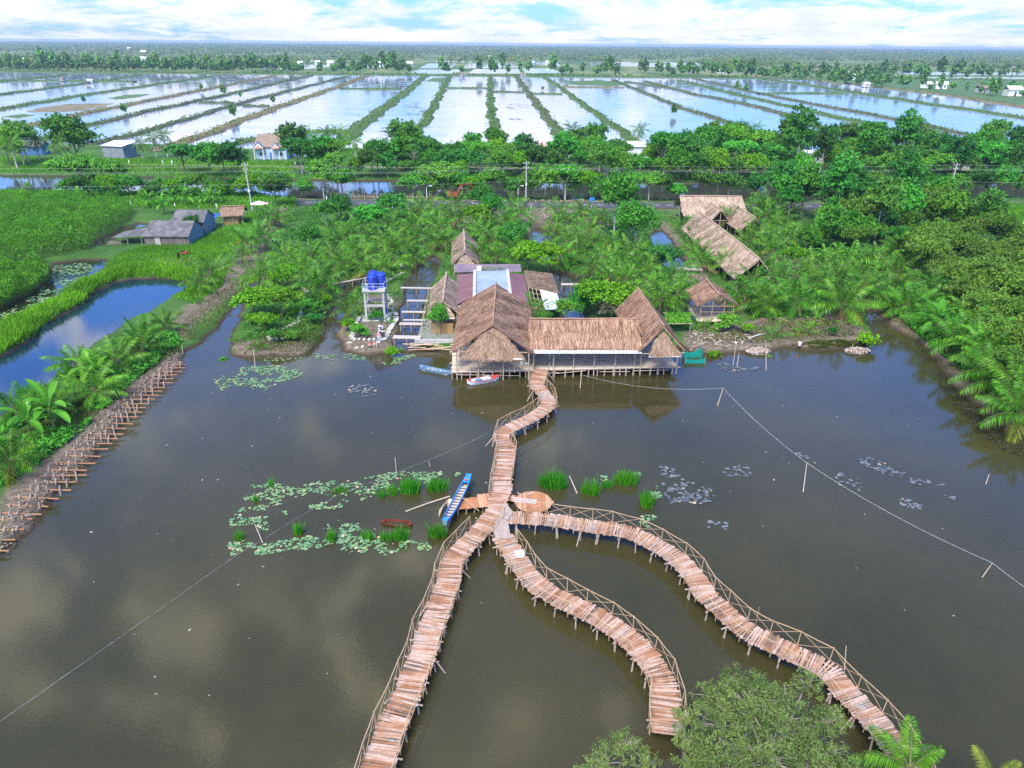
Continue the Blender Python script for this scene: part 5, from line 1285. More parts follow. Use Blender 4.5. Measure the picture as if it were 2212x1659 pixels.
tank(-18.45, 90.75, 'blue plastic water tank at the back of the tower, half hidden')
mb = MB(); mb.lathe((-19.2, 89.6, 4.88), [(.42,0),(.45,.25),(.4,.27),(.36,.06),(0,.06)], 18); tag(mb.build('wash_basin', BLUEP2), 'low round pale basin beside the tanks on the tower', 'basin')

# ---------------- stepping stones
ST = mat('stepping_stone', [(0.46,0.44,0.41), (0.62,0.60,0.56)], 0.85, scale=2)
ZT = lambda x, y: (708.6+x*.13542, 553+y*.13542)
stones = MB(); stones.box((0,0,0), (.62,.26,.09), taper=.96)
sme = None; C1 = []
def stones_along(px, gap, label, group, wide=1.0):
    global sme
    pts = [P(u, v, .62) for u, v in px]; seg = []; acc = 0; out = []
    for a, b in zip(pts[:-1], pts[1:]):
        n = max(1, int((b-a).length/.05))
        for i in range(n): seg.append((a.lerp(b, i/n), (b-a).normalized()))
    k = int(gap/.05)
    for p, t in seg[::k]:
        if not is_land(p.x, p.y, .0): continue
        z = gz(p.x, p.y)+.07
        if sme is None: o = stones.build('stepping_stone', ST); sme = o.data
        else: o = link('stepping_stone', sme)
        o.location = (p.x, p.y, z); o.rotation_euler = (0, 0, math.atan2(t.y, t.x)+math.pi/2+rnd.uniform(-.08,.08)); o.scale = (wide*rnd.uniform(.9,1.1), rnd.uniform(.9,1.1), 1); out.append(o)
    out.sort(key=lambda o: o.location.y)
    for i, o in enumerate(out): tag(o, label.replace('{o}', ordn(i)), 'stepping stone', group)
stones_along([ZT(570,935),ZT(490,1000),ZT(450,1080),ZT(430,1150),ZT(390,1230),ZT(375,1290),ZT(400,1325),ZT(480,1335),ZT(610,1338),ZT(760,1338)], .62, 'white stepping stone, {o} from the front, on the left side of the tower loop', 'stepping stones left of the tower')
stones_along([ZT(330,1350),ZT(340,1385),ZT(400,1430),ZT(480,1450),ZT(570,1452)], .62, 'white stepping stone, {o} from the front, on the short outer arc of the island', 'stepping stones of the outer arc')
stones_along([ZT(800,1395),ZT(880,1350),ZT(930,1300),ZT(975,1190),ZT(1020,1100),ZT(1090,990),ZT(1075,905),ZT(1010,830),ZT(950,780),ZT(1020,730),ZT(990,690),ZT(930,630)], .58, 'white stepping stone, {o} from the front, on the path right of the tower', 'stepping stones right of the tower')
stones_along([ZT(900,425),ZT(1010,360),ZT(1100,310),ZT(1190,265)], .62, 'white stepping stone, {o} from the front, on the slanting path behind the tower', 'stepping stones behind the tower')
stones_along([ZT(1220,190),ZT(1140,120),ZT(1085,60),ZT(1095,0),Z5(350,590),Z5(380,550)], .62, 'white stepping stone, {o} from the front, on the winding path among the palms', 'stepping stones among the palms')
stones_along([ZT(1545,1285),ZT(1580,1150),ZT(1600,1060),ZT(1620,990)], .6, 'white stepping stone, {o} from the front, on the path beside the left hut', 'stepping stones beside the left hut')
stones_along([Z4(1740,1110),Z4(1730,1080),Z4(1790,1045),Z4(1880,1015),Z4(1920,985),Z4(1935,940),Z4(1920,905)], .62, 'white stepping stone, {o} from the front, on the winding path of the island', 'stepping stones of the island path')
stones_along([Z4(1780,1105),Z4(1860,1090),Z4(1900,1060)], .62, 'white stepping stone, {o} from the front, on the short island side path', 'stepping stones of the island side path')
stones_along([Z4(1950,775),Z4(1975,800)], .5, 'white stepping stone, {o} from the front, on the far end of the island', 'stepping stones at the far end of the island')

# ---------------- small plank footbridges
def footbridge(a, b, w, label, z=1.0, n=2, m=PLANK_W, legs=True, across=False):
    a, b = Vector((a[0], a[1], z)), Vector((b[0], b[1], z)); mid = (a+b)/2; t = empty('footbridge', (mid.x, mid.y, 0)); tag(t, label, 'footbridge', None)
    a, b = a-mid+Vector((0,0,z)), b-mid+Vector((0,0,z)); d = (b-a).normalized(); s = Vector((-d.y, d.x, 0)); L = (b-a).length; mb = MB()
    if across:
        k = int(L/.17)
        for i in range(k): mb.box(a.lerp(b, (i+.5)/k)+Vector((0,0,rnd.uniform(-.01,.01))), (.15, w*rnd.uniform(.95,1.08), .05), math.atan2(d.y, d.x)+rnd.uniform(-.03,.03))
    else:
        for i in range(n): off = s*((i-(n-1)/2)*w/n); mb.beam(a+off, b+off, w/n*.86, .09)
    mb.build('planks', m, t)
    k = max(2, int(L/1.8))
    for i in range(k+1 if legs else 0):
        for q in (-1, 1):
            c = a.lerp(b, (i+.1)/(k+.2))+s*q*w*.4; mb = MB(); mb.tube([(c.x, c.y, -.6), (c.x, c.y, z-.05)], .06, 6); mb.build('leg', STAKE, t)
    return t
fb = [((1160,505),(1660,515),.55,'narrow white plank footbridge, highest of those left of the hut'),((1260,710),(1600,715),.6,'white plank footbridge, second from the back, left of the hut'),((1175,890),(1560,895),.6,'white plank footbridge, third from the back, left of the hut'),
 ((1200,1020),(1560,1022),.4,'thin white plank footbridge, fourth from the back, left of the hut'),((1140,1080),(1520,1085),.8,'white plank footbridge, fifth from the back, left of the hut'),((1040,1290),(1480,1300),1.0,'widest white footbridge, nearest the pond, leading to the terrace')]
for a, b, w, lab in fb:
    z = 1.0; footbridge(P(*ZT(*a), z), P(*ZT(*b), z), w, lab, z)
footbridge(P(1212,614,1.0), P(1252,614,1.0), .9, 'grey plank footbridge over the ditch right of the lean-to')
footbridge(P(1455,579,1.3), P(1517,582,1.3), 1.2, 'white slatted footbridge leading to the long thatched hall', 1.3, m=PLANK_W, across=True)
footbridge(P(700,617,.9), P(790,600,.9), .4, 'thin plank footbridge over the ditch behind the left garden', .9)
def rail_line(name, pts, z, label, m=POLE, h=1.0):
    p0 = P(*pts[0], .5); t = empty(name, tuple(p0)); tag(t, label, 'fence')
    ps = [P(u, v, z)-p0+Vector((0,0,0)) for u, v in pts]
    mb = MB(); mb.tube([p+Vector((0,0,h)) for p in ps], .035, 5); mb.build('top_rail', m, t)
    for p in ps: mb = MB(); mb.tube([p-Vector((0,0,.9)), p+Vector((0,0,h))], .05, 5); mb.build('fence_post', m, t)
rail_line('pole_fence', [ZT(1480,1290),ZT(1510,1150),ZT(1530,1010),ZT(1560,880),ZT(1590,720),ZT(1610,590)], .9, 'line of thin poles and rail along the footbridges by the left hut')

# ---------------- walkways
def catmull(pts, step):
    out = []; n = len(pts)
    for i in range(n-1):
        p0, p1, p2, p3 = pts[max(0,i-1)], pts[i], pts[i+1], pts[min(n-1,i+2)]
        k = max(1, int((p2-p1).length/.05))
        for j in range(k):
            t = j/k; out.append(.5*((2*p1)+(p2-p0)*t+(2*p0-5*p1+4*p2-p3)*t*t+(3*p1-p0-3*p2+p3)*t**3))
    out.append(pts[-1]); res = [out[0]]; acc = 0
    for a, b in zip(out[:-1], out[1:]):
        acc += (b-a).length
        if acc >= step: res.append(b); acc = 0
    return res
def walkway(label, px, width, seed, rails=(1, 1), z=.95, skip=0):
    r = random.Random(seed); ctl = [P(u, v, z) for u, v in px]; o = Vector((ctl[0].x, ctl[0].y, 0)); ctl = [c-o for c in ctl]
    t = empty('bamboo_walkway', tuple(o)); tag(t, label, 'walkway')
    path = catmull(ctl, .145); mb = MB(); n = len(path)
    path = [p+Vector((math.sin(i*.11+seed)*.07+math.sin(i*.31+seed*2)*.045, math.sin(i*.13+seed*3)*.05, math.sin(i*.19+seed)*.025)) for i, p in enumerate(path)]
    tang = [(path[min(i+2,n-1)]-path[max(i-2,0)]).normalized() for i in range(n)]
    for i in range(n):
        d = tang[i]; a = math.atan2(d.y, d.x)+r.uniform(-.035,.035); w = width+r.uniform(-.10,.14); sd = Vector((-d.y, d.x, 0))
        mb.box(path[i]+sd*r.uniform(-.05,.05)+Vector((0,0,r.uniform(-.012,.014))), (.15*r.uniform(.75,1.1), w, .035), Matrix.Rotation(a, 3, 'Z') @ Matrix.Rotation(r.uniform(-.02,.02), 3, 'X'))
    mb.build('deck', PLANK, t)
    for s in (-1, 1):
        mb = MB(); mb.tube([path[i]+Vector((-tang[i].y, tang[i].x, 0))*s*width*.36+Vector((0,0,-.09)) for i in range(0, n, 6)], .055, 5); mb.build('bearer', POLE, t)
    i = 4
    while i < n-2:
        d = tang[i]; sd = Vector((-d.y, d.x, 0)); c = path[i]
        mb = MB(); e = r.uniform(.05,.3); mb.tube([c-sd*(width/2+e)+Vector((0,0,-.17)), c+sd*(width/2+r.uniform(.05,.3))+Vector((0,0,-.17))], .05, 5); mb.build('crossbeam', STAKE, t)
        for s in (-1, 1):
            for q in range(r.choice((1, 1, 2))):
                top = c+sd*s*(width/2-.08)+d*r.uniform(-.12,.12)+Vector((0,0,-.06)); ft = top+sd*s*r.uniform(-.05,.28)+d*r.uniform(-.2,.2); ft.z = -.7
                mb = MB(); mb.tube([ft, top], [r.uniform(.05,.08), .05], 6); mb.build('stilt', STAKE, t)
        if r.random() < .3:
            s = r.choice((-1, 1)); a = c+sd*s*(width/2+.1)+Vector((0,0,-.2)); b = a+sd*s*r.uniform(.5,.9)+d*r.uniform(-.3,.3); b.z = -.3
            mb = MB(); mb.tube([b, a], .05, 6); mb.build('prop', STAKE, t)
        i += r.choice((9, 10, 11, 12))
    for s, on in zip((1, -1), rails):
        if not on: continue
        i0, i1 = on if isinstance(on, tuple) else (2, n-1)
        i1 = min(i1, n-1); idx = list(range(max(2,i0), i1+1, 11))
        if idx[-1] != i1: idx.append(i1)
        base = []; tops = []
        for k in idx:
            d = tang[k]; sd = Vector((-d.y, d.x, 0)); b = path[k]+sd*s*(width/2+.06); base.append(b); tops.append(b+sd*s*r.uniform(-.02,.12)+d*r.uniform(-.08,.08)+Vector((0,0,.95+r.uniform(-.06,.08))))
        mb = MB(); fine = []
        for a, b in zip(tops[:-1], tops[1:]): fine += [a, a.lerp(b, .5)+Vector((0,0,r.uniform(-.05,.02)))]
        mb.tube(fine+[tops[-1]], .027, 5); rl = mb.build('railing', POLE_TAN, t)
        for b, tp in zip(base, tops):
            mb = MB(); mb.tube([b+Vector((0,0,-.3)), tp+Vector((0,0,.06))], .03, 5); mb.build('rail_post', POLE_TAN, rl)
        for a, b, c, d in zip(base[:-1], tops[:-1], base[1:], tops[1:]):
            mb = MB(); mb.tube([a, (a+d)/2+Vector((r.uniform(-.03,.03), r.uniform(-.03,.03), 0)), d], .016, 4); mb.build('brace', POLE_TAN, rl)
            mb = MB(); mb.tube([b+Vector((.03,.03,0)), (b+c)/2+Vector((.03,.03,0)), c+Vector((.03,.03,0))], .016, 4); mb.build('brace', POLE_TAN, rl)
    return path, tang, o
walkway('winding plank walkway from the pavilion deck down to the junction', [(1169.6,797),(1163,812),(1160,828),(1166,842),(1180,856),(1184,870),(1174,885),(1150,902),(1118,918),(1092,931),(1083,943),(1090,962),(1092,990),(1088,1024),(1084,1056),(1076,1082),(1070,1104)], 1.55, 1, rails=((2,150),(2,170)))
walkway('left branch plank walkway running straight to the bottom edge', [(1070,1106),(1052,1131),(1024,1163),(994,1192),(976,1213),(957,1287),(936,1345),(914,1411),(884,1480),(856,1546),(834,1604),(818,1659),(806,1700)], 1.6, 2, rails=(1, (16,999)))
walkway('middle branch plank walkway curving to the tree in the foreground', [(1086,1160),(1098,1178),(1121,1210),(1145,1250),(1178,1277),(1206,1294),(1240,1308),(1272,1322),(1310,1342),(1342,1363),(1366,1386),(1390,1414),(1412,1440),(1427,1470),(1436,1510),(1440,1548),(1441,1590)], 1.6, 3, rails=(1, (10,999)))
walkway('right branch plank walkway sweeping to the lower right corner', [(1100,1117),(1138,1119),(1190,1124),(1238,1130),(1290,1138),(1342,1147),(1376,1157),(1410,1172),(1445,1194),(1486,1230),(1519,1277),(1553,1310),(1603,1354),(1670,1391),(1738,1425),(1788,1452),(1825,1488),(1866,1532),(1902,1572),(1936,1613),(1953,1646),(1970,1690)], 1.6, 4, rails=((6,999), (10,999)))
# junction boards, side platforms
jb = empty('junction_deck', tuple(P(1090, 1118, 0))); tag(jb, 'pale triangular boards joining the three walkway branches', 'deck')
l = jb.location.copy(); J = lambda u, v, z=.985: tuple(P(u, v, z)-l)
mb = MB(); mb.slab([J(1090.5,1084,1.03),J(1109,1106,1.03),J(1097,1123,1.03),J(1077,1119,1.03)], .04); mb.slab([J(1078,1118,1.045),J(1097,1125,1.045),J(1102,1152,1.045),J(1064,1142,1.045)], .04); mb.slab([J(1064,1140,1.03),J(1101,1150,1.03),J(1104,1163,1.03),J(1070,1163,1.03)], .04); mb.build('boards', mat('pale_boards', [(0.27,0.215,0.185),(0.40,0.315,0.27)], .8, scale=.9, stretch=(6,1,1)), jb)
for u, v in ((1066,1146),(1098,1122),(1102,1158),(1074,1160)):
    p = P(u, v, .9)-l; mb = MB(); mb.tube([(p.x, p.y, -.7),(p.x, p.y, .93)], .06, 6); mb.build('stilt', STAKE, jb)
rp = empty('round_platform', tuple(P(1152, 1086, 0))); tag(rp, 'round plank platform on stilts right of the walkway junction', 'platform')
c = P(1152, 1084, .6)-rp.location; rad = 1.5; mb = MB(); r_ = random.Random(8); x = -rad
while x < rad:
    w = r_.uniform(.1,.16); hl = math.sqrt(max(.02, rad*rad-(x+w/2)**2)); 
    mb.box((c.x+x+w/2, c.y, .6+r_.uniform(-.01,.01)), (w*.93, 2*hl+r_.uniform(-.05,.05), .04)); x += w
mb.build('deck', PLANK_R, rp)
for k in range(9):
    a = k*math.pi*2/9; mb = MB(); mb.tube([(c.x+math.cos(a)*1.32, c.y+math.sin(a)*1.32, -.7),(c.x+math.cos(a)*1.28, c.y+math.sin(a)*1.28, .58)], .06, 6); mb.build('stilt', STAKE, rp)
mb = MB(); a = P(1100,1074,.62)-rp.location; b = P(1128,1082,.62)-rp.location
for k in range(8): p = a.lerp(b, k/7); mb.box(p, (.15, .95, .04), .1+rnd.uniform(-.05,.05))
mb.build('gangplank', PLANK_R, rp)
for i, (u0, v0, u1, v1) in enumerate(((1103,1074.5,1160,1081),(1107,1079,1160,1084),(1110,1083,1158,1087.5))):
    a, b = P(u0, v0, .665), P(u1, v1, .665); mb = MB(); mb.beam(a, b, .13, .05); tag(mb.build('white_board', PLANK_W), 'white board, %s of three lying side by side on the round platform' % ('rearmost','middle','front')[i], 'board', 'white boards on the round platform')
mb = MB(); mb.beam(P(1138,1068,.65), P(1152,1064,.65), .12, .05); mb.beam(P(1118,1064,.65), P(1128,1070,.65), .07, .03); tag(mb.build('wood_offcut', PLANK_W), 'small pale wood offcuts lying on the round platform', 'offcut')
lp = empty('landing_stage', tuple(P(1005, 1088, 0))); tag(lp, 'reddish plank landing stage beside the blue boat left of the walkway', 'platform')
l = lp.location.copy(); a, b = P(967,1092,.6)-l, P(1058,1082,.6)-l; mb = MB(); k = 26
for i in range(k): mb.box(a.lerp(b, (i+.5)/k)+Vector((0,0,rnd.uniform(-.01,.01)+(.1 if i > 18 else 0))), (.16, 1.45+(.35 if i > 18 else 0)+rnd.uniform(-.08,.08), .04), math.atan2((b-a).y,(b-a).x)+rnd.uniform(-.04,.04))
mb.build('deck', PLANK_R, lp)
for i in range(5):
    for s in (-.6,.6): p = a.lerp(b, (i+.3)/5); mb = MB(); mb.tube([(p.x-.05*i, p.y+s, -.7),(p.x, p.y+s, .58)], .06, 6); mb.build('stilt', STAKE, lp)
for i in range(5):
    mb = MB(); p = a+Vector((-.1-.12*i, .5-.22*i, 0)); mb.tube([p+Vector((-.75+.15*i,-.35,-.75)), p+Vector((.25,.3,.12))], .05, 5); mb.build('fender_pole', STAKE, lp)
mb = MB(); p = P(973,1086,.62); mb.lathe(p, [(.0,0),(.16,.02),(.2,.12),(.15,.28),(.05,.33)], 12); tag(mb.build('yellow_can', YEL), 'yellow plastic can on the landing stage by the blue boat', 'can')
mb = MB(); p = P(1122,1194,1.0); mb.box(p+Vector((0,0,.02)), (.75,.55,.03), .15); mb.box(p+Vector((.03,-.45,.03)), (.6,.3,.03), .05); tag(mb.build('white_sheet', PLANK_W), 'white sheet lying flat on the middle branch walkway', 'sheet')

# ---------------- boats
def boat(name, label, bow, stern, w, h, hull_m, in_m, deck_m=None, thwarts=6, bowdeck=.16, sterndeck=.1, sq=.35, floor_slats=0, z0=-.06):
    b0, b1 = P(*bow, .25+max(0, z0)), P(*stern, .25+max(0, z0)); mid = (b0+b1)/2; d = b0-b1; L = d.length
    t = empty(name, (mid.x, mid.y, 0), math.atan2(d.y, d.x)); tag(t, label, 'boat'); mb = MB(); ns = 16
    def sec(s):   # s -1 stern .. 1 bow: half width, keel rise, sheer
        k = abs(s); q = (1-sq)*max(0, (k-.15)/.85)**2.0; hw = w/2*(1-q); return hw, .22*h*k**4+(.35*h*max(0,k-.75)*2), h*(1+.45*k**3)
    V = []; 
    for i in range(ns+1):
        s = -1+2*i/ns; hw, kz, sz = sec(s); x = s*L/2
        V.append([(x,-hw,sz),(x,-hw*.72,kz+.03),(x,0,kz),(x,hw*.72,kz+.03),(x,hw,sz)])
    vs = []; fs = []
    for ring in V:
        vs += ring
    n = 5
    for i in range(ns):
        for j in range(4): fs.append((i*n+j, i*n+j+1, (i+1)*n+j+1, (i+1)*n+j))
    fs.append((0,4,3,2,1)); e = ns*n; fs.append((e,e+1,e+2,e+3,e+4))
    mb.add(vs, fs); hull = mb.build('hull', hull_m, t); hull.location.z = z0
    so_ = hull.modifiers.new('s', 'SOLIDIFY'); so_.thickness = .045; so_.offset = 0
    mb = MB()
    for sd in (-1, 1):
        mb.tube([((-1+2*i/ns)*L/2, sd*sec(-1+2*i/ns)[0], sec(-1+2*i/ns)[2]+z0+.015) for i in range(ns+1)], .035, 5)
    mb.build('gunwale', deck_m or hull_m, t)
    for nm, s0, s1 in (('bow_deck', 1-2*bowdeck, .995), ('stern_deck', -.995, -1+2*sterndeck)):
        a = sec(s0); b = sec(s1); mb = MB(); mb.slab([(s0*L/2,-a[0],a[2]+z0-.01),(s1*L/2,-b[0],b[2]+z0-.01),(s1*L/2,b[0],b[2]+z0-.01),(s0*L/2,a[0],a[2]+z0-.01)], .03); mb.build(nm, deck_m or hull_m, t)
    mb = MB(); mb.slab([(-.85*L/2,-w*.33,.1+z0),(.8*L/2,-w*.33,.1+z0),(.8*L/2,w*.33,.1+z0),(-.85*L/2,w*.33,.1+z0)], .02); mb.build('floor_boards', in_m, t)
    for i in range(thwarts):
        s = -.72+1.3*(i+.5)/thwarts; hw, _, sz = sec(s); mb = MB(); mb.box((s*L/2, 0, sz*.62+z0), (.16, hw*1.85, .035)); mb.build('thwart', in_m, t)
    return t
bb = boat('rowing_boat', 'long bright blue wooden boat moored at the landing stage', (1014,1031), (961,1132), .66, .42, BLUEP2, BOATW, BLUEP, 11, .17, .08, .55, z0=.64)
mb = MB(); mb.lathe((2.35,.0,1.27), [(.0,.02),(.13,.015),(.13,0)], 14); mb.build('red_badge', REDP, bb)
mb = MB(); mb.tube([P(990,1068,1.0), P(1035,1104,1.0)], .03, 5); tag(mb.build('boat_pole', POLE_TAN), 'pale pole leaning from the blue boat to the walkway', 'pole')
mb = MB(); mb.tube([P(876,1105,.05), P(925,1087,.12), P(972,1072,.4)], .06, 6); tag(mb.build('floating_pole', POLE), 'long pale pole slanting over the water left of the landing stage', 'pole')
rb = boat('rowing_boat', 'small red boat with white sides moored below the deck', (1076,815), (1010,826), 1.15, .40, TIN_W, BLUEP2, REDP, 2, .22, .12, .3)
for c_, x_ in ((TIN_W, .2), (BLUEP2, -.5)): mb = MB(); mb.box((x_, 0, .36), (.5, .5, .18), .3); mb.build('cargo_bundle', c_, rb)
boat('rowing_boat', 'slim faded blue boat moored at the left corner of the deck', (907,793), (973,806), .8, .38, BLUEP2, BOATW, BLUEP2, 5, .12, .1, .25)
boat('sunken_boat', 'reddish sunken boat lying just under the water among lily pads', (825,1124), (890,1130), .75, .26, mat('wet_red_timber', [(0.10,0.022,0.012),(0.16,0.035,0.02)], .35), mat('wet_brown_timber', [(0.09,0.03,0.02)], .3), None, 0, .1, .1, .3, z0=-.13)
# ================================================================== SMALLER THINGS
# ---------------- stakes and cross poles holding the left bank
rows = [((1850,55),(2140,50)),((1820,97),(2130,90)),((1830,140),(2100,130)),((1750,180),(2040,172)),((1680,222),(2000,215)),((1620,270),(1990,262)),((1580,322),(1900,316)),((1500,365),(1870,360)),((1440,408),(1840,405)),((1400,458),(1790,450)),((1340,510),(1720,500)),((1270,556),(1680,548)),((1220,605),(1640,600)),((1230,655),(1580,655)),((1140,718),(1535,738)),((1100,782),(1450,790)),((1020,850),(1420,855)),((960,900),(1360,908)),((880,970),(1300,960)),((800,1030),(1250,1025)),((750,1100),(1160,1112)),((620,1185),(1100,1192)),((540,1262),(1000,1272)),((460,1340),(1000,1325)),((350,1410),(880,1405)),((300,1490),(820,1500)),((170,1575),(680,1600)),
        ((60,1670),(560,1690)),((-60,1760),(480,1780)),((-100,1840),(400,1830)),((-150,1960),(300,1950)),((-250,2080),(200,2070)),((-320,2190),(120,2200))]
ZS = lambda x, y: ((x/4.608)*.86406, (900+y/4.608)*.86406)
for i, (a, b) in enumerate(rows):
    pa, pb = P(*ZS(*a), .65), P(*ZS(*b), .35); c = (pa+pb)/2; t = empty('stake_row', (c.x, c.y, 0)); r_ = random.Random(i)
    if i > 28: pb = pa.lerp(pb, .95)
    tag(t, 'cross pole with leaning stakes holding the left bank, %s row from the far end' % ordn(i), 'bank stakes', 'stake rows along the left bank')
    mb = MB(); mb.tube([pa-Vector((c.x,c.y,0)), pb-Vector((c.x,c.y,0))], .06, 6); mb.build('cross_pole', BROWN_POLE, t)
    for k in range(r_.choice((3,3,4,4))):
        n = 4; s = min(.98, .1+.22*k+r_.uniform(-.06,.06)); p = pa.lerp(pb, s)-Vector((c.x,c.y,0)); q = Vector((r_.uniform(-.12,.12), r_.uniform(.05,.25), 0)); mb = MB()
        mb.tube([Vector((p.x,p.y-.12,-.5))-q*.6, Vector((p.x,p.y-.1,p.z))-q*.1, Vector((p.x,p.y-.08,p.z+.34+r_.uniform(-.1,.12)))+q*.5], [.085,.075,.055], 6); mb.build('stake', STAKE, t)
# litter of drift and bark between the stakes
def debris(name, label, px, n, size, m, seed, kind='stuff', z=.4, cat=None):
    r = np.random.default_rng(seed); q = pts_in(px, n, r, .2, None); nn = len(q); zz = np.maximum(zat(q), .0)+.02+.12*r.random(nn)
    a = r.random(nn)*6.283; T = np.column_stack([np.cos(a), np.sin(a), r.normal(size=nn)*.25])*(size*(.4+.9*r.random(nn)))[:,None]; nr = unit(np.column_stack([r.normal(size=(nn,2))*.5, np.ones(nn)])); B = unit(np.cross(nr, T))*(size*(.2+.35*r.random(nn)))[:,None]
    V, Fq = quads(np.column_stack([q, zz]), T, B); o = link(name, mesh_np(name, V, Fq, m)); tag(o, label, cat, None, kind); return o
debris('bark_litter', None, [(395,785),(300,865),(200,985),(100,1090),(10,1200),(-40,1180),(60,1080),(170,960),(280,840),(385,765)], 1100, .16, mat('bark_litter', [(0.06,0.045,0.03),(0.15,0.115,0.085),(0.34,0.27,0.21)], .9, island=.9), 81)
debris('twig_litter', None, [(1490,720),(1600,705),(1640,750),(1490,763)], 260, .3, mat('twig_litter', [(0.2,0.16,0.12),(0.45,0.38,0.31)], .9, island=.9), 82)
debris('dead_water_weed', None, [(2025,790),(2080,850),(2140,900),(2240,975),(2240,1000),(2150,960),(2080,890),(2030,830)], 1500, .13, mat('dead_weed', [(0.010,0.012,0.006),(0.03,0.035,0.014),(0.06,0.06,0.03)], .9, island=.9), 83)
debris('roadside_rubble', None, [(880,455),(1310,452),(1310,475),(900,472)], 500, .35, mat('rubble', [(0.25,0.22,0.19),(0.5,0.46,0.42)], .9, island=.9), 84)
debris('bank_rubble', None, [(880,438),(1310,436),(1310,446),(880,447)], 500, .4, mat('rubble_red', [(0.25,0.17,0.12),(0.45,0.34,0.26)], .9, island=.9), 85)
def heap(label, u, v, rx, ry, h, seed):
    p = P(u, v, .25); r = np.random.default_rng(seed); n = 420; a = r.random(n)*6.283; d = r.random(n)**.6; x = d*np.cos(a)*rx; y = d*np.sin(a)*ry; z = h*(1-d**2)*(.7+.3*r.random(n))
    nr = unit(r.normal(size=(n,3))+np.array([0,-.3,1.2])); t = unit(np.cross(nr, r.normal(size=(n,3)))); b = np.cross(nr, t); s = (.07+.1*r.random(n))[:,None]
    V, Fq = quads(np.column_stack([x,y,z]), t*s*1.3, b*s); mb = MB(); mb.lathe((0,0,-.25), [(rx*.9,0),(rx*.7,.25+h*.35),(rx*.3,.25+h*.75),(0,.25+h*.85)], 14)
    o = empty('shell_heap', tuple(p)); tag(o, label, 'shell heap', 'pale shell heaps on the right mud bank'); link('shells', mesh_np('shells', V, Fq, SHELL), o); m_ = mb.build('core', SHELL, o); m_.scale = (1, ry/rx, 1)
heap('pale heap of shells at the water edge near the green net', 1638, 758, 1.5, .7, .35, 1)
heap('pale heap of shells under bare sticks at the tip of the mud bank', 1852, 757, 1.6, .6, .3, 2)
# sticks and posts in the water, ropes between them
def stick(label, foot, top, zt, r=.035, m=POLE, name='water_pole', cat='pole'):
    a = P(*foot, 0.0); d = CM @ Vector(((top[0]-W0/2)/F0, -(top[1]-H0/2)/F0, -1)); t = (zt-HC)/d.z; b = Vector((d.x*t, d.y*t, zt)); mb = MB()
    mb.tube([a+(a-b)*.3, a.lerp(b,.5)+Vector((.01,.02,0)), b], [r*1.2, r, r*.7], 6); tag(mb.build(name, m), label, cat); return b
t1 = stick('pale leaning pole carrying the white rope in mid pond', (1550,876), (1562,838), 1.35)
t2 = stick('dark pole under the white rope right of the grey lily pads', (1735,1062), (1743,1000), 1.5)
t3 = stick('pale leaning pole carrying the white rope near the right edge', (2122,1247), (2144,1216), 1.2)
t4 = stick('thin white pole by the deck where the white rope starts', (1253,838), (1257,800), 1.5)
mb = MB()
def sagline(a, b, sag, n=14): return [a.lerp(b, i/n)-Vector((0,0,sag*4*(i/n)*(1-i/n))) for i in range(n+1)]
end = P(2330, 1340, 1.0)
mb.tube(sagline(P(1258,810,1.3), t1, .75)+sagline(t1, t2, .35)[1:]+sagline(t2, t3, .45)[1:]+sagline(t3, end, .2)[1:], .007, 4)
tag(mb.build('white_rope', ROPE_W), 'long white rope strung over the pond from pole to pole', 'rope')
t5 = stick('pale leaning pole among the lily pads left of the middle', (567,1172), (550,1132), .9)
mb = MB(); mb.tube(sagline(P(-60,1600,.15), P(505,1203,.12), .02)+[P(560,1170,.3)]+sagline(P(640,1120,.15), P(730,1070,.12), .03)+sagline(P(855,1020,.5), P(1055,935,.9), .2), .005, 4); tag(mb.build('blue_rope', ROPE_B), 'thin blue rope running low over the water on the left', 'rope')
stick('thin upright pole behind the far lily pad band', (856,1022), (853,988), 1.1, .025)
stick('thin leaning stick by the far reeds left of the walkway', (929,1008), (925,994), .6, .025)
stick('pale leaning stick in the reeds right of the walkway', (1246,1065), (1230,1028), 1.0, .05)
stick('thin upright pole in the pond beside the left bank tip', (395,768), (393,745), .9, .03)
stick('tall thin pole standing off the right mud bank', (1655,800), (1654,735), 1.9, .035)
stick('crooked pole off the right mud bank left of the tall one', (1592,790), (1597,762), 1.0, .035)
stick('leaning stick by the right shell heap', (1838,762), (1843,742), .7, .03)
stick('white stick by the right-hand bank under the banana plants', (2000,751), (2010,722), 1.0, .04)
stick('thin pole beside the green net', (1583,790), (1590,745), 1.5, .025)
stick('lone pale pole in front of the island', (551,793), (547,752), 1.4, .03)
stick('pole leaning beside the walkway railing of the right branch', (1631,1355), (1640,1312), 1.9, .025)
stick('tall pole standing behind the lower right walkway', (1822,1470), (1828,1395), 2.2, .03)
stick('pale stick near the dark weed on the right', (2130,1045), (2137,1024), .6, .03)
def log(label, a, b, r, m=POLE, z=.72): mb = MB(); a, b = P(*a, z), P(*b, z); mb.tube([a, a.lerp(b,.5)+Vector((0,.1,.05)), b], [r, r, r*.7], 6); tag(mb.build('fallen_pole', m), label, 'log')
log('pale log lying on the bare right mud bank', (1618,731), (1652,721), .11, PLANK_W)
log('pale pole lying on the left bank above the far stakes', (238,815), (296,802), .06)
log('pale pole lying at the foot of the palms on the left bank', (322,718), (392,736), .06)
log('brown pole on the left bank below the banana plants', (205,858), (222,846), .05)
C = []
for i in range(9):
    a = P(1495+i*13, 738+rnd.uniform(-10,14), .7); b = a+Vector((rnd.uniform(-1.8,1.8), rnd.uniform(-.9,.9), rnd.uniform(0,.5))); mb = MB(); mb.tube([a, b], .045, 5); C.append(mb.build('loose_pole', POLE)); C[-1].location = (0,0,0)
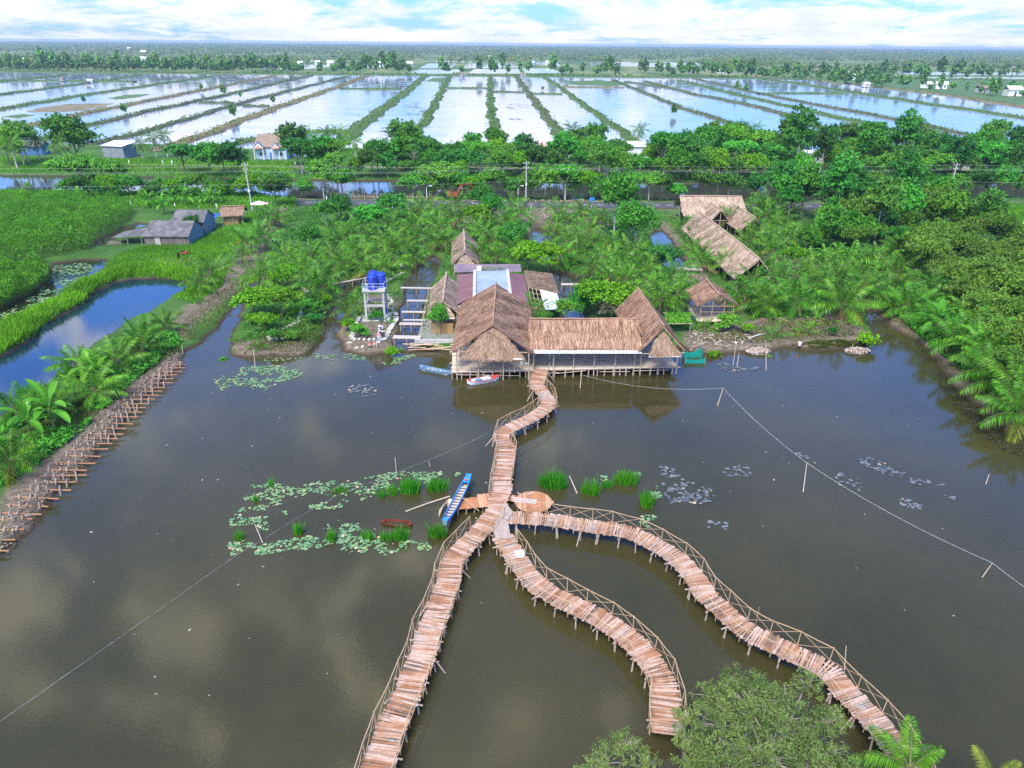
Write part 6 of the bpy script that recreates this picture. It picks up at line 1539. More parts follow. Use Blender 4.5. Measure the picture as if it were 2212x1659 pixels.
C.sort(key=lambda o: o.data.vertices[0].co.x)
for i, o in enumerate(C): tag(o, 'loose grey pole, %s from the left, on the mud behind the green net' % ordn(i), 'pole', 'loose poles on the mud')
mb = MB(); r_ = random.Random(5)
for i in range(14): p = P(940+r_.uniform(-40,35), 746+r_.uniform(-5,9), .5); a = r_.uniform(-.3,.3); d = Vector((math.cos(a), math.sin(a), .03))*r_.uniform(.8,1.9); mb.tube([p-d, p+d], .06, 5)
tag(mb.build('driftwood_pile', mat('fresh_slabs', [(0.42,0.27,0.17),(0.62,0.46,0.34)], .8, island=.8)), 'pile of pale split timber at the water below the terrace', 'wood pile')
# ---------------- reeds and lily pads
def reed_clump(label, u, v, rx, ry, n, h, seed):
    r = np.random.default_rng(seed); p = P(u, v, 0); a = r.random(n)*6.283; d = r.random(n)**.55; q = np.column_stack([np.cos(a)*d*rx, np.sin(a)*d*ry]); V, Fq = blades(q, np.full(n, 0.0), h, .022, r, .22)
    o = link('reed_clump', mesh_np('reed_clump', V, Fq, LM_REED), None, tuple(p)); tag(o, label, 'reeds', 'reed clumps in the pond')
for i, a in enumerate([('large bright reed clump, third from the walkway on its left side',886,1062,.85,.6,420,1.15),('reed clump beside the blue boat on its left',945,1058,.9,.5,330,.95),('thin reed clump at the far lily band left of the large clump',848,1066,.5,.4,120,.8),('short reed clump at the left part of the far lily band',825,1072,.4,.3,90,.6),
  ('small reed tuft behind the lily pads at their left end',586,1052,.18,.15,70,.75),('small reed tuft in the left lily pads',553,1082,.25,.2,60,.5),('reed clump at the near end of the blue boat',945,1158,.75,.45,300,.85),('reed clump in the near lily band left of the boat end',866,1165,.6,.4,240,.95),('short thin reed clump in the near lily band',836,1166,.5,.35,120,.7),('reed clump at the middle of the near lily band',716,1166,.35,.3,140,.7),
  ('reed clump at the near lily band by the leaning pole',645,1152,.38,.3,150,.8),('small reed clump at the left end of the near lily band',517,1163,.4,.3,110,.65),('thin reeds between the near lily pads',795,1163,.55,.3,110,.65),('low reeds among the middle of the far lily band',735,1062,.7,.4,120,.5),
  ('largest reed clump right of the walkway',1196,1050,1.15,.7,620,1.2),('reed clump right of the leaning stick',1275,1064,.85,.55,380,.95),('reed clump at the top of the right lily arc',1353,1044,1.05,.55,480,1.0),('reed clump at the lower end of the right lily arc',1398,1088,.6,.8,360,.9),('low reeds between the two right clumps',1312,1052,.5,.3,120,.6),('tiny reed tuft beside the largest right clump',1168,1044,.3,.25,60,.6)]):
    reed_clump(*a, 300+i)
reed_clump('dark reed clump standing in the blue side pond', 72, 852, 1.7, 1.1, 520, .95, 350)
reed_clump('pale reed clump along the far rim of the blue side pond', 270, 598, 1.6, .6, 300, .8, 351)
PAD_G = mat('lily_pad', [(0.045,0.13,0.055), (0.10,0.22,0.10), (0.17,0.29,0.15), (0.24,0.30,0.07)], .65, scale=.12, island=.65, spec=.2)
PAD_D = mat('grey_lily_pad', [(0.05,0.06,0.075), (0.10,0.115,0.13), (0.20,0.21,0.20)], .5, scale=.4, island=.7, spec=.5)
PAD_BR = mat('dry_lily_leaf', [(0.35,0.22,0.14), (0.55,0.40,0.28)], .8, island=.8)
def pads(name, areas, rad, m, seed, z=.035, extra=None):
    r = np.random.default_rng(seed); VV = []; FF = []; MI = []; b = 0; k = 9
    for poly, n in areas:
        a = px2(poly, 0); lo, hi = a.min(0), a.max(0); q = lo+(hi-lo)*r.random((n*6, 2)); q = q[(sdpoly(q[:,0], q[:,1], a) > 0)]; q = q[vnoise(q[:,0], q[:,1], .8, seed) > .40][:n]
        for x, y in q:
            R_ = rad*(.5+.75*r.random()); a0 = r.random()*6.28; tl = r.normal(size=2)*.06; ang = a0+np.linspace(.25, 6.03, k); pts = np.column_stack([x+R_*np.cos(ang), y+R_*np.sin(ang), z+R_*(tl[0]*np.cos(ang)+tl[1]*np.sin(ang))+.012*r.random()]); c = np.array([[x, y, z]])
            VV.append(np.vstack([c, pts])); FF.append(np.array([(0, i, i+1, i+2) for i in range(1, k-1, 2)])+b); MI.append(np.full((k-1)//2, 1 if r.random() < .05 else 0)); b += k+1
    o = link(name, mesh_np(name, np.vstack(VV), np.vstack(FF), [m, PAD_BR], np.concatenate(MI))); o['kind'] = 'stuff'
BAND1 = [(535,1050),(580,1040),(640,1052),(690,1040),(770,1038),(850,1020),(960,1018),(1000,1030),(985,1040),(900,1048),(850,1062),(800,1075),(760,1090),(730,1075),(680,1065),(640,1075),(615,1082),(590,1110),(560,1130),(500,1140),(490,1128),(520,1100)]
BAND2 = [(490,1170),(520,1165),(560,1180),(620,1165),(690,1155),(710,1130),(745,1120),(800,1150),(830,1165),(900,1170),(960,1172),(975,1185),(940,1190),(870,1188),(830,1200),(780,1195),(740,1190),(690,1185),(620,1190),(560,1200),(500,1200)]
pads('lily_pads', [(BAND1, 720), ([(650,1092),(735,1082),(740,1098),(690,1102),(655,1100)], 55), ([(805,1095),(850,1090),(850,1105),(815,1110)], 26), ([(595,1108),(625,1104),(625,1112),(600,1114)], 9), ([(985,1022),(1005,1020),(1005,1035),(985,1035)], 14)], .115, PAD_G, 91)
pads('lily_pads', [(BAND2, 560), ([(545,1120),(590,1115),(580,1145),(560,1150)], 30)], .12, PAD_G, 92)
pads('lily_pads', [([(1290,1025),(1330,1035),(1380,1020),(1420,1050),(1430,1075),(1412,1078),(1395,1045),(1340,1040),(1300,1040)], 130), ([(1385,1110),(1425,1105),(1440,1130),(1400,1140),(1380,1130)], 40), ([(1170,1035),(1200,1030),(1200,1045)], 15)], .115, PAD_G, 93)
pads('floating_lily_pads', [([(520,795),(560,790),(600,790),(650,800),(655,812),(610,825),(570,845),(520,838),(500,825)], 620), ([(460,820),(500,805),(510,830),(470,850)], 60), ([(550,770),(640,770),(660,775),(600,782),(560,780)], 60), ([(680,765),(735,765),(735,778),(690,778)], 60), ([(740,760),(790,765),(790,780),(745,778)], 70), ([(820,775),(900,765),(890,780),(830,790)], 110)], .125, PAD_G, 94)
pads('grey_lily_pads', [([(1425,1005),(1450,1010),(1480,1040),(1560,1055),(1555,1075),(1500,1095),(1450,1090),(1430,1060)], 190), ([(1850,985),(1890,990),(1960,1020),(1945,1035),(1900,1020),(1850,1000)], 80), ([(1940,1075),(1995,1085),(1990,1102),(1945,1095)], 40), ([(1560,1000),(1625,1010),(1620,1030),(1565,1030)], 40), ([(1720,980),(1750,978),(1748,992),(1722,992)], 16), ([(1527,1125),(1575,1130),(1570,1145),(1530,1140)], 26), ([(1800,1010),(1860,1025),(1860,1060),(1810,1050)], 30), ([(1960,1035),(2040,1040),(2040,1050),(1970,1048)], 30), ([(2040,1070),(2065,1075),(2060,1085)], 12)], .14, PAD_D, 95)
pads('grey_lily_pads', [([(755,835),(800,830),(815,850),(790,862),(755,855)], 60), ([(1550,785),(1610,790),(1600,805),(1560,800)], 40), ([(1580,790),(1640,792),(1640,800),(1590,802)], 24)], .15, PAD_D, 96)
pads('ditch_lily_pads', [([(114,575),(180,568),(215,580),(160,612),(90,655),(40,690),(0,700),(0,680),(60,645),(115,606)], 520)], .2, PAD_G, 97, z=.06)
# ---------------- green fish net, pergola, stilt hut on the right
nt_ = empty('fish_net', tuple(P(1500, 783, 0))); tag(nt_, 'green net pen standing in the shallow water by the pavilion', 'net')
l = nt_.location; A, B = P(1479,785,0)-l, P(1522,785,0)-l; Cc, Dd = A+Vector((.1,1.7,0)), B+Vector((-.05,1.7,0))
mb = MB(); s0 = Vector((0,0,-.3)); hgt = [.55,.6,1.9,.9]
for (p, hp), (q, hq) in zip(zip((A,B,Dd,Cc), (.6,.65,1.35,.8)), zip((B,Dd,Cc,A), (.65,1.35,.8,.6))):
    m_ = (p+q)/2; hm = min(hp, hq)-.12
    mb.add([p+s0, q+s0, q+Vector((0,0,hq)), m_+Vector((0,0,hm)), p+Vector((0,0,hp))], [(0,1,2,3,4)])
mb.build('net_wall', NET, nt_)
for p, hp in zip((A,B,Dd,Cc), (.8,.9,1.9,1.2)): mb = MB(); mb.tube([p+s0, p+Vector((.03,.03,hp))], .03, 5); mb.build('corner_pole', POLE, nt_)
pg = empty('pergola', tuple(P(1465, 705, .5))); tag(pg, 'flat pole pergola covered by a bright green vine', 'pergola'); l = pg.location
qs = [P(1440,700,1.9)-l, P(1492,699,1.9)-l, P(1492,676,1.9)-l, P(1438,676,1.9)-l]; mb = MB()
for a, b in zip(qs, qs[1:]+qs[:1]): mb.tube([a+(a-b)*.1, b+(b-a)*.1], .05, 5)
mb.build('frame', POLE, pg)
for q in qs: post(pg, q.x, q.y, -.5, 1.4, .05)
r = np.random.default_rng(5); n = 1500; s, t = r.random(n), r.random(n); Pp = (np.array(qs[0])*(1-s[:,None])+np.array(qs[1])*s[:,None])*(1-t[:,None])+(np.array(qs[3])*(1-s[:,None])+np.array(qs[2])*s[:,None])*t[:,None]; Pp[:,2] += .1*r.random(n)
V, Fq = leaf_cloud(r, Pp, np.zeros((n,3)), .16, .6, 1.2); link('vine', mesh_np('vine', V, Fq, LM_BAN), pg)
sh = empty('stilt_hut', (26.7, 91.3, .5), R(1)); tag(sh, 'open thatched hut on bamboo stilts behind the right mud bank', 'hut')
gable(sh, -2.5, 2.6, -3.2, 3.3, 2.9, 4.3, m=TH_BROWN, n=1300, seed=21, slen=1.2)
mb = MB()
for k in range(28): mb.box((0, -3.1+k*.23, .62), (4.6+.2*math.sin(k*7), .2, .04))
mb.build('floor_deck', DECK, sh)
for x in (-2.1, -.6, 1.0, 2.2):
    for y in (-3.0, 0, 3.0): post(sh, x, y, -1.0, 2.9+(1.2 if abs(x) < 1.2 else 0), .05, POLE_TAN)
for z in (1.9, 2.7): mb = MB(); mb.tube([(-2.2,-3.05,z),(2.3,-3.05,z)], .04, 5); mb.build('cross_pole', POLE_TAN, sh)
mb = MB(); mb.tube([(1.6,-3.05,1.9),(2.2,-3.05,1.2)], .035, 5); mb.build('brace', POLE_TAN, sh)
# ---------------- the thatched halls on the right
def hall(label, ridge0, ridge1, half, ze, zr, seed, n=900, m=TH_TAN, inside=True, rows_=6, tin=False):
    a, b = Vector(ridge0), Vector(ridge1); c = (a+b)/2; d = b-a; L = d.length; h = empty('thatched_hall', (c.x, c.y, .5), math.atan2(d.y, d.x)-math.pi/2); tag(h, label, 'hall')
    gable(h, -half, half, -L/2, L/2, ze-.5, zr-.5, m=m, n=n, seed=seed, slen=1.5, sw=.075, over_r=0)
    for i in range(rows_+1):
        for s in (-1, 1): post(h, s*(half-.35), -L/2+.3+(L-.6)*i/rows_, -.4, ze-.45, .07)
    for s in (-1, 1):
        post(h, 0, s*(L/2-.3), -.4, zr-.7, .07)
        mb = MB(); mb.tube([(-half*.8, s*(L/2-.25), ze-.3),(half*.8, s*(L/2-.25), ze-.3)], .05, 5); mb.build('tie_pole', POLE, h)
    if inside: mb = MB(); mb.box((0, 0, ze*.36), (half*1.5, L-2.2, ze*.72)); mb.build('wall', SHADE_IN, h)  # near-black block under the roof: interior shade put into its colour
    if tin: mb = MB(); mb.corr((1.0,-L/2-.5,ze-.9),(2.0,-L/2-.5,ze-.9),(2.0,-L/2+.2,ze-.4),(1.0,-L/2+.2,ze-.4)); mb.build('tin_flap', TIN_W, h)
    return h
hall('very long thatched hall running away from the pond on the right', (36.5,102.8,0), (35.3,135.5,0), 3.1, 2.6, 5.5, 31, 800, tin=True, rows_=11)
hall('broad thatched hall standing across the far end by the road', (34.4,149.3,0), (47.2,149.3,0), 5.0, 2.9, 5.8, 33, 800, rows_=4)
hall('small thatched gable left of the dark palm by the far hall', (40.8,140.3,0), (40.2,147.0,0), 2.1, 2.6, 4.9, 35, 800, rows_=2)
hall('longer thatched gable right of the dark palm by the far hall', (45.5,134.2,0), (44.6,146.0,0), 2.5, 2.4, 4.8, 37, 800, rows_=4)
mb = MB(); p = P(1541, 588, .6); mb.box(p+Vector((-.2,1.2,.1)), (1.0,4.5,.16), .25); tag(mb.build('brick_step', mat('red_brick', [(0.32,0.13,0.09),(0.42,0.2,0.14)], .9, scale=5)), 'low red brick step along the long thatched hall', 'step')
# ---------------- sheds by the road on the left
def shed(label, x0, x1, yr, zr, yf, zf, yb, zb, wallm, seed, lean=None):
    c = ((x0+x1)/2, yr, .55); s = empty('grey_shed', c); tag(s, label, 'shed'); o = lambda x, y, z: (x-c[0], y-c[1], z-c[2])
    mb = MB(); mb.corr(o(x0,yf,zf), o(x1,yf,zf), o(x1-.1,yr,zr), o(x0+.2,yr,zr), .24, .03); mb.corr(o(x1,yb,zb), o(x0,yb,zb), o(x0,yr,zr), o(x1,yr,zr), .24, .03); mb.build('roof', GREYSHEET, s)
    mb = MB(); x = x0+.15
    while x < x1-.2: w = random.Random(int(x*77)+seed).uniform(.22,.4); mb.box(o(x+w/2, yf+.35, (zf+.45)/2), (w*.93, .06, zf-.5)); x += w
    mb.build('front_wall', OLDWOOD, s)
    mb = MB(); xr = x1-.25; mb.add([o(xr,yf+.3,.55), o(xr,yb-.3,.55), o(xr,yb-.3,zb-.1), o(xr,yr,zr-.1), o(xr,yf+.3,zf-.05)], [(0,1,2,3,4)]); mb.build('gable_wall', wallm, s); mb = MB(); mb.add([o(x0+.2,yf+.3,.55), o(x0+.2,yb-.3,.55), o(x0+.2,yb-.3,zb-.1), o(x0+.2,yr,zr-.1), o(x0+.2,yf+.3,zf-.05)], [(4,3,2,1,0)]); mb.build('gable_wall', wallm, s)
    mb = MB(); mb.box(o((x0+x1)/2-1.6, yf+.28, 1.3), (.95, .08, 1.7)); mb.build('door', PLANK_W, s)
    return s
shed('front grey corrugated shed with patched roof and blue gable wall', -66.8, -58.4, 130.3, 4.2, 126.3, 2.15, 134.0, 2.4, BLUEGREY, 1)
shed('rear grey corrugated shed with rusty ridge behind the front one', -65.0, -58.6, 137.2, 4.7, 134.1, 3.0, 140.3, 2.9, BLUEGREY, 2)
s = empty('lean_to', (-69.2,128.6,.5)); tag(s, 'collapsing grey lean-to at the left end of the sheds', 'shed')
mb = MB(); mb.corr((-3.4,-2.2,1.3),(2.4,-1.9,1.7),(3.0,2.6,2.5),(-2.6,1.5,1.6), .24, .03); mb.build('roof', GREYSHEET, s)
for x, y in ((-2.9,-1.8),(-.6,-1.8),(1.9,-1.7),(-2.2,1.2)): post(s, x, y, -.3, 1.3, .06)
mb = MB(); mb.box((-3.0,-1.6,.3), (2.6,.9,.5), .1, taper=.85); mb.build('wood_stack', OLDWOOD, s)
h = hut('thatched roadside hut beside the blue tarp and the utility pole', -56.6, 144.6, 5.2, 4.4, 2.6, 3.9, TH_STRAW, R(90)+R(8), 900, 41, apron=False, tin=False)
t = empty('tarp_shelter', (-60.2,141.2,.5)); tag(t, 'bright blue tarpaulin awning beside the roadside hut', 'tarpaulin')
mb = MB(); N_ = 8
for i in range(N_+1):
    for j in range(N_+1): mb.v.append((-1.3+2.6*i/N_+.5*j/N_, -1.8+3.2*j/N_, 1.75+.75*j/N_-.25*math.sin(3.14*i/N_)+.08*math.sin(i*2.1+j*1.7)))
for i in range(N_):
    for j in range(N_): a = i*(N_+1)+j; mb.f.append((a, a+N_+1, a+N_+2, a+1)); mb.m.append(0)
mb.build('tarp', TARP, t)
for x, y in ((-1.2,-1.7),(1.2,-1.7)): post(t, x, y, -.2, 1.7, .04)
t = empty('parasol', (-54.2,153.0,.6)); tag(t, 'white and pink canopy by the roadside hut next to the pole', 'parasol')
mb = MB(); k = 10; ring = [(2.0*math.cos(i*6.283/k), 1.5*math.sin(i*6.283/k), 2.15) for i in range(k)]
mb.add([(0,0,2.75)]+ring, [(0, 1+i, 1+(i+1) % k) for i in range(k)]); mb.m = [1 if i in (0, 8, 9) else 0 for i in range(k)]
mb.build('canopy', [WHITE, mat('pink_cloth', [(0.72,0.09,0.16)], .7)], t); post(t, 0, 0, 0, 2.75, .03, TIN_W, 'stem')
def motorbike(label, u, v, rz, m):
    b = empty('motorbike', tuple(P(u, v, .6)), rz); tag(b, label, 'motorbike')
    for x in (-.62, .62):
        mb = MB(); mb.tube([(x+.29*math.cos(a*.5236), 0, .3+.29*math.sin(a*.5236)) for a in range(13)], .06, 6); mb.build('wheel', BLACK, b)
    mb = MB(); mb.tube([(-.62,0,.32),(-.3,0,.55),(.2,0,.45),(.45,0,.75)], [.09,.13,.12,.07], 7); mb.tube([(.62,0,.3),(.48,0,.75),(.42,0,1.0)], .05, 6); mb.build('body', m, b)
    mb = MB(); mb.tube([(-.7,0,.78),(-.3,0,.8),(.1,0,.74)], [.08,.13,.09], 7); mb.build('seat', BLACK, b)
    mb = MB(); mb.tube([(.36,-.32,1.02),(.44,0,1.0),(.36,.32,1.02)], .025, 5); mb.build('handlebar', BLACK, b)
motorbike('black motorbike parked on the lawn, the left one of two', 385, 557, 1.9, BLACK); motorbike('black motorbike with red body parked on the lawn, right one', 400, 552, .3, REDP)
# ---------------- poles, wires, lamp posts, marker posts
def upole(label, x, y, h, lean=0):
    p = empty('utility_pole', (x, y, .6)); tag(p, label, 'utility pole')
    mb = MB(); mb.tube([(0,0,-.3),(lean*.5,0,h*.5),(lean,0,h)], [.19,.16,.12], 8); mb.build('shaft', CEM, p)
    mb = MB(); mb.box((lean,0,h-.55), (1.5,.1,.1)); mb.box((lean,0,h-1.5), (1.1,.1,.1)); mb.build('crossarm', CEM, p)
    mb = MB()
    for z, w in ((h-.42,.65),(h-1.37,.45)):
        for s in (-1,1): mb.lathe((lean+s*w,0,z), [(.05,0),(.08,.06),(.05,.12),(.07,.17),(0,.2)], 8)
    mb.build('insulator', WHITE, p)
    mb = MB(); mb.box((lean*.45, -.18, h*.42), (.34,.2,.55)); mb.build('meter_box', WHITE, p); return p
upole('concrete utility pole beside the roadside hut on the left', -57.0, 156.0, 10.2, -.2)
upole('concrete utility pole standing by the road in the middle', 2.9, 169.5, 9.0)
upole('concrete utility pole by the road on the far right', 104.0, 173.0, 9.0)
pts_ = [(-175,158),(-57.0,156.0),(2.9,169.5),(104,173.0),(220,180)]; hz = {0:[8.9,8.35,8.1,5.6], 1:[0,0,0,0]}
for i, (z, off) in enumerate(((10.0,0),(9.1,.5),(8.85,-.5),(6.2,.1))):
    mb = MB(); seq = []
    for k in range(len(pts_)-1):
        za = z-(0 if k < 2 else 0); a = Vector((pts_[k][0]+off, pts_[k][1], z-(.9 if k >= 2 or k == 0 else 0)+(.0))); b = Vector((pts_[k+1][0]+off, pts_[k+1][1], z-(.9 if k >= 1 else 0)))
        seq += sagline(a, b, .7, 16)[(1 if seq else 0):]
    mb.tube(seq, .011, 4); tag(mb.build('power_line', WIRE), '%s of the power lines strung above the canal road' % ('highest','second highest','third highest','lowest')[i], 'power line', 'power lines above the road')
def lamp(label, x, y, h, arm):
    p = empty('street_lamp', (x, y, .6)); tag(p, label, 'street lamp'); mb = MB(); mb.tube([(0,0,-.2),(0,0,h)], [.1,.06], 8); mb.build('post', TIN_W, p); mb = MB(); mb.tube([(0,0,h),(arm*.5,0,h+.35),(arm,0,h+.4)], .04, 6); mb.build('arm', TIN_W, p)
    mb = MB(); mb.box((arm*1.2,0,h+.38), (.6,.22,.1), taper=.7); mb.build('lamp_head', WHITE, p)
    mb = MB(); mb.slab([(-.5,-.35,h+.5),(.5,-.35,h+.5),(.5,.35,h+.75),(-.5,.35,h+.75)], .04); mb.build('solar_panel', BLACK, p)
q = P(2192, 492, .6); lamp('white street lamp post at the right edge of the photo', q.x+1.5, q.y, 7.5, .9)
lamp('short solar street lamp left of the excavator', -19.5, 162.0, 4.2, .8); lamp('short solar street lamp left of the middle utility pole', 1.0, 163.0, 4.2, .8)
lamp('thin lamp post at the road right of the wood', 92.5, 161.5, 5.5, -.7)
mk = MB(); mk.box((0,0,.35), (.26,.2,1.0), taper=.8); mkme = None; C = []
for u, v in ((283,441),(378,444),(468,445),(697,436),(808,439),(848,447),(1049,448),(1147,450),(2060,432),(2168,434)):
    p = P(u, v+2, .7)
    if mkme is None: o = mk.build('marker_post', WHITE); mkme = o.data
    else: o = link('marker_post', mkme)
    y = p.y if abs(p.y-RY(p.x)) > 3.2 else RY(p.x)+3.5
    o.location = (p.x, y, .6); C.append(o)
name_cluster(C, 'white roadside marker post, {o} from the left, along the main road', 'marker post', 'marker posts along the main road')
C = []
for u, v in ((610,372),(642,372),(668,372),(300,372),(322,372),(233,368),(420,371)):
    p = P(u, v, .7); o = link('marker_post', mkme, None, (p.x, 219.2, .6)); o.scale = (1.2,1.2,1.3); C.append(o)
name_cluster(C, 'white marker post, {o} from the left, along the road beyond the canal', 'marker post', 'marker posts beyond the canal')
q = P(1183*1.0, 452, .7)
bs = empty('road_sign', (P(1342,458,.6).x*.0+17.5, 160.8, .6)); tag(bs, 'blue square road sign on a thin post by the garden', 'sign'); post(bs, 0, 0, -.2, 2.4, .04, TIN_W); mb = MB(); mb.box((0,-.06,2.1), (1.1,.05,.9)); mb.build('panel', BLUEP, bs)
# stick fence along the canal
fs = empty('stick_fence', (-32, 169.6, .6)); tag(fs, 'ragged fence of upright sticks along the canal bank', 'fence'); mb = MB(); r_ = random.Random(9)
for i in range(95): x = -11+i*.26; mb.tube([(x, r_.uniform(-.2,.2), -.2), (x+r_.uniform(-.12,.12), r_.uniform(-.2,.2), r_.uniform(.7,1.6))], .05, 4)
mb.build('sticks', POLE, fs)
mb = MB(); mb.tube([(-11,0,.6),(14,0,.65)], .04, 5); mb.build('cross_rail', POLE, fs)
wf = empty('log_dam', tuple(P(1155, 487, .5))); tag(wf, 'low dam of upright logs at the end of the garden ditch', 'dam'); mb = MB()
for i in range(28): mb.tube([(-2.6+i*.19, 0, -.5), (-2.6+i*.19, 0, .5+.15*math.sin(i*2.3))], .085, 5)
mb.build('logs', OLDWOOD, wf)
# excavator
ex = empty('excavator', (-14.0, 169.8, .6), R(0)); tag(ex, 'orange tracked excavator standing by the canal with bent arm', 'excavator')
for s in (-.9,.9):
    mb = MB(); prof = [(-1.5,.1),(-1.3,0),(1.3,0),(1.55,.25),(1.5,.6),(1.25,.75),(-1.25,.75),(-1.5,.6)]; mb.add([(x,s-.25,z) for x, z in prof]+[(x,s+.25,z) for x, z in prof], [tuple(range(8)), tuple(range(15,7,-1))]+[(i,(i+1)%8+0,(i+1)%8+8,i+8) for i in range(8)]); mb.build('track', BLACK, ex)
mb = MB(); mb.box((-.35,0,1.3), (2.6,2.1,.75), taper=.93); mb.box((-1.1,0,1.85), (1.1,2.0,.5), taper=.85); mb.build('body', ORANGE, ex)
mb = MB(); mb.box((.35,.55,2.25), (1.15,.9,1.4), taper=.85); cb = mb.build('cab', ORANGE, ex); mb = MB(); mb.box((.4,.1,2.4), (.8,.06,.8)); mb.box((.9,.55,2.4), (.06,.65,.8)); mb.build('window', GLASS_D, cb)
mb = MB()
for a, b in (((.7,-.3,1.5),(1.7,-.3,3.5)),((1.7,-.3,3.5),(3.6,-.3,3.9)),): mb.beam(a, b, .36, .5)
mb.build('boom', ORANGE, ex); mb = MB(); mb.beam((3.4,-.3,4.2),(4.9,-.3,2.2), .3, .38); mb.build('arm', ORANGE, ex)
mb = MB(); mb.add([(4.6,-.75,2.2),(5.3,-.75,2.0),(5.1,-.75,1.2),(4.4,-.75,1.4),(4.6,.15,2.2),(5.3,.15,2.0),(5.1,.15,1.2),(4.4,.15,1.4)], [(0,1,2,3),(7,6,5,4),(0,4,5,1),(1,5,6,2),(2,6,7,3)]); mb.build('bucket', BLACK, ex)
# ---------------- houses beyond the canal
def house(label, x, y, w, d, h, rh, wm, rm, rz=0, roof='gable', win=2, z=.55, name='house', ov=.4):
    o = empty(name, (x, y, z), rz); tag(o, label, 'house')
    mb = MB(); mb.box((0,0,h/2-.1), (w,d,h+.2)); wl_ = mb.build('wall', wm, o)
    hw, hd = w/2+ov, d/2+ov
    if roof == 'gable':
        mb = MB(); mb.add([(-hw,-hd,h-.1),(hw,-hd,h-.1),(hw,0,h+rh),(-hw,0,h+rh),(-hw,hd,h-.1),(hw,hd,h-.1)], [(0,1,2,3),(3,2,5,4)]); mb.add([(-w/2,-d/2,h),(-w/2,d/2,h),(-w/2,0,h+rh*.92)], [(0,1,2)]); mb.add([(w/2,-d/2,h),(w/2,d/2,h),(w/2,0,h+rh*.92)], [(2,1,0)])
        rf = mb.build('roof', rm, o); sm = rf.modifiers.new('s', 'SOLIDIFY'); sm.thickness = .12
    elif roof == 'hip':
        mb = MB(); k = max(.2, w/2-d*.35); mb.add([(-hw,-hd,h-.05),(hw,-hd,h-.05),(hw,hd,h-.05),(-hw,hd,h-.05),(-k,0,h+rh),(k,0,h+rh)], [(0,1,5,4),(1,2,5),(2,3,4,5),(3,0,4),(3,2,1,0)]); mb.build('roof', rm, o)
    elif roof == 'pyramid':
        mb = MB(); mb.add([(-hw,-hd,h),(hw,-hd,h),(hw,hd,h),(-hw,hd,h),(0,0,h+rh)], [(0,1,4),(1,2,4),(2,3,4),(3,0,4),(3,2,1,0)]); mb.build('roof', rm, o)
    else:
        mb = MB(); mb.corr((-hw,-hd,h),(hw,-hd,h),(hw,hd,h+rh),(-hw,hd,h+rh), .5, .04); mb.build('roof', rm, o)
    for i in range(win):
        xx = -w/2+w*(i+.5)/win; mb = MB()
        if i == win//2: mb.box((xx,-d/2-.03,1.05), (1.0,.08,2.1)); mb.build('door', BLUED, o)
        else: mb.box((xx,-d/2-.03,1.6), (1.1,.08,1.2)); f = mb.build('window', WHITE, o); mb = MB(); mb.box((xx,-d/2-.05,1.6), (.9,.08,1.0)); mb.build('pane', GLASS_D, f)
    return o
q = P(585, 345, .6); vx, vy = q.x, 236.0
vl = house('pale blue and white villa with brown roof and striped gables', vx, vy, 9.5, 9.5, 3.8, 3.2, BLUEW, TILE_BR, R(0), 'gable', 3)
for xx, s, dy in ((-3.4,1.25,0),(1.9,1.0,0)):
    mb = MB(); y0 = -4.75-.9-dy
    mb.box((xx,y0+.5,3.5), (2.6*s,2.2,.3)); mb.build('porch_roof', SALMON, vl)
    for k in range(3):
        sc_ = s*(1-.28*k); mb = MB(); mb.add([(xx-1.3*sc_,y0-.12-.05*k,3.66),(xx+1.3*sc_,y0-.12-.05*k,3.66),(xx,y0-.12-.05*k,3.66+1.5*sc_),(xx-1.3*sc_,y0+.3,3.66),(xx+1.3*sc_,y0+.3,3.66),(xx,y0+.3,3.66+1.5*sc_)], [(0,1,2),(5,4,3),(0,2,5,3),(1,4,5,2)]); mb.build('gable', (BLUED, WHITE, SALMON)[k], vl)
    for sx in (-1.1,1.1): mb = MB(); mb.tube([(xx+sx*s,y0-.4,-.2),(xx+sx*s,y0-.4,3.4)], .16, 8); mb.build('column', WHITE, vl)
q = P(655, 338, .6); house('flat white metal roofed annex right of the villa', q.x*1.02, 240, 5.5, 5, 2.8, .6, BLUEW, TIN_W, 0, 'flat', 1)
q = P(238, 345, .6); house('blue-grey shed with white sloping roof beyond the canal', q.x, 234, 7.5, 6, 3.6, .9, BLUEGREY, TIN_W, R(-12), 'flat', 0, name='shed')
q = P(66, 335, .6); house('small grey house with a bright blue wall among palms', q.x, 238, 7, 5, 2.8, 1.4, BLUED, GREYSHEET, R(8), 'gable', 2)
q = P(1197, 345, .6); ch = house('white house with red striped tile roof beyond the canal', q.x, 236, 9.5, 8, 3.6, 1.6, WHITE, mat('striped_tiles', [(0.5,0.2,0.18),(0.62,0.5,0.5)], .7, scale=2.2, stretch=(3,.05,1)), R(0), 'flat', 2)
mb = MB(); mb.box((-2.6,-4.3,2.9), (.35,.5,6.0)); mb.box((0,4.0,5.2), (9.6,.3,.8)); mb.build('gable_wall', WHITE, ch)
q = P(1145, 350, .6); house('small pavilion with red pyramid roof left of the white house', q.x, 233, 5.6, 5.6, 3.0, 2.6, CEM, TILE_R, 0, 'pyramid', 1)
q = P(1374, 350, .6); house('white two-step house half hidden behind trees', q.x, 236, 7, 7, 4.6, .8, WHITE, TIN_W, R(4), 'flat', 2)
q = P(1722, 348, .6); house('long low house with pale metal roof behind the trees', q.x, 234, 12, 6, 2.6, .8, CEM, TIN_W, R(3), 'flat', 3)
q = P(1985, 352, .6); house('brown hut with grey roof among the right-hand trees', q.x, 232, 6.5, 6, 3.0, 2.0, OLDWOOD, GREYSHEET, R(60), 'gable', 1)
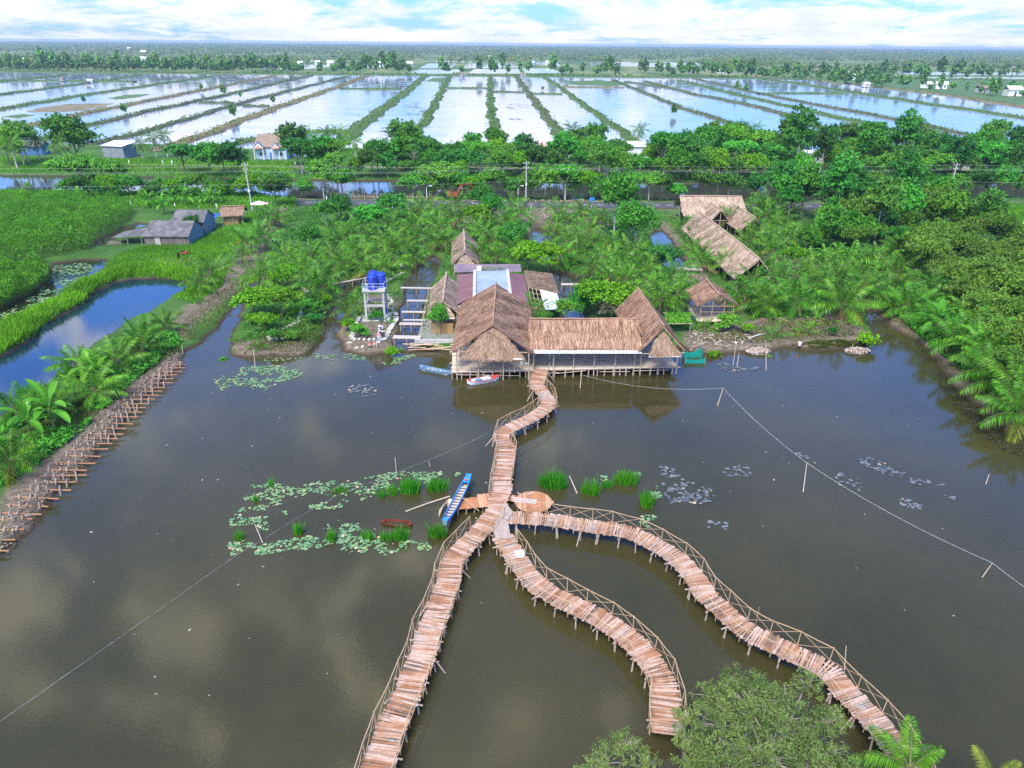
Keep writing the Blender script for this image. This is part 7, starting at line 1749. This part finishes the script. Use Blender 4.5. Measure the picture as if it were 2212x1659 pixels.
q = P(2070, 336, .6); house('grey house with white sloping roof at the right ponds', q.x, 243, 7, 8, 3.6, 2.4, BLUEGREY, TIN_W, R(70), 'gable', 1)
q = P(2175, 380, .6); house('pale house under trees near the right edge', q.x, 222, 11, 5, 2.6, 1.0, WHITE, TIN_W, 0, 'flat', 2)
FH = []
for i, (wm, rm) in enumerate(((WHITE, TIN_W), (WHITE, TILE_R), (BLUEW, TIN_W), (CEM, TILE_BR))):
    mb = MB(); mb.box((0,0,1.8), (8,6,3.6)); mb.add([(-4.5,-3.6,3.5),(4.5,-3.6,3.5),(4.5,0,5.6),(-4.5,0,5.6),(-4.5,3.6,3.5),(4.5,3.6,3.5)], [(0,1,2,3),(3,2,5,4)]); mb.m[-2:] = [1,1]; mb.box((0,-3.05,1.3), (1.2,.1,2.4), m=2); mb.box((2.4,-3.05,1.9), (1.3,.1,1.2), m=2)
    me = bpy.data.meshes.new('far_house'); me.from_pydata(mb.v, [], mb.f)
    for m_ in (wm, rm, GLASS_D): me.materials.append(m_)
    me.polygons.foreach_set('material_index', mb.m); me.update(); FH.append(me)
C = []
for u, v, k, s in [(55,137,0,1.4),(130,138,0,1.6),(195,138,0,1.1),(312,132,0,1.3),(518,139,1,1.2),(530,138,3,1.0),(568,139,0,1.1),(603,139,0,1.1),(650,140,0,1.0),(688,139,0,1.1),(714,141,0,1.2),(765,141,3,1.0),(825,143,0,1.3),(870,144,0,1.0),(195,178,0,.5),(1060,126,0,1.2),(1150,140,2,1.1),(1185,140,0,1.2),(1130,165,3,.7),(1556,158,0,1.0),(1575,161,3,.9),(1689,152,0,1.3),(1694,158,3,1.1),(1790,117,1,1.6),(1843,172,0,1.2),(2000,190,0,1.0),(2032,192,0,1.1),(2120,200,3,1.0),(2185,207,0,1.3),(1870,187,0,.7),(884,143,0,1.2),(1490,158,3,.8),(310,117,0,1.6),(280,108,0,1.6),(1000,165,3,.7),(136,175,3,.5)]:
    p = P(u, v, .5); o = link('far_house', FH[k], None, (p.x, p.y, .45), rnd.uniform(-.5,.5)); o.scale = (s,s,s); C.append(o)
C.sort(key=lambda o: proj(o.location)[0])
for i, o in enumerate(C): tag(o, 'tiny far house beyond the shrimp ponds, %s from the left of the distant houses' % ordn(i), 'house', 'distant houses')
C = []
for u, v in [(190,183),(866,191),(1172,194),(623,313),(1955,323)]:
    p = P(u, v, .6); o = empty('pond_hut', (p.x, p.y, .6)); mb = MB(); mb.box((0,0,1.0), (2.4,2.0,2.0)); mb.build('wall', OLDWOOD, o); mb = MB(); mb.slab([(-1.6,-1.4,2.0),(1.6,-1.4,2.0),(1.6,1.4,2.5),(-1.6,1.4,2.5)], .08); mb.build('roof', GREYSHEET, o); C.append(o)
name_cluster(C, 'tiny watch hut, {o} from the left, on a dike of the shrimp ponds', 'hut', 'watch huts on the dikes')
# ---------------- people
def person(label, loc, rz, top, bottom, pose='stand', h=1.62, hat=None, arm=None):
    s = h/1.7; o = empty('person', loc, rz); tag(o, label, 'person')
    if pose == 'stand':
        J = dict(pel=(0,0,.93), che=(0,.01,1.25), nec=(0,0,1.44), hea=(0,-.02,1.58), crn=(0,-.01,1.68), shl=(-.18,0,1.39), ell=(-.25,.02,1.12), hal=(-.22,-.10,.88), shr=(.18,0,1.39), elr=(.26,.03,1.12), har=(.20,-.12,.92), hil=(-.10,0,.90), knl=(-.11,-.03,.50), anl=(-.11,.02,.09), tol=(-.12,-.16,.04), hir=(.10,0,.90), knr=(.11,-.03,.50), anr=(.11,.02,.09), tor=(.12,-.16,.04))
        if arm == 'hips': J.update(elr=(.40,.10,1.15), har=(.18,-.06,1.0), ell=(-.40,.10,1.15), hal=(-.18,-.06,1.0))
    else:
        J = dict(pel=(0,.05,.22), che=(0,-.02,.55), nec=(0,-.08,.74), hea=(0,-.12,.88), crn=(0,-.12,.99), shl=(-.17,-.06,.69), ell=(-.26,-.16,.47), hal=(-.12,-.38,.44), shr=(.17,-.06,.69), elr=(.26,-.16,.47), har=(.12,-.38,.44), hil=(-.10,.02,.20), knl=(-.20,-.38,.46), anl=(-.14,-.40,.07), tol=(-.15,-.56,.04), hir=(.10,.02,.20), knr=(.20,-.38,.46), anr=(.14,-.40,.07), tor=(.15,-.56,.04))
    Rr = dict(pel=.13, che=.145, nec=.058, hea=.095, crn=.06, shl=.065, ell=.045, hal=.036, shr=.065, elr=.045, har=.036, hil=.09, knl=.062, anl=.042, tol=.032, hir=.09, knr=.062, anr=.042, tor=.032)
    E = [('pel','che'),('che','nec'),('nec','hea'),('hea','crn'),('che','shl'),('shl','ell'),('ell','hal'),('che','shr'),('shr','elr'),('elr','har'),('pel','hil'),('hil','knl'),('knl','anl'),('anl','tol'),('pel','hir'),('hir','knr'),('knr','anr'),('anr','tor')]
    def skin(name, keys, edges, m, grow=1.0, extra=None):
        pos = dict(J); rad = dict(Rr)
        if extra: pos.update(extra[0]); rad.update(extra[1])
        idx = {k: i for i, k in enumerate(keys)}; me = bpy.data.meshes.new(name); me.from_pydata([tuple(c*s for c in pos[k]) for k in keys], [(idx[a], idx[b]) for a, b in edges], [])
        me.materials.append(m); ob = link(name, me, o); md = ob.modifiers.new('skin', 'SKIN'); md.use_smooth_shade = True
        for k, i in idx.items(): me.skin_vertices[0].data[i].radius = (rad[k]*grow*s, rad[k]*grow*s); me.skin_vertices[0].data[i].use_root = (i == 0)
        sb = ob.modifiers.new('sub', 'SUBSURF'); sb.levels = 1; sb.render_levels = 2; return ob
    # fingers: short chains rooted in each palm
    keys = list(J); edges = list(E); ex_p = {}; ex_r = {}
    for hd, el in (('hal','ell'),('har','elr')):
        hv = Vector(J[hd]); d = (hv-Vector(J[el])).normalized(); sd = d.cross(Vector((0,0,1))); sd = sd.normalized() if sd.length > .1 else Vector((1,0,0))
        for q in range(5):
            k = hd+str(q); k2 = k+'b'; off = sd*((q-1.5)*.021) if q < 4 else sd*-.05
            b = hv+off+d*(.05 if q < 4 else .01); tpt = b+d*(.05-.008*abs(q-1.5) if q < 4 else .03)+Vector((0,0,-.012))
            ex_p[k] = tuple(b); ex_p[k2] = tuple(tpt); ex_r[k] = .011; ex_r[k2] = .008; keys += [k, k2]; edges += [(hd, k), (k, k2)]
    J.update(ex_p); Rr.update(ex_r)
    skin('body', keys, edges, SKIN)
    mid = lambda a, b, t: tuple(J[a][i]*(1-t)+J[b][i]*t for i in range(3))
    J['hem'] = mid('pel','che',.1); Rr['hem'] = .135; J['cul'] = mid('shl','ell',.9); J['cur'] = mid('shr','elr',.9); Rr['cul'] = Rr['cur'] = .05; J['col'] = mid('che','nec',.62); Rr['col'] = .085
    skin('shirt', ['che','hem','col','shl','cul','shr','cur'], [('che','hem'),('che','col'),('che','shl'),('shl','cul'),('che','shr'),('shr','cur')], top, 1.16)
    J['wai'] = mid('pel','che',.12); Rr['wai'] = .13; J['bol'] = mid('knl','anl',.85); J['bor'] = mid('knr','anr',.85); Rr['bol'] = Rr['bor'] = .05
    skin('trousers', ['pel','wai','hil','knl','bol','hir','knr','bor'], [('pel','wai'),('pel','hil'),('hil','knl'),('knl','bol'),('pel','hir'),('hir','knr'),('knr','bor')], bottom, 1.13)
    hv = Vector(J['hea'])*s; cv = Vector(J['crn'])*s; r = random.Random(int(hv.z*100))
    mb = MB(); mb.lathe(hv+Vector((0,.015,.0)), [(.085*s,-.02*s),(.108*s,.03*s),(.10*s,.075*s),(.065*s,.115*s),(0,.13*s)], 12); mb.build('hair', HAIR, o, smooth=True)
    mb = MB()
    mb.tube([hv+Vector((0,-.085,.01))*s, hv+Vector((0,-.115,-.015))*s], [.012*s,.016*s], 5); mb.build('nose', SKIN, o)
    for sx in (-1, 1):
        mb = MB(); mb.lathe(hv+Vector((sx*.033,-.092,.018))*s, [(.012*s,-.008*s),(.012*s,.008*s),(0,.01*s)], 6); mb.build('eye', HAIR, o)
        mb = MB(); mb.tube([hv+Vector((sx*.092,.0,-.02))*s, hv+Vector((sx*.10,.005,.025))*s], .014*s, 5); mb.build('ear', SKIN, o)
    mb = MB(); mb.tube([hv+Vector((-.025,-.09,-.045))*s, hv+Vector((.025,-.09,-.045))*s], .008*s, 5); mb.build('mouth', REDP, o)
    if hat is not None: mb = MB(); mb.lathe(hv+Vector((0,0,.07))*s, [(.26*s,-.02*s),(.11*s,.05*s),(.09*s,.1*s),(0,.12*s)], 14); mb.build('hat', hat, o)
    return o
CL = lambda n, c: mat(n, [c, tuple(x*1.2 for x in c)], .85, scale=6)
C_GREEN, C_DK, C_PINK, C_LB, C_OR, C_TEAL = CL('green_cloth',(0.07,0.10,0.06)), CL('dark_cloth',(0.02,0.022,0.03)), CL('pink_cloth_shirt',(0.62,0.20,0.33)), CL('pale_blue_cloth',(0.40,0.48,0.68)), CL('orange_cloth',(0.55,0.08,0.03)), CL('teal_cloth',(0.02,0.20,0.15))
def ppl(u, v, *a, **k):
    p = P(u, v, .66); label = a[0]; return person(label, (p.x, p.y, gz(p.x, p.y)), *a[1:], **k)
ppl(*ZT(885,1318), 'person standing with hands on hips in dark green shirt on the island', R(10), C_GREEN, C_DK, h=1.72, arm='hips')
ppl(*ZT(822,1390), 'person standing in pink shirt and pale blue skirt on the island', R(-10), C_PINK, C_LB, h=1.45)
ppl(*ZT(835,1300), 'person in pale blue shirt and white hat standing behind the one in pink', R(60), C_LB, C_DK, h=1.6, hat=WHITE)
ppl(*ZT(668,1455), 'person crouching in orange shirt, the left one of two', R(0), C_OR, C_DK, pose='sit', h=1.35)
ppl(*ZT(748,1440), 'person crouching in orange shirt, the right one of two', R(20), C_OR, SKIN, pose='sit', h=1.4)
p = P(1188, 762+18, DZ); person('person in teal clothes with white hat sitting on the pavilion deck', (p.x, p.y, DZ), R(15), C_TEAL, C_TEAL, pose='sit', h=1.6, hat=WHITE)
p = P(1557, 577, .6); person('person in dark clothes standing by the long hall footbridge', (p.x, p.y+1, gz(p.x, p.y)), R(0), C_DK, C_DK, h=1.65)
mb = MB(); mb.lathe(P(1127, 788, DZ), [(.17,0),(.21,.38),(.18,.38),(.15,.05),(0,.05)], 14); tag(mb.build('white_bucket', WHITE), 'white bucket standing on the pavilion deck', 'bucket')
mb = MB(); mb.lathe(P(1136, 786, DZ), [(0,.03),(.3,.02),(.34,.06),(.1,.22),(0,.2)], 12); tag(mb.build('green_basket', mat('yellow_green_plastic', [(0.3,0.36,0.08)], .6)), 'yellow-green cloth bundle beside the white bucket', 'bundle')
for i, (u, v, lab) in enumerate(((1395,596,'blue plastic drum under trees left of the slatted footbridge'),(832,680,'dark blue drum under the water tower'))):
    mb = MB(); mb.lathe(P(u, v, .6), [(.3,0),(.33,.1),(.3,.45),(.33,.5),(.3,.88),(.1,.9),(0,.9)], 14); tag(mb.build('blue_drum', BLUE_T), lab, 'drum')
mb = MB(); mb.lathe(P(1727, 746, .6), [(.2,0),(.27,.4),(.24,.4),(.18,.05),(0,.05)], 12); tag(mb.build('pink_bucket', mat('pale_pink_plastic', [(0.7,0.5,0.52)], .6)), 'pale pink bucket on the right mud bank', 'bucket')
# ---------------- foreground trees
def fgtree():
    r = np.random.default_rng(401); lobes = [(1610,1520,5.2,1.75),(1700,1560,5.0,1.7),(1560,1570,4.7,1.5),(1660,1640,4.7,2.0),(1760,1640,4.4,1.6),(1512,1640,3.9,1.2),(1352,1612,3.2,.85),(1310,1650,3.0,1.05),(1240,1700,2.6,.8),(1392,1650,2.8,.85),(1560,1690,4.0,1.9),(1820,1700,3.8,1.3),(1270,1690,2.5,.8),(1740,1480,4.6,.85),(1575,1470,5.2,.6),(1530,1500,4.6,.8),(1780,1560,4.6,1.1),(1370,1700,2.8,1.0),(1480,1545,4.3,.65),(1488,1600,4.2,.9),(1640,1490,5.4,.9)]
    base = P(1600, 1760, .0); base.z = 0; o = empty('foreground_tree', (base.x, base.y, -.3)); tag(o, 'big olive-green bushy tree filling the bottom edge between the walkways', 'tree')
    Pp = []; O = []; mb = MB(); rr = random.Random(4)
    for u, v, z, R_ in lobes:
        c = np.array(P(u, v, z))-np.array(o.location); n = int(2400*R_**2*.62)
        k = int(36*R_**1.6)+7
        d = unit(r.normal(size=(k,3))); d[:,2] = np.abs(d[:,2])*1.0-.25*r.random(k); cc = c+d*R_*(.45+.65*r.random((k,1)))*np.array([1,1,.85])
        j = r.integers(k, size=n); s = .085+.055*R_
        Pp.append(cc[j]+r.normal(size=(n,3))*s*np.array([.62,.62,.55])); O.append(d[j])
        tw = Vector(c); a0 = Vector((tw.x*.72, tw.y*.72, -.1))
        mb.tube([a0, a0.lerp(tw,.5)+Vector((rr.uniform(-.3,.3), rr.uniform(-.3,.3), -.2)), tw], [.13,.08,.045], 6)
        for q in range(int(26*R_)):
            e = Vector(cc[rr.randrange(k)]); mb.tube([tw, tw.lerp(e,.5)+Vector((rr.uniform(-.1,.1), rr.uniform(-.1,.1), .05)), e+(e-tw)*.06], [.03,.018,.007], 4)
    Pp = np.vstack(Pp); O = np.vstack(O); V, Fq = leaf_cloud(r, Pp, O, .078, .30, up=.5, spread=1.0)
    link('crown', mesh_np('crown', V, Fq, LM_FG), o); mb.build('limbs', mat('grey_bark', [(0.22,0.19,0.16),(0.36,0.32,0.28)], .9, scale=3), o)
    mb = MB(); mb.tube([(0,0,-.6),(.05,0,.2),(0,0,.8)], [.28,.24,.16], 8); mb.build('trunk', BARK, o)
LM_FG = leafmat('foreground_leaf', (0.065,0.135,0.032), (0.22,0.33,0.09), .3, .55, .01, .1, patch=.8)
fgtree()
def fgpalm(label, u, v, z, L, seed, s=1.0, n=15, lo=-20):
    p = P(u, v, z); o = empty('coconut_palm', (p.x, p.y, -.2)); tag(o, label, 'palm tree'); c = link('crown', palm_crown(seed, L=L, n=n, lo=lo, hi=80, dry=0, pairs=60), o); c.location = (0,0,z+.2); link('trunk', trunk_mesh(z+.2, .2, .13, 77, .0), o)
fgpalm('coconut palm with bright fronds at the bottom right edge', 1965, 1660, 2.6, 2.4, 95)
p = P(2160, 1690, 3.0); o = empty('coconut_palm', (p.x, p.y, -.2)); tag(o, 'pale palm frond rising at the bottom right corner', 'palm tree'); c = link('crown', palm_crown(97, L=1.9, n=5, lo=45, hi=82, dry=0, pairs=50, yellow=5), o); c.location = (0,0,2.7); link('trunk', trunk_mesh(2.7, .16, .1, 78, .0), o)

# leaves and scum adrift on the pond
r = np.random.default_rng(77); q = pts_in([(420,800),(1480,830),(2050,900),(2150,1250),(2000,1400),(1300,1050),(900,1500),(300,1600),(100,1300),(300,950)], 170, r, .0, None)
q = q[water_sd(q[:,0], q[:,1]) > .6]; a = r.random(len(q))*6.283; s_ = (.05+.09*r.random(len(q)))[:,None]
T = np.column_stack([np.cos(a), np.sin(a), np.zeros(len(q))])*s_; B = np.column_stack([-np.sin(a), np.cos(a), np.zeros(len(q))])*s_*.5
V, Fq = quads(np.column_stack([q, np.full(len(q), .012)]), T, B); o = link('floating_leaves', mesh_np('floating_leaves', V, Fq, mat('drift_leaf', [(0.03,0.025,0.015),(0.20,0.17,0.12),(0.5,0.46,0.4)], .8, island=.9))); o['kind'] = 'stuff'

# weed drifting on the far ponds
r = np.random.default_rng(78); Q = []
for poly, n in (([(862,218),(905,218),(925,250),(880,252)], 260), ([(830,270),(870,255),(850,300),(800,325)], 160), ([(1090,225),(1140,224),(1145,237),(1095,238)], 90), ([(1098,255),(1130,255),(1128,263),(1100,263)], 40), ([(960,215),(1010,214),(1010,232),(950,232)], 40), ([(430,240),(520,222),(560,232),(470,262)], 60), ([(1400,225),(1500,240),(1560,262),(1450,240)], 60), ([(60,262),(200,235),(240,232),(90,272)], 60)):
    q = pts_in(poly, n, r, .0, None); q = q[vnoise(q[:,0], q[:,1]*2.2, 5, 79) > .5]; Q.append(q)
q = np.vstack(Q); n = len(q); T = np.column_stack([np.ones(n), r.normal(size=n)*.15, np.zeros(n)])*(.7+1.2*r.random(n))[:,None]; B = np.column_stack([r.normal(size=n)*.1, np.ones(n), np.zeros(n)])*(.25+.4*r.random(n))[:,None]
V, Fq = quads(np.column_stack([q, np.full(n, .02)]), T, B); o = link('pond_weed', mesh_np('pond_weed', V, Fq, mat('pond_weed', [(0.04,0.05,0.035),(0.10,0.11,0.08)], .8, island=.9))); o['kind'] = 'stuff'
# ================================================================== HAZE
def make_haze():
    m, nt = newmat('haze')
    pv = N(nt, 'ShaderNodeVolumePrincipled', Density=HAZE); pv.inputs['Color'].default_value = HAZE_COL; pv.inputs['Anisotropy'].default_value = 0.2
    o = N(nt, 'ShaderNodeOutputMaterial'); nt.links.new(pv.outputs[0], o.inputs['Volume'])
    mb = MB(); mb.box((0, 7400, 17.5), (33000, 15600, 38.0))
    o = mb.build('haze', m); o['kind'] = 'stuff'
HAZE, HAZE_COL = 0.00013, (0.60, 0.77, 0.98, 1)
make_haze()
